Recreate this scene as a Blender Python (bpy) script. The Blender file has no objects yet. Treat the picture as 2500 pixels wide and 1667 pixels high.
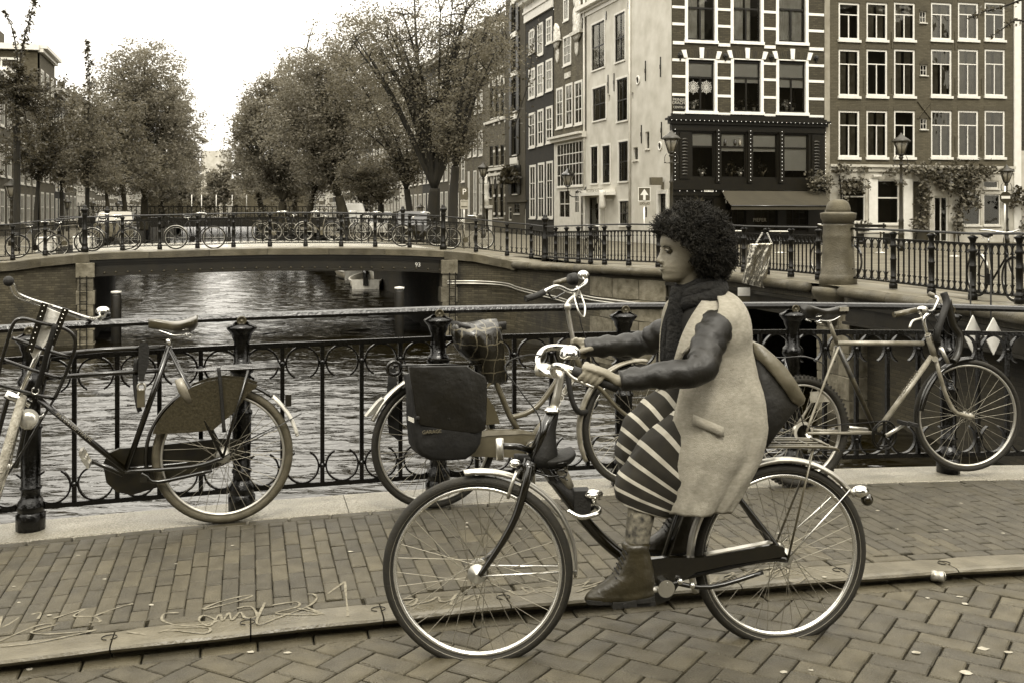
import bpy, math, random
import numpy as np
from mathutils import Vector, Matrix, noise as mnoise

# ---------------------------------------------------------------- camera, world, sun, exposure
SC = bpy.context.scene
F, HZ, CH = 2650.0, 520.0, 1.6          # focal length and horizon in photo pixels, camera height in metres
cam_d = bpy.data.cameras.new('camera'); cam = bpy.data.objects.new('camera', cam_d)
SC.collection.objects.link(cam); SC.camera = cam
cam.location = (0, 0, CH); cam.rotation_euler = (math.pi/2, 0, 0)
cam_d.sensor_width = 36; cam_d.lens = 36*F/2500
cam_d.shift_y = -(833.5-HZ)/2500
cam_d.clip_start = 0.05; cam_d.clip_end = 3000

SUN_EL, SUN_ROT = math.radians(55), math.radians(172)
W = bpy.data.worlds.new('World'); SC.world = W; W.use_nodes = True
wn = W.node_tree.nodes; wl = W.node_tree.links
for n in list(wn): wn.remove(n)
sky = wn.new('ShaderNodeTexSky'); sky.sky_type = 'NISHITA'; sky.sun_disc = False
sky.sun_elevation = SUN_EL; sky.sun_rotation = SUN_ROT; sky.dust_density = 6; sky.air_density = 1.5; sky.ozone_density = 1
bw = wn.new('ShaderNodeRGBToBW'); wl.new(sky.outputs[0], bw.inputs[0])
# overcast: the clear sky's gradient is mostly evened out to a flat white cloud deck
mx = wn.new('ShaderNodeMath'); mx.operation = 'MULTIPLY_ADD'; mx.inputs[1].default_value = 0.25
wtc = wn.new('ShaderNodeTexCoord'); wsp = wn.new('ShaderNodeSeparateXYZ'); wl.new(wtc.outputs['Generated'], wsp.inputs[0])
wcl = wn.new('ShaderNodeMath'); wcl.operation = 'MAXIMUM'; wcl.inputs[1].default_value = 0; wl.new(wsp.outputs[2], wcl.inputs[0])
wgr = wn.new('ShaderNodeMath'); wgr.operation = 'MULTIPLY_ADD'; wgr.inputs[1].default_value = 19.0; wgr.inputs[2].default_value = 9.5    # overcast sky: zenith three times the horizon
wl.new(wcl.outputs[0], wgr.inputs[0]); wl.new(wgr.outputs[0], mx.inputs[2])
wl.new(bw.outputs[0], mx.inputs[0])
tint = wn.new('ShaderNodeVectorMath'); tint.operation = 'SCALE'; tint.inputs[0].default_value = (1.0, .95, .845)
wl.new(mx.outputs[0], tint.inputs['Scale'])
bg = wn.new('ShaderNodeBackground'); bg.inputs['Strength'].default_value = 0.1
wl.new(tint.outputs[0], bg.inputs['Color'])
wo = wn.new('ShaderNodeOutputWorld'); wl.new(bg.outputs[0], wo.inputs[0])
sd = bpy.data.lights.new('sun', 'SUN'); sd.energy = 1.5; sd.angle = math.radians(14); sd.color = (1, .95, .84)
so = bpy.data.objects.new('sun', sd); SC.collection.objects.link(so)
_sv = Vector((math.sin(SUN_ROT)*math.cos(SUN_EL), math.cos(SUN_ROT)*math.cos(SUN_EL), math.sin(SUN_EL)))
so.rotation_euler = _sv.to_track_quat('Z', 'Y').to_euler(); so.location = (0, -5, 30)
SC.view_settings.view_transform = 'Standard'; SC.view_settings.look = 'None'
SC.view_settings.gamma = 1; SC.view_settings.exposure = 0.55; SC.view_settings.use_curve_mapping = False
SC.render.engine = 'CYCLES'
SC.cycles.max_bounces = 6; SC.cycles.transparent_max_bounces = 12; SC.cycles.diffuse_bounces = 3
SC.cycles.glossy_bounces = 3; SC.cycles.caustics_reflective = False; SC.cycles.caustics_refractive = False

# ---------------------------------------------------------------- helpers
R = random.Random(7)
C = SC.collection
V = Vector
def at(x, y, d): return V(((x-1250)*d/F, d, CH+(HZ-y)*d/F))      # a photo pixel at distance d
def ray(x, y): return V(((x-1250)/F, 1, (HZ-y)/F))
BA, U0, KA = .237, 1.4513, .0069                                 # near bridge: heading, crown of its arch
BE = V((math.cos(BA), math.sin(BA), 0)); BN = V((-math.sin(BA), math.cos(BA), 0))
def arch(u): return -KA*(u-U0)**2 if abs(u-U0) < 9 else -KA*81
def bpt(u, n, z=0): return BE*u+BN*n+V((0, 0, z+arch(u)))         # point on the near bridge
def onbridge(x, y, z=0):                                          # pixel on the near deck
    zz = z
    for _ in range(6):
        d = F*(CH-zz)/(y-HZ); p = V(((x-1250)*d/F, d, zz)); zz = z+arch(p.dot(BE))
    return p
def onz(x, y, z): d = F*(CH-z)/(y-HZ); return V(((x-1250)*d/F, d, z))
def ubridge(x, n):                                                # u on the line n=const seen at column x
    k = (x-1250)/F
    return (k*n*math.cos(BA)+n*math.sin(BA))/(math.cos(BA)-k*math.sin(BA))

class Fr:
    """an upright local frame (x along, y away, z up) that reads pixels on its plane y=off"""
    def __init__(s, loc, rz, lean=0):
        s.loc = V(loc); s.rz = rz; s.lean = lean
        s.M = Matrix.Translation(s.loc) @ Matrix.Rotation(rz, 4, 'Z') @ Matrix.Rotation(lean, 4, 'X')
        s.I = s.M.inverted()
    def at(s, x, y, off=0.0):
        o = s.I @ V((0, 0, CH)); d = s.I.to_3x3() @ ray(x, y)
        t = (off-o.y)/d.y; p = o+d*t; return V((p.x, off, p.z))
    def put(s, e): e.location = s.loc; e.rotation_euler = (s.lean, 0, s.rz) if not s.lean else (Matrix.Rotation(s.rz, 3, 'Z') @ Matrix.Rotation(s.lean, 3, 'X')).to_euler()

def ts(o, label=None, cat=None, group=None, kind=None):
    if label: o['label'] = label
    if cat: o['category'] = cat
    if group: o['group'] = group
    if kind: o['kind'] = kind
    return o
def empty(name, label, cat, loc=(0, 0, 0), rz=0, group=None, parent=None):
    e = bpy.data.objects.new(name, None); C.objects.link(e); e.location = loc; e.rotation_euler = (0, 0, rz)
    e.empty_display_size = .2
    return ts(e, label, cat, group)
def link(o, parent=None):
    C.objects.link(o)
    if parent: o.parent = parent
    return o
def inst(name, mesh, parent=None, loc=None, rot=None, scale=None):
    o = bpy.data.objects.new(name, mesh); C.objects.link(o)
    if parent: o.parent = parent
    if loc is not None: o.location = loc
    if rot is not None: o.rotation_euler = rot
    if scale is not None: o.scale = scale
    return o
def copytree(o, parent=None):
    c = o.copy(); C.objects.link(c)
    if parent: c.parent = parent
    for ch in [x for x in o.children]: copytree(ch, c)
    return c

class MB:
    def __init__(s): s.v = []; s.f = []; s.s = []
    def add(s, vs, fs, smooth=False):
        b = len(s.v); s.v += [tuple(p) for p in vs]
        s.f += [tuple(b+i for i in f) for f in fs]; s.s += [smooth]*len(fs); return s
    def box(s, a, b):
        x0, y0, z0 = a; x1, y1, z1 = b
        vs = [(x0,y0,z0),(x1,y0,z0),(x1,y1,z0),(x0,y1,z0),(x0,y0,z1),(x1,y0,z1),(x1,y1,z1),(x0,y1,z1)]
        return s.add(vs, [(0,3,2,1),(4,5,6,7),(0,1,5,4),(1,2,6,5),(2,3,7,6),(3,0,4,7)])
    def hexa(s, lo, hi):                       # 4 bottom, 4 top points, same turn
        return s.add(list(lo)+list(hi), [(0,3,2,1),(4,5,6,7),(0,1,5,4),(1,2,6,5),(2,3,7,6),(3,0,4,7)])
    def bbox(s, a, b, r):                      # box with chamfered upper edges
        x0, y0, z0 = a; x1, y1, z1 = b
        q = [(x0,y0,z0),(x1,y0,z0),(x1,y1,z0),(x0,y1,z0),(x0,y0,z1-r),(x1,y0,z1-r),(x1,y1,z1-r),(x0,y1,z1-r),
             (x0+r,y0+r,z1),(x1-r,y0+r,z1),(x1-r,y1-r,z1),(x0+r,y1-r,z1)]
        return s.add(q, [(0,1,5,4),(1,2,6,5),(2,3,7,6),(3,0,4,7),(4,5,9,8),(5,6,10,9),(6,7,11,10),(7,4,8,11),(8,9,10,11)])
    def beam(s, p, q, w, h, up=(0, 0, 1)):
        p = V(p); q = V(q); t = (q-p).normalized(); a = t.cross(V(up))
        if a.length < 1e-4: a = t.cross(V((0, 1, 0)))
        a.normalize(); b = a.cross(t).normalized(); a = a*w/2; b = b*h/2
        return s.hexa([p-a-b, p+a-b, q+a-b, q-a-b], [p-a+b, p+a+b, q+a+b, q-a+b])
    def tube(s, pts, r, seg=8, closed=False, cap=True, flat=1.0):
        pts = [V(p) for p in pts]; n = len(pts)
        rr = r if isinstance(r, (list, tuple)) else [r]*n
        vs = []; nrm = None
        for i, p in enumerate(pts):
            a = pts[(i-1) % n] if (i or closed) else p; b = pts[(i+1) % n] if (i < n-1 or closed) else p
            t = (b-a)
            t = t.normalized() if t.length > 1e-9 else V((0, 0, 1))
            if nrm is None:
                nrm = t.cross(V((0, 1, 0)))
                if nrm.length < .1: nrm = t.cross(V((1, 0, 0)))
                nrm.normalize()
            else:
                nrm = nrm-t*nrm.dot(t); nrm.normalize()
            bi = t.cross(nrm)
            for k in range(seg):
                an = 2*math.pi*k/seg
                vs.append(p+nrm*math.cos(an)*rr[i]+bi*math.sin(an)*rr[i]*flat)
        fs = []
        for i in range(n if closed else n-1):
            j = (i+1) % n
            for k in range(seg):
                l = (k+1) % seg; fs.append((i*seg+k, i*seg+l, j*seg+l, j*seg+k))
        s.add(vs, fs, True)
        if cap and not closed:
            b = len(s.v)-len(vs)
            s.f.append(tuple(b+k for k in reversed(range(seg)))); s.s.append(False)
            s.f.append(tuple(b+(n-1)*seg+k for k in range(seg))); s.s.append(False)
        return s
    def lathe(s, prof, seg=16, o=(0, 0, 0), M=None, smooth=True, arc=None):
        o = V(o); vs = []
        for r, z in prof:
            for k in range(seg):
                an = 2*math.pi*k/seg; p = V((r*math.cos(an), r*math.sin(an), z))
                if M is not None: p = M @ p
                vs.append(p+o)
        fs = []
        for i in range(len(prof)-1):
            for k in range(seg):
                l = (k+1) % seg; fs.append((i*seg+k, i*seg+l, (i+1)*seg+l, (i+1)*seg+k))
        s.add(vs, fs, smooth)
        b = len(s.v)-len(vs)
        s.f.append(tuple(b+k for k in reversed(range(seg)))); s.s.append(False)
        s.f.append(tuple(b+(len(prof)-1)*seg+k for k in range(seg))); s.s.append(False)
        return s
    def prism(s, poly, y0, y1):                # polygon in x,z extruded along y
        n = len(poly)
        vs = [(p[0], y0, p[-1]) for p in poly]+[(p[0], y1, p[-1]) for p in poly]
        fs = [tuple(range(n)), tuple(reversed(range(n, 2*n)))]+[(i, i+n, (i+1) % n+n, (i+1) % n) for i in range(n)]
        return s.add(vs, fs)
    def slab(s, poly, z0, z1):                 # polygon in x,y extruded along z
        n = len(poly)
        vs = [(p[0], p[1], z0) for p in poly]+[(p[0], p[1], z1) for p in poly]
        fs = [tuple(reversed(range(n))), tuple(range(n, 2*n))]+[(i, (i+1) % n, (i+1) % n+n, i+n) for i in range(n)]
        return s.add(vs, fs)
    def ball(s, c, r, seg=12, rings=8, sc=(1, 1, 1)):
        c = V(c); vs = [c+V((0, 0, -r*sc[2]))]
        for i in range(1, rings):
            th = -math.pi/2+math.pi*i/rings
            for k in range(seg):
                an = 2*math.pi*k/seg
                vs.append(c+V((r*math.cos(th)*math.cos(an)*sc[0], r*math.cos(th)*math.sin(an)*sc[1], r*math.sin(th)*sc[2])))
        vs.append(c+V((0, 0, r*sc[2]))); fs = []
        for k in range(seg): fs.append((0, 1+(k+1) % seg, 1+k))
        for i in range(rings-2):
            for k in range(seg):
                l = (k+1) % seg; a = 1+i*seg; b = a+seg; fs.append((a+k, a+l, b+l, b+k))
        a = 1+(rings-2)*seg; t = len(vs)-1
        for k in range(seg): fs.append((a+k, a+(k+1) % seg, t))
        return s.add(vs, fs, True)
    def disc(s, c, r, y0, y1, seg=24):         # flat round plate, axis along y
        return s.prism([(c[0]+r*math.cos(2*math.pi*k/seg), c[2]+r*math.sin(2*math.pi*k/seg)) for k in range(seg)], y0, y1)
    def torus(s, c, R_, r, seg=40, sec=8, M=None, rz=1.0):     # axis along y
        pts = [V((R_*math.cos(2*math.pi*k/seg), 0, R_*math.sin(2*math.pi*k/seg))) for k in range(seg)]
        vs = []
        for k, p in enumerate(pts):
            d = p.normalized()
            for j in range(sec):
                a = 2*math.pi*j/sec; q = p+d*math.cos(a)*r*rz+V((0, math.sin(a)*r, 0))
                if M is not None: q = M @ q
                vs.append(q+V(c))
        fs = [(k*sec+j, k*sec+(j+1) % sec, ((k+1) % seg)*sec+(j+1) % sec, ((k+1) % seg)*sec+j) for k in range(seg) for j in range(sec)]
        return s.add(vs, fs, True)
    def loft(s, rings, cap=True, smooth=True):
        n = len(rings[0]); vs = [p for r_ in rings for p in r_]; fs = []
        for i in range(len(rings)-1):
            for k in range(n):
                l = (k+1) % n; fs.append((i*n+k, i*n+l, (i+1)*n+l, (i+1)*n+k))
        s.add(vs, fs, smooth)
        if cap:
            b = len(s.v)-len(vs)
            s.f.append(tuple(b+k for k in reversed(range(n)))); s.s.append(smooth)
            s.f.append(tuple(b+(len(rings)-1)*n+k for k in range(n))); s.s.append(smooth)
        return s
    def mesh(s, name, m=None, fix=True):
        me = bpy.data.meshes.new(name); me.from_pydata(s.v, [], s.f)
        me.polygons.foreach_set('use_smooth', s.s)
        if m: me.materials.append(m)
        if fix and len(s.f) < 30000:
            import bmesh
            b = bmesh.new(); b.from_mesh(me); bmesh.ops.recalc_face_normals(b, faces=b.faces); b.to_mesh(me); b.free()
        me.update(); return me
    def build(s, name, m, parent=None, loc=None, rot=None, kind=None, label=None, fix=True):
        o = inst(name, s.mesh(name, m, fix), parent, loc, rot)
        if kind: o['kind'] = kind
        if label: o['label'] = label
        return o

def spline(pts, n=6, closed=False):
    pts = [V(p) for p in pts]; out = []; N = len(pts)
    rng = range(N if closed else N-1)
    for i in rng:
        p0 = pts[(i-1) % N] if (closed or i) else pts[i]; p1 = pts[i]; p2 = pts[(i+1) % N]
        p3 = pts[(i+2) % N] if (closed or i+2 < N) else p2
        for k in range(n):
            t = k/n
            out.append(.5*((2*p1)+(p2-p0)*t+(2*p0-5*p1+4*p2-p3)*t*t+(3*p1-p0-3*p2+p3)*t**3))
    if not closed: out.append(pts[-1])
    return out

# ---------------------------------------------------------------- materials (the photograph is toned sepia: every colour keeps that hue)
def sep(v):
    v = v*min(1.0, v/.5)**.36                       # the print's contrast: darker things are darker still
    t = min(1, max(0, (math.log10(max(v, .002))+2.2)/2.2))
    c = (1+.16*(1-t), 1.0-.14*(1-t), .97-.78*(1-t))
    return (v*c[0], v*c[1], v*c[2], 1)
_mats = {}
def mat(name, v, rough=.6, metal=0, vary=.12, scale=6, bump=0, bscale=40, rand=0, spec=.5, coat=0, v2=None, stretch=(1, 1, 1), detail=4, island=0, patch=0):
    if name in _mats: return _mats[name]
    m = bpy.data.materials.new(name); m.use_nodes = True; _mats[name] = m
    N = m.node_tree.nodes; L = m.node_tree.links; b = N['Principled BSDF']
    b.inputs['Roughness'].default_value = rough; b.inputs['Metallic'].default_value = metal
    b.inputs['Specular IOR Level'].default_value = spec
    if coat: b.inputs['Coat Weight'].default_value = coat; b.inputs['Coat Roughness'].default_value = .1
    tc = N.new('ShaderNodeTexCoord'); mp = N.new('ShaderNodeMapping'); mp.inputs['Scale'].default_value = stretch
    L.new(tc.outputs['Object'], mp.inputs[0])
    vec = mp.outputs[0]
    if rand or island:
        oi = N.new('ShaderNodeObjectInfo'); ad = N.new('ShaderNodeVectorMath'); ad.operation = 'ADD'
        L.new(vec, ad.inputs[0]); cx = N.new('ShaderNodeCombineXYZ')
        ml = N.new('ShaderNodeMath'); ml.operation = 'MULTIPLY'; ml.inputs[1].default_value = 37
        L.new(oi.outputs['Random'], ml.inputs[0]); L.new(ml.outputs[0], cx.inputs[0]); L.new(ml.outputs[0], cx.inputs[1]); L.new(cx.outputs[0], ad.inputs[1]); vec = ad.outputs[0]
    nz = N.new('ShaderNodeTexNoise'); nz.inputs['Scale'].default_value = scale; nz.inputs['Detail'].default_value = detail
    L.new(vec, nz.inputs['Vector'])
    rp = N.new('ShaderNodeMapRange'); rp.inputs[1].default_value = .3; rp.inputs[2].default_value = .7
    L.new(nz.outputs['Fac'], rp.inputs[0])
    mixc = N.new('ShaderNodeMix'); mixc.data_type = 'RGBA'
    mixc.inputs[6].default_value = sep(v*(1-vary)); mixc.inputs[7].default_value = sep(v2 if v2 else v*(1+vary))
    L.new(rp.outputs[0], mixc.inputs[0]); col = mixc.outputs[2]
    if rand or island:
        rr = N.new('ShaderNodeMapRange'); a = rand or island
        rr.inputs[3].default_value = 1-a; rr.inputs[4].default_value = 1+a
        if island: ge = N.new('ShaderNodeNewGeometry'); L.new(ge.outputs['Random Per Island'], rr.inputs[0])
        else: L.new(oi.outputs['Random'], rr.inputs[0])
        hs = N.new('ShaderNodeHueSaturation'); L.new(col, hs.inputs['Color']); L.new(rr.outputs[0], hs.inputs['Value']); col = hs.outputs[0]
    L.new(col, b.inputs['Base Color'])
    if patch:                                        # damp patches: the roughness varies
        n3 = N.new('ShaderNodeTexNoise'); n3.inputs['Scale'].default_value = patch; n3.inputs['Detail'].default_value = 3
        L.new(tc.outputs['Object'], n3.inputs['Vector']); r3 = N.new('ShaderNodeMapRange'); r3.inputs[1].default_value = .35; r3.inputs[2].default_value = .65
        r3.inputs[3].default_value = rough*.55; r3.inputs[4].default_value = min(1, rough*1.3); L.new(n3.outputs['Fac'], r3.inputs[0]); L.new(r3.outputs[0], b.inputs['Roughness'])
    if bump:
        n2 = N.new('ShaderNodeTexNoise'); n2.inputs['Scale'].default_value = bscale; n2.inputs['Detail'].default_value = 5
        L.new(vec, n2.inputs['Vector']); bp = N.new('ShaderNodeBump'); bp.inputs['Strength'].default_value = bump
        bp.inputs['Distance'].default_value = .02; L.new(n2.outputs['Fac'], bp.inputs['Height']); L.new(bp.outputs[0], b.inputs['Normal'])
    return m
def brickmat(name, v, vm, bw_=.22, bh=.07, mort=.012, rough=.85, vary=.35, stain=.35, bump=.5, axis='xz'):
    if name in _mats: return _mats[name]
    m = bpy.data.materials.new(name); m.use_nodes = True; _mats[name] = m
    N = m.node_tree.nodes; L = m.node_tree.links; b = N['Principled BSDF']; b.inputs['Roughness'].default_value = rough
    tc = N.new('ShaderNodeTexCoord'); sx = N.new('ShaderNodeSeparateXYZ'); L.new(tc.outputs['Object'], sx.inputs[0])
    ad = N.new('ShaderNodeMath'); ad.operation = 'ADD'; L.new(sx.outputs[0], ad.inputs[0]); L.new(sx.outputs[1], ad.inputs[1])
    cx = N.new('ShaderNodeCombineXYZ'); L.new(ad.outputs[0], cx.inputs[0]); L.new(sx.outputs[2], cx.inputs[1])
    bt = N.new('ShaderNodeTexBrick'); L.new(cx.outputs[0], bt.inputs['Vector'])
    bt.inputs['Scale'].default_value = 1; bt.inputs['Brick Width'].default_value = bw_; bt.inputs['Row Height'].default_value = bh
    bt.inputs['Mortar Size'].default_value = mort; bt.inputs['Mortar Smooth'].default_value = .3; bt.inputs['Bias'].default_value = 0
    bt.inputs['Color1'].default_value = sep(v*(1-vary)); bt.inputs['Color2'].default_value = sep(v*(1+vary)); bt.inputs['Mortar'].default_value = sep(vm)
    nz = N.new('ShaderNodeTexNoise'); nz.inputs['Scale'].default_value = .9; nz.inputs['Detail'].default_value = 6; nz.inputs['Roughness'].default_value = .6
    mp = N.new('ShaderNodeMapping'); mp.inputs['Scale'].default_value = (1, 1, .45); L.new(tc.outputs['Object'], mp.inputs[0]); L.new(mp.outputs[0], nz.inputs['Vector'])
    mr = N.new('ShaderNodeMapRange'); mr.inputs[1].default_value = .35; mr.inputs[2].default_value = .68; mr.inputs[3].default_value = 1-stain; mr.inputs[4].default_value = 1+stain*.7
    L.new(nz.outputs['Fac'], mr.inputs[0])
    vs = N.new('ShaderNodeVectorMath'); vs.operation = 'SCALE'; L.new(bt.outputs['Color'], vs.inputs[0]); L.new(mr.outputs[0], vs.inputs['Scale'])
    L.new(vs.outputs[0], b.inputs['Base Color'])
    bp = N.new('ShaderNodeBump'); bp.inputs['Strength'].default_value = bump; bp.inputs['Distance'].default_value = .01; bp.invert = True
    L.new(bt.outputs['Fac'], bp.inputs['Height']); L.new(bp.outputs[0], b.inputs['Normal'])
    return m
def glassmat(name='window_glass', tr=.55, v=.9):
    if name in _mats: return _mats[name]
    m = bpy.data.materials.new(name); m.use_nodes = True; _mats[name] = m
    N = m.node_tree.nodes; L = m.node_tree.links; N.remove(N['Principled BSDF'])
    t = N.new('ShaderNodeBsdfTransparent'); t.inputs[0].default_value = sep(v)
    g = N.new('ShaderNodeBsdfGlossy'); g.inputs['Roughness'].default_value = .02
    fr = N.new('ShaderNodeFresnel'); fr.inputs[0].default_value = 1.8; g.inputs[0].default_value = (.8, .78, .70, 1)
    nz = N.new('ShaderNodeTexNoise'); nz.inputs['Scale'].default_value = 1.5; bp = N.new('ShaderNodeBump'); bp.inputs['Strength'].default_value = .25; bp.inputs['Distance'].default_value = .05
    tc = N.new('ShaderNodeTexCoord'); L.new(tc.outputs['Object'], nz.inputs['Vector']); L.new(nz.outputs['Fac'], bp.inputs['Height']); L.new(bp.outputs[0], g.inputs['Normal'])
    mx_ = N.new('ShaderNodeMixShader'); L.new(fr.outputs[0], mx_.inputs[0]); L.new(t.outputs[0], mx_.inputs[1]); L.new(g.outputs[0], mx_.inputs[2])
    L.new(mx_.outputs[0], N['Material Output'].inputs[0]); return m
def leafmat(name, v, vary=.45, trans=.35):
    if name in _mats: return _mats[name]
    m = bpy.data.materials.new(name); m.use_nodes = True; _mats[name] = m
    N = m.node_tree.nodes; L = m.node_tree.links; b = N['Principled BSDF']; b.inputs['Roughness'].default_value = .5
    ge = N.new('ShaderNodeNewGeometry'); mr = N.new('ShaderNodeMix'); mr.data_type = 'RGBA'
    mr.inputs[6].default_value = sep(v*(1-vary)); mr.inputs[7].default_value = sep(v*(1+vary)); L.new(ge.outputs['Random Per Island'], mr.inputs[0])
    L.new(mr.outputs[2], b.inputs['Base Color'])
    t = N.new('ShaderNodeBsdfTranslucent'); L.new(mr.outputs[2], t.inputs[0])
    mx_ = N.new('ShaderNodeMixShader'); mx_.inputs[0].default_value = trans; L.new(b.outputs[0], mx_.inputs[1]); L.new(t.outputs[0], mx_.inputs[2])
    L.new(mx_.outputs[0], N['Material Output'].inputs[0]); return m

M_iron = mat('wet_black_iron', .004, .2, 0, .3, 30, .2, 60, spec=.42)
M_ironfar = mat('dark_green_iron', .010, .42, 0, .3, 12, .2, 40, spec=.25)
M_chrome = mat('chrome', .78, .16, 1, .08, 20)
M_alu = mat('dull_aluminium', .55, .38, .9, .15, 14)
M_black = mat('black_paint', .012, .25, 0, .25, 20, coat=.5)
M_rubber = mat('black_rubber', .011, .7, 0, .2, 30, .2, 120)
M_saddle = mat('saddle_vinyl', .018, .38, 0, .25, 18, .1, 80)
M_stone = mat('grey_stone', .22, .75, 0, .25, 9, .5, 60, rand=.12, v2=.30)
M_granite = mat('pale_granite', .24, .5, 0, .5, 130, .5, 90, rand=.08, patch=2.5)
M_kerb = mat('kerb_stone', .12, .45, 0, .2, 12, .25, 70, rand=.08, patch=3)
M_white = mat('white_paint', .60, .5, 0, .06, 5)
M_cream = mat('cream_paint', .52, .6, 0, .1, 4)
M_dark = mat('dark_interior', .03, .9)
M_glass = glassmat()

def textobj(name, body, m, parent, M4, size, ext=.002, align='CENTER'):
    cu = bpy.data.curves.new(name, 'FONT'); cu.body = body; cu.size = size; cu.extrude = ext
    cu.align_x = align; cu.align_y = 'CENTER'
    t = bpy.data.objects.new(name, cu); C.objects.link(t)
    dg = bpy.context.evaluated_depsgraph_get(); me = bpy.data.meshes.new_from_object(t.evaluated_get(dg))
    bpy.data.objects.remove(t); me.materials.clear(); me.materials.append(m); me.name = name
    o = inst(name, me, parent); o.matrix_local = M4; return o
UPR = Matrix.Rotation(math.pi/2, 4, 'X')          # text standing upright facing -y
# ---------------------------------------------------------------- water
def water_mat():
    m = bpy.data.materials.new('canal_water'); m.use_nodes = True
    N = m.node_tree.nodes; L = m.node_tree.links; b = N['Principled BSDF']
    b.inputs['Base Color'].default_value = sep(.012); b.inputs['Roughness'].default_value = .03; b.inputs['IOR'].default_value = 1.55
    b.inputs['Specular IOR Level'].default_value = .7
    tc = N.new('ShaderNodeTexCoord'); prev = None
    for sc, st, dist, de in (((1.6, 5.5, 1), .8, .05, 2), ((9, 24, 1), .6, .008, 1)):
        mp = N.new('ShaderNodeMapping'); mp.inputs['Scale'].default_value = sc; mp.inputs['Rotation'].default_value = (0, 0, .2)
        nz = N.new('ShaderNodeTexNoise'); nz.inputs['Scale'].default_value = 1; nz.inputs['Detail'].default_value = de; nz.inputs['Roughness'].default_value = .55
        nz.inputs['Distortion'].default_value = .4
        L.new(tc.outputs['Object'], mp.inputs[0]); L.new(mp.outputs[0], nz.inputs['Vector'])
        bp = N.new('ShaderNodeBump'); bp.inputs['Strength'].default_value = st; bp.inputs['Distance'].default_value = dist
        L.new(nz.outputs['Fac'], bp.inputs['Height'])
        if prev: L.new(prev.outputs[0], bp.inputs['Normal'])
        prev = bp
    L.new(prev.outputs[0], b.inputs['Normal']); return m
WZ = -2.1
M_water = water_mat()
def water():
    """the canal surface: flat beyond, real wavelets on the stretch in view"""
    rng = np.random.default_rng(21); nr, nc = 780, 440; d0, d1 = 4.6, 78.0
    d = d0*(d1/d0)**(np.arange(nr)/(nr-1)); k = np.linspace(-.62, .62, nc); Y = np.repeat(d[:, None], nc, 1); X = Y*k[None, :]; Z = np.zeros_like(X)
    lod = (d[:, None]*(d1/d0)**(1/nr)-d[:, None])
    for i in range(64):
        lam = .16*(2.4/.16)**(i/63)*rng.uniform(.9, 1.1); th = rng.normal(0, .38)+.12; kx, ky = math.sin(th)*2*math.pi/lam, math.cos(th)*2*math.pi/lam
        amp = .0062*lam**.95*(1.5 if .22 < lam < .8 else .75); f = np.clip((lam/lod-2.2)/2, 0, 1)
        wob = .8*np.sin(X*rng.uniform(.3, 1.1)+Y*rng.uniform(.1, .4)+rng.uniform(0, 6)); env = .55+.45*np.sin(X*rng.uniform(.15, .7)+rng.uniform(0, 6))*np.sin(Y*rng.uniform(.12, .5)+rng.uniform(0, 6))
        Z += f*amp*env*np.sin(kx*X+ky*Y+wob+rng.uniform(0, 6.28))
    ed = np.minimum(np.arange(nr)/8, 1)[:, None]*np.minimum((nr-1-np.arange(nr))/30, 1)[:, None]*np.minimum(np.minimum(np.arange(nc), nc-1-np.arange(nc))/6, 1)[None, :]
    Z = Z*ed; co = np.stack([X, Y, Z], -1).reshape(-1, 3)
    me = bpy.data.meshes.new('canal_water'); A = (np.arange(nr-1)[:, None]*nc+np.arange(nc-1)[None, :]).ravel(); q = np.stack([A, A+1, A+nc+1, A+nc], 1).astype(np.int32)
    x0, x1 = .62*d0, .62*d1; far = [(-200, -60), (200, -60), (200, 420), (-200, 420), (-x0, d0), (x0, d0), (x1, d1), (-x1, d1)]
    nv = len(co); co = np.vstack([co, [(x, y, 0) for x, y in far]]); ex = np.array([(0, 1, 5, 4), (1, 2, 6, 5), (2, 3, 7, 6), (3, 0, 4, 7)], np.int32)+nv; q = np.vstack([q, ex])
    me.vertices.add(len(co)); me.vertices.foreach_set('co', co.astype(np.float32).ravel()); me.loops.add(q.size); me.loops.foreach_set('vertex_index', q.ravel())
    me.polygons.add(len(q)); me.polygons.foreach_set('loop_start', np.arange(0, q.size, 4, dtype=np.int32)); me.polygons.foreach_set('loop_total', np.full(len(q), 4, np.int32)); me.polygons.foreach_set('use_smooth', [True]*(len(q)-4)+[False]*4)
    me.materials.append(M_water); me.update(); o = inst('canal_water', me, None, (0, 0, WZ)); ts(o, kind='structure')
water()

# ---------------------------------------------------------------- near bridge: deck, bricks, kerb, coping
M_sand = mat('joint_sand', .022, .95, 0, .3, 30)
M_deck = brickmat('deck_brick', .10, .03, .2, .07, .01)
def strip(n0, n1, z, u0=-9, u1=10.5, nseg=40):
    m = MB(); vs = []; fs = []
    for i in range(nseg+1):
        u = u0+(u1-u0)*i/nseg
        vs += [bpt(u, n0, z), bpt(u, n1, z)]
    for i in range(nseg): fs.append((2*i, 2*i+2, 2*i+3, 2*i+1))
    return m.add(vs, fs)
dk = strip(-9, 4.2, -.022); d2 = strip(4.2, 6.02, .03); dk.add(d2.v, d2.f)
d3 = MB()
for i in range(40):
    u = -9+19.5*i/40; u2 = u+19.5/40
    dk.add([bpt(u, 6.02, .03), bpt(u2, 6.02, .03), bpt(u2, 6.02, -.75), bpt(u, 6.02, -.75)], [(0, 1, 2, 3)])
deck = dk.build('bridge_deck', M_sand, kind='structure')
far_ = strip(-9, 2.55, -.004); far_.build('road', M_deck, kind='structure')

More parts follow.
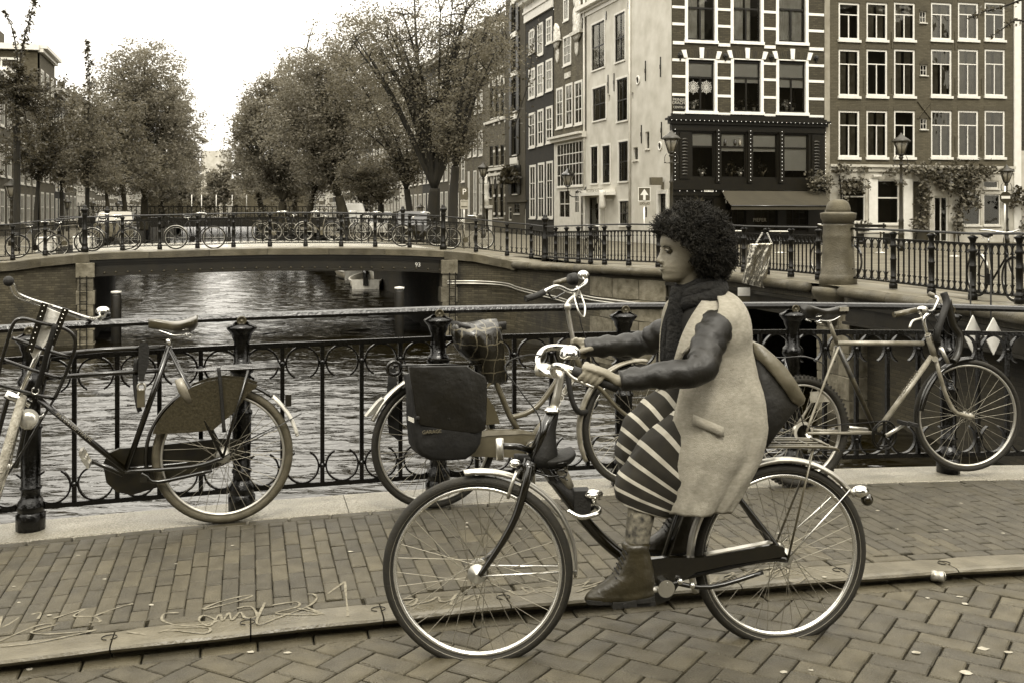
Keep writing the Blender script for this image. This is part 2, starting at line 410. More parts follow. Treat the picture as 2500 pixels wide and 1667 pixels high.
M_road = mat('road_brick', .085, .62, 0, .28, 9, .55, 130, rand=.28, patch=5, detail=6)
M_pave = mat('pavement_brick', .08, .6, 0, .25, 9, .5, 140, rand=.28, patch=4, detail=6)
def brickmesh(L_, W_, H_, r=.004):
    vs = []
    q = [(-L_/2, -W_/2), (L_/2, -W_/2), (L_/2, W_/2), (-L_/2, W_/2)]
    out = []
    for j in range(3): out.append(MB().bbox((-L_/2+R.uniform(0, .002), -W_/2+R.uniform(0, .002), -H_), (L_/2-R.uniform(0, .002), W_/2-R.uniform(0, .002), 0), r+R.uniform(0, .002)))
    return out
road_t = empty('road_paving', 'dark brick road in herringbone, beside the kerb in the foreground', 'paving'); road_t['kind'] = 'structure'
del road_t['category']
pav_t = empty('pavement', 'brick pavement in straight columns between kerb and railing', 'pavement'); pav_t['kind'] = 'structure'
del pav_t['category']
def place(mb, me, parent, u, n, z, ang, stuff, smooth=False):
    sl = -2*KA*(u-U0)
    M4 = Matrix.Translation(bpt(u, n, z+R.uniform(-.0025, .0015))) @ Matrix.Rotation(BA, 4, 'Z') @ Matrix.Rotation(-math.atan(sl), 4, 'Y') @ Matrix.Rotation(ang+R.uniform(-.012, .012), 4, 'Z') @ Matrix.Rotation(R.uniform(-.008, .008), 4, 'X') @ Matrix.Rotation(R.uniform(-.006, .006), 4, 'Y')
    if stuff is None:
        o = inst('brick', me, parent); o.matrix_local = M4
    else: stuff.add([M4 @ V(p) for p in mb.v], mb.f)
def clipn(poly, lim):                                  # keep n<=lim
    out = []
    for i in range(len(poly)):
        a = poly[i]; b = poly[(i+1) % len(poly)]
        if a[1] <= lim: out.append(a)
        if (a[1] <= lim) != (b[1] <= lim):
            t = (lim-a[1])/(b[1]-a[1]); out.append((a[0]+(b[0]-a[0])*t, lim))
    return out
hb = brickmesh(.2005, .0975, .05); hbm = [b.mesh('road_brick', M_road) for b in hb]
cand = []
S2 = math.sqrt(.5); cw = .104
for i in range(-140, 140):
    for j in range(-140, 140):
        c = (i-j) % 4
        if c == 0: p, q, a = (i+1)*cw, (j+.5)*cw, 0
        elif c == 3: p, q, a = (i+.5)*cw, (j+1)*cw, math.pi/2
        else: continue
        u = (p-q)*S2+.3; n = (p+q)*S2+3.4
        if 2.5 < n < 4.25 and -4.6 < u < 5.4: cand.append((n, u, a+math.pi/4))
def inview(u, n, z):
    p = bpt(u, n, z); x = 1250+F*p.x/p.y; y = HZ+F*(CH-p.z)/p.y
    return -60 < x < 2560 and y < 1720, p.y
full = []; rest = MB(); LIM = 4.118
for n, u, a in cand:
    h = (.1*abs(math.sin(a))+.05*abs(math.cos(a)))
    if n+h < LIM: full.append((n, u, a))
    elif n-h < LIM-.012:
        q = [(-.1, -.049), (.1, -.049), (.1, .049), (-.1, .049)]
        P = [(u+x*math.cos(a)-y*math.sin(a), n+x*math.sin(a)+y*math.cos(a)) for x, y in q]
        P = clipn(P, LIM-.004)
        if len(P) > 2:
            cx = sum(p[0] for p in P)/len(P); cy = sum(p[1] for p in P)/len(P); m_ = MB()
            top = [((p[0]-cx)*.95+cx, (p[1]-cy)*.95+cy) for p in P]; k = len(P)
            vs = [V((0, 0, 0))+bpt(p[0], p[1], -.05)-bpt(cx, cy, 0) for p in P]+[bpt(p[0], p[1], -.004)-bpt(cx, cy, 0) for p in P]+[bpt(p[0], p[1], 0)-bpt(cx, cy, 0) for p in top]
            m_.add(vs, [(i, (i+1) % k, (i+1) % k+k, i+k) for i in range(k)]+[(i+k, (i+1) % k+k, (i+1) % k+2*k, i+2*k) for i in range(k)]+[tuple(range(2*k, 3*k))])
            o = inst('brick', m_.mesh('cut_brick', M_road), road_t); o.location = bpt(cx, cy, R.uniform(-.003, .001))
full.sort(key=lambda t: (0 if inview(t[1], t[0], 0)[0] else 1, inview(t[1], t[0], 0)[1]))
for k, (n, u, a) in enumerate(full):
    i = k % 3; place(hb[i], hbm[i], road_t, u, n, 0, a, None if k < 230 else rest)
# channel row along the kerb
u = -4.5; k = 0
while u < 5.4:
    i = R.randrange(3); place(hb[i], hbm[i], road_t, u+.1, 4.17, -.001, 0, None if -3.2 < u < 3.9 else rest); u += .206
rest.build('brick', M_road, road_t, kind='stuff')

pb = brickmesh(.1935, .0676, .045, .0032); pbm = [b.mesh('pavement_brick', M_pave) for b in pb]
cols = []; u = -4.6; ci = 0
while u < 5.4:
    n = 4.408-(.1 if ci % 2 else 0)+R.uniform(-.02, .02)
    while n < 5.60:
        a, b = max(n, 4.404), min(n+.203, 5.598)
        if b-a > .03: cols.append((u, a, b))
        n += .205
    u += .0685; ci += 1
cols.sort(key=lambda t: (0 if inview(t[0], t[1], .055)[0] else 1, inview(t[0], t[1], .055)[1]))
prest = MB(); cnt = 0
for (u, a, b) in cols:
    L_ = b-a
    if L_ > .19: i = R.randrange(3); mb_, me_ = pb[i], pbm[i]
    else:
        mb_ = MB().bbox((-L_/2+.0045, -.0338, -.045), (L_/2-.0045, .0338, 0), .004); me_ = None
    st = None if cnt < 260 else prest
    if st is None and me_ is None: me_ = mb_.mesh('cut_brick', M_pave)
    place(mb_, me_, pav_t, u, (a+b)/2, .055, math.pi/2, st); cnt += 1
u = -4.5
while u < 5.4:
    i = R.randrange(3); place(pb[i], pbm[i], pav_t, u+.1, 4.367, .0545, 0, prest if abs(u-.4) > 2.7 else None)
    place(pb[i], pbm[i], pav_t, u+.06, 5.633, .054, 0, prest); u += .206
prest.build('brick', M_pave, pav_t, kind='stuff')

# kerb stones
kt = empty('kerb', 'row of rounded grey kerb stones with chalky scribbles', 'kerb'); kt['kind'] = 'structure'; del kt['category']
kj = [ubridge(x, 4.26) for x in (-410, -60, 275, 612, 931, 1236, 1516, 1790, 2055, 2311, 2560)]+[4.4, 5.0]
kj[0:0] = [kj[0]-.55, kj[0]-.28]
prof = [(4.236, -.04), (4.232, .004), (4.205, .016), (4.176, .028), (4.168, .040), (4.174, .050), (4.190, .055), (4.322, .055), (4.328, .048), (4.328, -.04)]
for a, b in zip(kj, kj[1:]):
    g = .003; m_ = MB(); rings = []
    for k in range(7):
        u = a+g+(b-a-2*g)*k/6; e = .004 if k in (0, 6) else 0
        rings.append([bpt(u, n+(e if n < 4.2 else 0), z-(e if z > .04 else 0)+.0015*math.sin(u*9+n*30)) for n, z in prof])
    m_.loft(rings, smooth=False); m_.build('kerb_stone', M_kerb, kt)
    jm = MB(); c0 = b
    pts = [bpt(c0+.028*math.cos(t)-.012, 4.262+.024*math.sin(t), .0556) for t in [math.radians(x) for x in range(-75, 256, 22)]]
    jm.tube(pts, .0022, 4, flat=.4); jm.build('joint', M_sand, kt)
# granite coping under the railing
cp = empty('coping', 'pale granite coping slabs under the near railing', 'coping'); cp['kind'] = 'structure'; del cp['category']
u = -5.2
while u < 6.2:
    m_ = MB(); rings = []
    for k in range(7):
        uu = u+.002+1.896*k/6
        rings.append([bpt(uu, n, z) for n, z in ((5.668, -.05), (5.668, .049), (5.674, .057), (6.03, .057), (6.045, .045), (6.045, -.2))])
    m_.loft(rings, smooth=False); m_.build('coping_slab', M_granite, cp); u += 1.9

# scribbles sprayed in white on kerb and bricks
M_chalk = mat('faded_white_spray', .17, .8, 0, .35, 60)
def scribble(strokes, wid, label, z=.0572):
    m_ = MB()
    for st in strokes:
        pts = spline([onbridge(x, y, z) for x, y in st], 6)
        L_ = []; Rr = []
        for i, p in enumerate(pts):
            t = (pts[min(i+1, len(pts)-1)]-pts[max(i-1, 0)]); t.z = 0; t = t.normalized() if t.length > 1e-6 else V((1, 0, 0)); s = V((-t.y, t.x, 0))*wid*(.85+.25*math.sin(i*.7))
            L_.append(p+s); Rr.append(p-s)
        n = len(pts); m_.add(L_+Rr, [(i, i+1, n+i+1, n+i) for i in range(n-1)])
    o = m_.build('graffiti', M_chalk, fix=False); ts(o, label, 'graffiti'); return o
def cvt(pts, s=.38265, ox=0, oy=1200): return [(ox+x*s, oy+y*s) for x, y in pts]
scribble([cvt([(1140,770),(1050,775),(1040,820),(1150,850),(1290,845),(1380,820),(1300,785),(1270,820),(1340,850),(1400,780),(1420,820),(1460,770),(1480,815),(1530,765),(1560,800)]),
          cvt([(1290,745),(1400,700),(1540,665),(1610,660),(1500,700),(1300,748)]),
          cvt([(1010,895),(1100,870),(1250,860),(1340,870),(1300,900),(1100,880),(1010,895)]),
          cvt([(1510,740),(1600,730),(1640,790),(1560,800)]), cvt([(1690,705),(1640,840),(1800,790),(1960,730),(2020,680),(2000,650),(1960,650)]),
          cvt([(1740,720),(1890,700),(1900,730),(1760,770),(1900,780),(2040,775),(1900,740)]), cvt([(1960,735),(2070,780)]),
          cvt([(2200,570),(2210,680),(2220,790)]), cvt([(2200,570),(2090,650)]), cvt([(810,890),(930,910)])], .0055,
         'looping white spray scribble with letter-like strokes on the kerb left of the rolling front wheel')
scribble([cvt([(10,790),(0,860),(60,840),(120,800)]), cvt([(0,950),(100,905),(240,850),(330,835)]), cvt([(0,985),(200,965),(400,925),(610,880),(520,890),(300,905),(200,890),(380,840)]),
          cvt([(340,805),(420,780),(540,745),(470,790),(600,795),(640,825),(570,830)]), cvt([(600,790),(740,740),(850,710)]), cvt([(200,780),(260,770),(240,810)])], .0055,
         'faded white spray scribble at the far left end of the kerb')
c5 = lambda pts: cvt(pts, .3934, 880, 1050)
scribble([c5([(330,1040),(250,1050),(260,1090),(330,1080),(350,1040),(290,1080),(420,1060),(480,1030),(500,1060),(560,1050),(600,1010),(560,1080),(640,1050),(700,1020),(740,1030),(690,1050)]),
          c5([(920,990),(1000,1020),(1080,990),(1000,970),(1060,1010),(1140,990)]), c5([(1180,970),(1100,985),(1190,1000)])], .0055, 'white spray scribble on the kerb seen through the rolling front wheel')
c6 = lambda pts: cvt(pts, .3935, 1400, 1050)
scribble([c6([(1340,930),(1400,940),(1450,900)]), c6([(0,960),(60,950),(110,920),(60,970),(190,930)]), c6([(20,1000),(200,940)]),
          c6([(840,960),(900,900),(880,940),(960,920)]), c6([(920,930),(980,900),(990,880),(940,900)]), c6([(1060,870),(1110,910),(1060,890),(1100,870),(1150,860),(1110,890),(1150,900)]),
          c6([(1180,860),(1240,850),(1200,900),(1300,850),(1330,880),(1250,910),(1200,890)]), c6([(1400,840),(1450,870),(1440,890),(1410,900)])], .005, 'white spray letters on the kerb behind the rolling rear wheel')
# gum spots and droppings trodden flat
M_gum = mat('pale_gum', .3, .8, 0, .2, 40)
gm = MB()
for x, y, r in [(255,1412,.009),(34,1430,.008),(46,1469,.008),(370,1475,.011),(855,1345,.012),(568,1330,.01),(190,1355,.01),(1140,1275,.01),(72,1632,.013),(612,1590,.013),(702,1592,.013),(2012,1407,.01),
                (2355,1410,.012),(2265,1458,.011),(2343,1455,.012),(2355,1472,.014),(2234,1591,.018),(2400,1582,.02),(2460,1590,.015),(1915,1639,.014),(1980,1634,.009),(2360,1640,.02),(2166,1418,.014),(2347,1227,.009),
                (2190,1290,.009),(2310,1292,.012),(2143,1245,.012),(1570,1472,.013),(1900,1300,.01),(430,1375,.008),(120,1500,.009),(2449,1300,.01),(1270,1290,.01),(1140,1285,.008)]:
    zz = .0565 if y < 1560-(x/2500)*185 else .0025
    if y > 1500 and x < 1200 or (x > 1400 and y > 1440): zz = .0025
    c = onbridge(x, y, zz); n = 9; pts = [c+V((r*(1+R.uniform(-.35, .35))*math.cos(6.283*k/n), r*(1+R.uniform(-.35, .35))*math.sin(6.283*k/n)*.8, 0)) for k in range(n)]
    gm.add(pts, [tuple(range(n))])
ts(gm.build('gum_spot', M_gum, fix=False), kind='stuff')

# ---------------------------------------------------------------- railings
POST = [(.070, 0), (.072, .08), (.064, .088), (.062, .095), (.073, .112), (.072, .125), (.052, .158), (.047, .165), (.046, .20), (.053, .205), (.053, .215), (.046, .222), (.051, .50), (.057, .508), (.057, .52), (.047, .53), (.046, .715),
        (.060, .725), (.065, .742), (.058, .765), (.044, .78), (.041, .885), (.050, .905), (.055, .925), (.060, .93), (.079, .953), (.080, .962), (.050, .975), (.032, .988), (.0, .99)]
BIG = [(.11, 0), (.11, .12), (.085, .15), (.08, .22), (.09, .24), (.075, .26), (.075, .62), (.085, .64), (.085, .67), (.07, .69), (.068, 1.05), (.08, 1.08), (.065, 1.12), (.065, 1.14), (.11, 1.22), (.115, 1.25), (.09, 1.27), (.06, 1.30), (.065, 1.33), (.04, 1.37), (0, 1.38)]
def band(c, r, a0, a1, th, wd, n=22):
    m_ = MB(); rings = []
    for k in range(n+1):
        a = math.radians(a0+(a1-a0)*k/n); ca, sa = math.cos(a), math.sin(a)
        rings.append([V(c)+V((q*ca, y, q*sa)) for q, y in ((r-th/2, -wd/2), (r+th/2, -wd/2), (r+th/2, wd/2), (r-th/2, wd/2))])
    return m_.loft(rings, smooth=False)
def railing(name, label, posts, nbars, m_, H=1.0, bigs=(), skip=(), R_=.085, post_mesh=None, nring=22, group=None):
    """posts: list of world points at the foot of each post. One thing; every post, rail, bar and ring is a part."""
    root = empty(name, label, 'railing', posts[0], 0, group); O = V(posts[0])
    pm = MB().lathe(POST, 12, smooth=True).mesh('post', m_); bm_ = MB().lathe(BIG, 12).mesh('post', m_)
    rt = band((0, 0, 0), R_, -62, 242, .009, .024, nring).mesh('ring', m_); rb = band((0, 0, 0), R_, 118, 422, .009, .024, nring).mesh('ring', m_)
    bar = MB().box((-.011, -.011, .115), (.011, .011, .845)).ball((0, 0, .758), .018, 8, 6).ball((0, 0, .21), .018, 8, 6).mesh('bar', m_)
    for i, p in enumerate(posts):
        p = V(p)
        if i not in skip:
            inst('post', bm_ if i in bigs else pm, root, p-O, (0, 0, 0))
    for i in range(len(posts)-1):
        a, b = V(posts[i]), V(posts[i+1]); d = b-a; L_ = math.hypot(d.x, d.y); rz = math.atan2(d.y, d.x); dz = d.z
        n = nbars+1
        ra = .10 if i in bigs else .055; 
        def up(t): return a+d*t
        for nm, z, w_, h_ in (('top_rail', 1.012, .052, .034), ('upper_rail', .858, .03, .026), ('lower_rail', .112, .03, .024)):
            q = MB().beam(a-O+V((0, 0, z)), b-O+V((0, 0, z)), w_, h_)
            if nm == 'top_rail':
                q = MB(); u_ = d.normalized(); s_ = V((-u_.y, u_.x, 0)).normalized()
                sec = [(-.03, -.016), (.03, -.016), (.032, .0), (.024, .016), (.0, .022), (-.024, .016), (-.032, .0)]
                q.loft([[a-O+V((0, 0, z+c_))+s_*b_ for b_, c_ in sec], [b-O+V((0, 0, z+c_))+s_*b_ for b_, c_ in sec]], smooth=False)
            q.build(nm, m_, root)
        for k in range(1, n): inst('bar', bar, root, up(k/n)-O, (0, 0, rz))
        r0 = L_/n/2*.93
        for k in range(n):
            t = (k+.5)/n; s_ = min(1, r0/R_) if R_ > r0 else 1
            inst('ring', rt, root, up(t)-O+V((0, 0, .858-.013-R_*s_)), (0, 0, rz), (s_, 1, s_)); inst('ring', rb, root, up(t)-O+V((0, 0, .124+R_*s_)), (0, 0, rz), (s_, 1, s_))
    return root
us = [ubridge(x, 5.866) for x in (75, 590, 1070, 1522, 1935, 2315)]
sp = (us[-1]-us[0])/5; us = [us[0]-2*sp, us[0]-sp]+us+[us[-1]+sp, us[-1]+2*sp]
near_rail = railing('bridge_railing', 'black wet iron railing with C-shaped rings, right behind the parked bicycles', [bpt(u, 5.866, .057) for u in us], 4, M_iron)
# round badges on the post tops and water drops under the rails
M_badge = mat('badge_iron', .09, .4, .3, .4, 60)
bd = MB().lathe([(.0, 0), (.024, 0), (.026, .006), (.018, .009), (.017, .006), (.008, .006), (0, .01)], 16, M=Matrix.Rotation(math.pi/2, 4, 'X')).mesh('badge', M_badge)
for u in us: inst('badge', bd, near_rail, bpt(u, 5.866, .057)+V((0, 0, .965+.03))-BN*.034-near_rail.location, (0, 0, BA))
# ---------------------------------------------------------------- quays, far bridge, right bridge
CA = math.radians(15.6)                                            # canal heading
DU = V((math.cos(CA), math.sin(CA), 0)); DA = V((-math.sin(CA), math.cos(CA), 0))
CORNER = V((6.62, 45, 0))                                          # street corner of the shop
def cw_(u, s, z=0): p = CORNER+DU*u+DA*s; return V((p.x, p.y, z))   # u across, s along the canal
PATH = [(-60,641,30.5),(31,635.4,30.8),(110,625,31.2),(207,616.5,31.6),(299,612,31.8),(390,610,32),(482,607,32.2),(570,604.4,32.4),(659,602.8,32.5),(746,602.4,32.6),(833,602.6,32.7),(916,603.5,33),(1000,605,33),
        (1082,610,33.3),(1162,616,33.5),(1238,625,33.3),(1297,631.5,32.7),(1331,638,32),(1357,640,31),(1383,642,30),(1412,643.5,29.2),(1442,645,28.4),(1476,647,27.5),(1535,649,26.6),(1607,652.5,26),(1684,655.5,25.3),
        (1764,658.5,24.6),(1816,664.7,24),(1872,671,23),(1931,677,22),(1998,684,21),(2060,691,20.2),(2181,705.5,18.8),(2274,718,17.7),(2375,732,16.7),(2489,743,15.6),(2610,764,14.6)]
PP = [at(x, y, d) for x, y, d in PATH]
# outward (to the water) direction at every post
def outs(P):
    o = []
    for i in range(len(P)):
        a = P[max(i-1, 0)]; b = P[min(i+1, len(P)-1)]; t = (b-a); t.z = 0; t.normalize(); o.append(V((t.y, -t.x, 0)))
    return o
OU = outs(PP)
LEDGE = [.95 if i < 17 else .95-.5*min(1, (i-17)/3) for i in range(len(PP))]
EDGE = [PP[i]+OU[i]*LEDGE[i] for i in range(len(PP))]
for e in EDGE: e.z -= .02
far_rail = railing('bridge_railing', 'dark iron railing of the small arched bridge across the canal, bicycles leaning on it', PP[0:18], 4, M_ironfar, bigs=(3, 13, 17), nring=14)
far_rail2 = railing('quay_railing', 'dense dark iron quay railing curving past the white corner house to the stone bollard', PP[17:31], 6, M_ironfar, skip=(0,), nring=12)
far_rail3 = railing('bridge_railing', 'dark iron railing right of the round-headed stone bollard', [PP[31]+(PP[32]-PP[31])*.02]+PP[32:], 6, M_ironfar, skip=(0,), nring=14)

M_qbrick = brickmat('quay_brick', .085, .06, .21, .065, .01, stain=.7, vary=.3)
M_qb2 = brickmat('dark_quay_brick', .05, .04, .21, .065, .01, stain=.6, vary=.3)
M_cop = mat('coping_stone', .10, .7, 0, .3, 3, .6, 30, rand=.2, patch=1.5)
M_ledge = mat('ledge_paving', .19, .35, 0, .3, 2, .3, 30, stretch=(1, 3, 1))
M_rough = mat('rough_block', .16, .85, 0, .35, 5, .9, 14, rand=.25)
M_steel = mat('painted_girder', .022, .45, 0, .35, 3, .2, 12)
M_street = brickmat('street_brick', .13, .09, .2, .1, .01, stain=.25)

# street surfaces
gl = MB(); P0 = PP[13:]; 
poly = [(p.x, p.y) for p in P0]+[(60, 8), (60, 230), (cw_(-11.8, 180).x, cw_(-11.8, 180).y)]
gl.add([(x, y, .262) for x, y in poly], [tuple(range(len(poly)))])
gl.build('quay_street', M_street, kind='structure', fix=False)
gl = MB(); P0 = PP[:4]; L_ = cw_(-21.7, -10); 
poly = [(p.x, p.y) for p in reversed(P0)]+[(-70, 30), (-90, 250), (cw_(-24, 190).x, cw_(-24, 190).y), (cw_(-24, -3).x, cw_(-24, -3).y)]
gl.add([(x, y, .255) for x, y in poly], [tuple(range(len(poly)))])
gl.build('quay_street', M_street, kind='structure', fix=False)
gl = MB(); poly = [cw_(-120, 150), cw_(120, 150), cw_(120, 400), cw_(-120, 400)]
gl.add([(p.x, p.y, .24) for p in poly], [(0, 1, 2, 3)]); gl.build('ground', M_street, kind='structure', fix=False)

def ledge(i0, i1, name, mat_):
    m_ = MB(); vs = []; fs = []
    for i in range(i0, i1+1):
        a = EDGE[i]; b = PP[i]-OU[i]*.5; b.z = a.z+.012; vs += [a, b]
    n = i1-i0
    for i in range(n): fs.append((2*i, 2*i+2, 2*i+3, 2*i+1))
    return m_.add(vs, fs).build(name, mat_, kind='structure', fix=False)
ledge(0, len(PP)-1, 'kerb_ledge', M_ledge)

def edgept(t):
    i = int(min(max(t, 0), len(PP)-1.001)); f = t-i; return EDGE[i].lerp(EDGE[i+1], f), OU[i].lerp(OU[i+1], f).normalized()
def wallstrip(parent, t0, t1, z0, z1, inset, m_, n=24, name='wall', follow=True):
    """vertical face below the edge; z measured down from the edge when follow"""
    k_ = MB(); vs = []
    for k in range(n+1):
        p, o = edgept(t0+(t1-t0)*k/n); q = p-o*inset
        vs += [V((q.x, q.y, p.z-z0 if follow else z0)), V((q.x, q.y, z1))]
    k_.add(vs, [(2*i, 2*i+1, 2*i+3, 2*i+2) for i in range(n)])
    return k_.build(name, m_, parent, fix=False)
def copstone(parent, t0, t1, h, prot, rnd=False, m_=None):
    k_ = MB(); rings = []; n = 5
    for k in range(n+1):
        t = t0+(t1-t0)*k/n; p, o = edgept(t); e = .006 if k in (0, n) else 0
        if rnd:
            c = p-V((0, 0, .085))+o*(prot-.02); sec = []
            for j in range(12):
                a = 2*math.pi*j/12; sec.append(c+o*math.cos(a)*(.105-e)+V((0, 0, math.sin(a)*(.10-e))))
            rings.append(sec)
        else:
            rings.append([p-o*.5-V((0, 0, h)), p+o*(prot-e)-V((0, 0, h-e)), p+o*(prot-e)-V((0, 0, .012)), p+o*(prot-.012)+V((0, 0, .004-e)), p-o*.5+V((0, 0, .004-e))])
    k_.loft(rings, smooth=rnd)
    o_ = k_.build('coping_stone', m_ or M_cop, parent)
    return o_

# --- left quay wall, bridge 93, right quay wall
Lq = empty('quay_wall', 'stained brick quay wall with coping left of the bridge opening', 'wall', EDGE[1]-EDGE[1])
tL = 3.22; tR = 12.87                                              # ends of the opening along the path
for a, b in ((-.0, .9), (.9, 1.85), (1.85, 2.75), (2.75, tL)): copstone(Lq, a, b, .24, .03)
wallstrip(Lq, 0, 2.95, .24, -2.7, .08, M_qbrick)
def pier(parent, t, w_, m_, label=None):
    p, o = edgept(t); ang = math.atan2(o.y, o.x)+math.pi/2
    zz = p.z-.243; i = 0
    while zz > -2.5:
        h = R.uniform(.34, .46) if i else .42; k_ = MB(); ww = w_/2*(1 if i % 2 else 1.18); b_ = .02
        k_.bbox((-ww, -.02 if i else -.06, -h), (ww, .5, -.012), .015)
        q = k_.build('stone_block', m_, parent); q.location = (p.x, p.y, zz); q.rotation_euler = (0, 0, ang); zz -= h; i += 1
pier(Lq, tL-.12, .42, M_rough)
k_ = MB(); p, o = edgept(.02)
for j in range(5):
    q = MB().bbox((-.3, -.05, -.5), (.3, .3, -.015), .02).build('stone_block', M_rough, Lq); q.location = (p.x, p.y, p.z-.25-.52*j); q.rotation_euler = (0, 0, math.atan2(o.y, o.x)+math.pi/2)
# inner abutment faces along the canal
def inner(parent, p, s0, s1, thick, m_, z1=.2):
    a = p+DA*s0; b = p+DA*s1; u = DU*thick
    k_ = MB(); k_.hexa([V((q.x, q.y, -2.8)) for q in (a, b, b+u, a+u)], [V((q.x, q.y, z1)) for q in (a, b, b+u, a+u)])
    return k_.build('abutment', m_, parent)
pl_, _ = edgept(tL+.02); pr_, _ = edgept(tR)
inner(Lq, pl_, .3, 8.6, -3, M_qb2, .05)
Rq = empty('quay_wall', 'stained brick quay wall right of the bridge opening with rounded coping and stone blocks', 'wall')
inner(Rq, pr_, .3, 7.5, 3, M_qb2, .05)
Rf = empty('quay_wall', 'far brick quay wall beyond the bridge with two boats moored at it', 'wall')
inner(Rf, pr_+DU*1.45, 7.5, 170, 1.2, M_qb2, .25)
Lf = empty('quay_wall', 'far brick quay wall on the left side beyond the bridge', 'wall')
inner(Lf, cw_(-24, 0), -4, 190, -1.5, M_qb2, .25)

Br = empty('arched_bridge', 'low arched steel bridge numbered 93 with riveted girder and stone coping', 'bridge')
nst = 6; tt = [tL+(tR-tL)*k/nst for k in range(nst+1)]
for a, b in zip(tt, tt[1:]): copstone(Br, a+.004, b-.004, .19, .04)
def girder(z0a, z0b, inset, thick, nm, curve=.0, n=24, t0=tL, t1=tR):
    k_ = MB(); rings = []
    for k in range(n+1):
        t = t0+(t1-t0)*k/n; p, o = edgept(t); s_ = 4*(k/n)*(1-k/n); q = p-o*inset
        top = p.z-z0a; bot = p.z-z0b+curve*s_
        rings.append([V((q.x, q.y, bot)), V((q.x, q.y, top)), V(((q-o*thick).x, (q-o*thick).y, top)), V(((q-o*thick).x, (q-o*thick).y, bot))])
    k_.loft(rings, smooth=False); return k_.build(nm, M_steel, Br)
girder(.192, .28, .03, .3, 'flange'); girder(.281, .34, .07, .3, 'flange'); girder(.341, .60, .10, .3, 'girder'); girder(.601, .66, .05, .4, 'flange')
rv = MB(); 
for k in range(31):
    p, o = edgept(tL+.1+(tR-tL-.2)*k/30); rv.ball((p-o*.09)+V((0, 0, -.57)), .035, 8, 6)
rv.build('rivets', mat('rivet', .07, .4, .3), Br, kind='stuff')
# deck and far side of the bridge
k_ = MB(); vs = []; W8 = 7.5
for i in range(3, 14):
    a = PP[i]-OU[i]*.45; b = PP[i]+DA*W8; vs += [V((a.x, a.y, PP[i].z-.01)), V((b.x, b.y, PP[i].z-.01)), V((a.x, a.y, PP[i].z-.5)), V((b.x, b.y, PP[i].z-.5))]
n = 10
k_.add(vs, [(4*i, 4*i+4, 4*i+5, 4*i+1) for i in range(n)]+[(4*i+2, 4*i+3, 4*i+7, 4*i+6) for i in range(n)]+[(4*i+1, 4*i+5, 4*i+7, 4*i+3) for i in range(n)])
k_.build('deck', mat('wet_sheen_asphalt', .42, .22, 0, .3, 1.5, .1, 20, stretch=(1, 3, 1)), Br, fix=False)  # pale base colour carries the sheen of the wet roadway
p, o = edgept(12.18)
textobj('number', '93', M_white, Br, Matrix.Translation(p-o*.085+V((0, 0, -.455))) @ Matrix.Rotation(math.atan2(o.y, o.x)+math.pi/2, 4, 'Z') @ UPR, .17, .004)
farP = [PP[i]+DA*(W8-.3)-V((0, 0, .01)) for i in range(3, 14)]
farP = [farP[0]-DU*1.6]+farP+[farP[-1]+DU*1.2]
railing('bridge_railing', 'second railing on the far side of the small arched bridge', farP, 4, M_ironfar, bigs=(1, 11), nring=10)

# right quay wall
for a, b in zip([tR, 13.9, 14.75, 15.6, 16.35], [13.9, 14.75, 15.6, 16.35, 17.0]): copstone(Rq, a+.004, b-.004, .24, .03)
rts = [17.0, 18.2, 19.6, 21.2, 22.6, 23.6, 24.6]
for a, b in zip(rts, rts[1:]): copstone(Rq, a+.006, b-.006, .2, .06, True)
wallstrip(Rq, tR+.3, 17.0, .24, -2.7, .08, M_qbrick); wallstrip(Rq, 17.0, 24.6, .16, -2.7, .06, M_qbrick, n=30)
pier(Rq, tR+.14, .42, M_rough)
# big pale blocks set in the wall at x 1440-1620
def blockrow(t0, t1, z0, z1, n, m_, proud=.035):
    for k in range(n):
        a = t0+(t1-t0)*k/n+.012; b = t0+(t1-t0)*(k+1)/n-.012; rings = []
        for j in range(4):
            p, o = edgept(a+(b-a)*j/3); e = .02 if j in (0, 3) else 0
            q = p-o*.3; f_ = p-o*(.06-proud+e); rings.append([V((q.x, q.y, z0)), V((f_.x, f_.y, z0+e*.6)), V((f_.x, f_.y, z1-e*.6)), V((q.x, q.y, z1))])
        MB().loft(rings, smooth=False).build('stone_block', M_rough, Rq)
zt = .02
for r_, (n_, a_) in enumerate(((3, 21.95), (2, 22.35), (3, 21.95), (2, 22.3), (3, 21.95))):
    blockrow(a_, 24.6, zt-.5, zt-.012, n_, M_rough); zt -= .5
# twin pipes clipped to the right wall
for dz in (0, -.07):
    pts = []
    for t, z in ((12.95, -.44), (14, -.45), (15.2, -.47), (16.3, -.50), (17.2, -.56), (18.5, -.62), (19.8, -.68), (20.9, -.72), (21.0, -.52), (22.2, -.52), (23.5, -.54), (24.5, -.56)):
        p, o = edgept(t); pts.append(V((p.x, p.y, 0))+o*.02+V((0, 0, z+dz)))
    MB().tube(spline(pts, 3), .022, 6).build('pipe', mat('bright_pipe', .5, .3, .7), Rq)
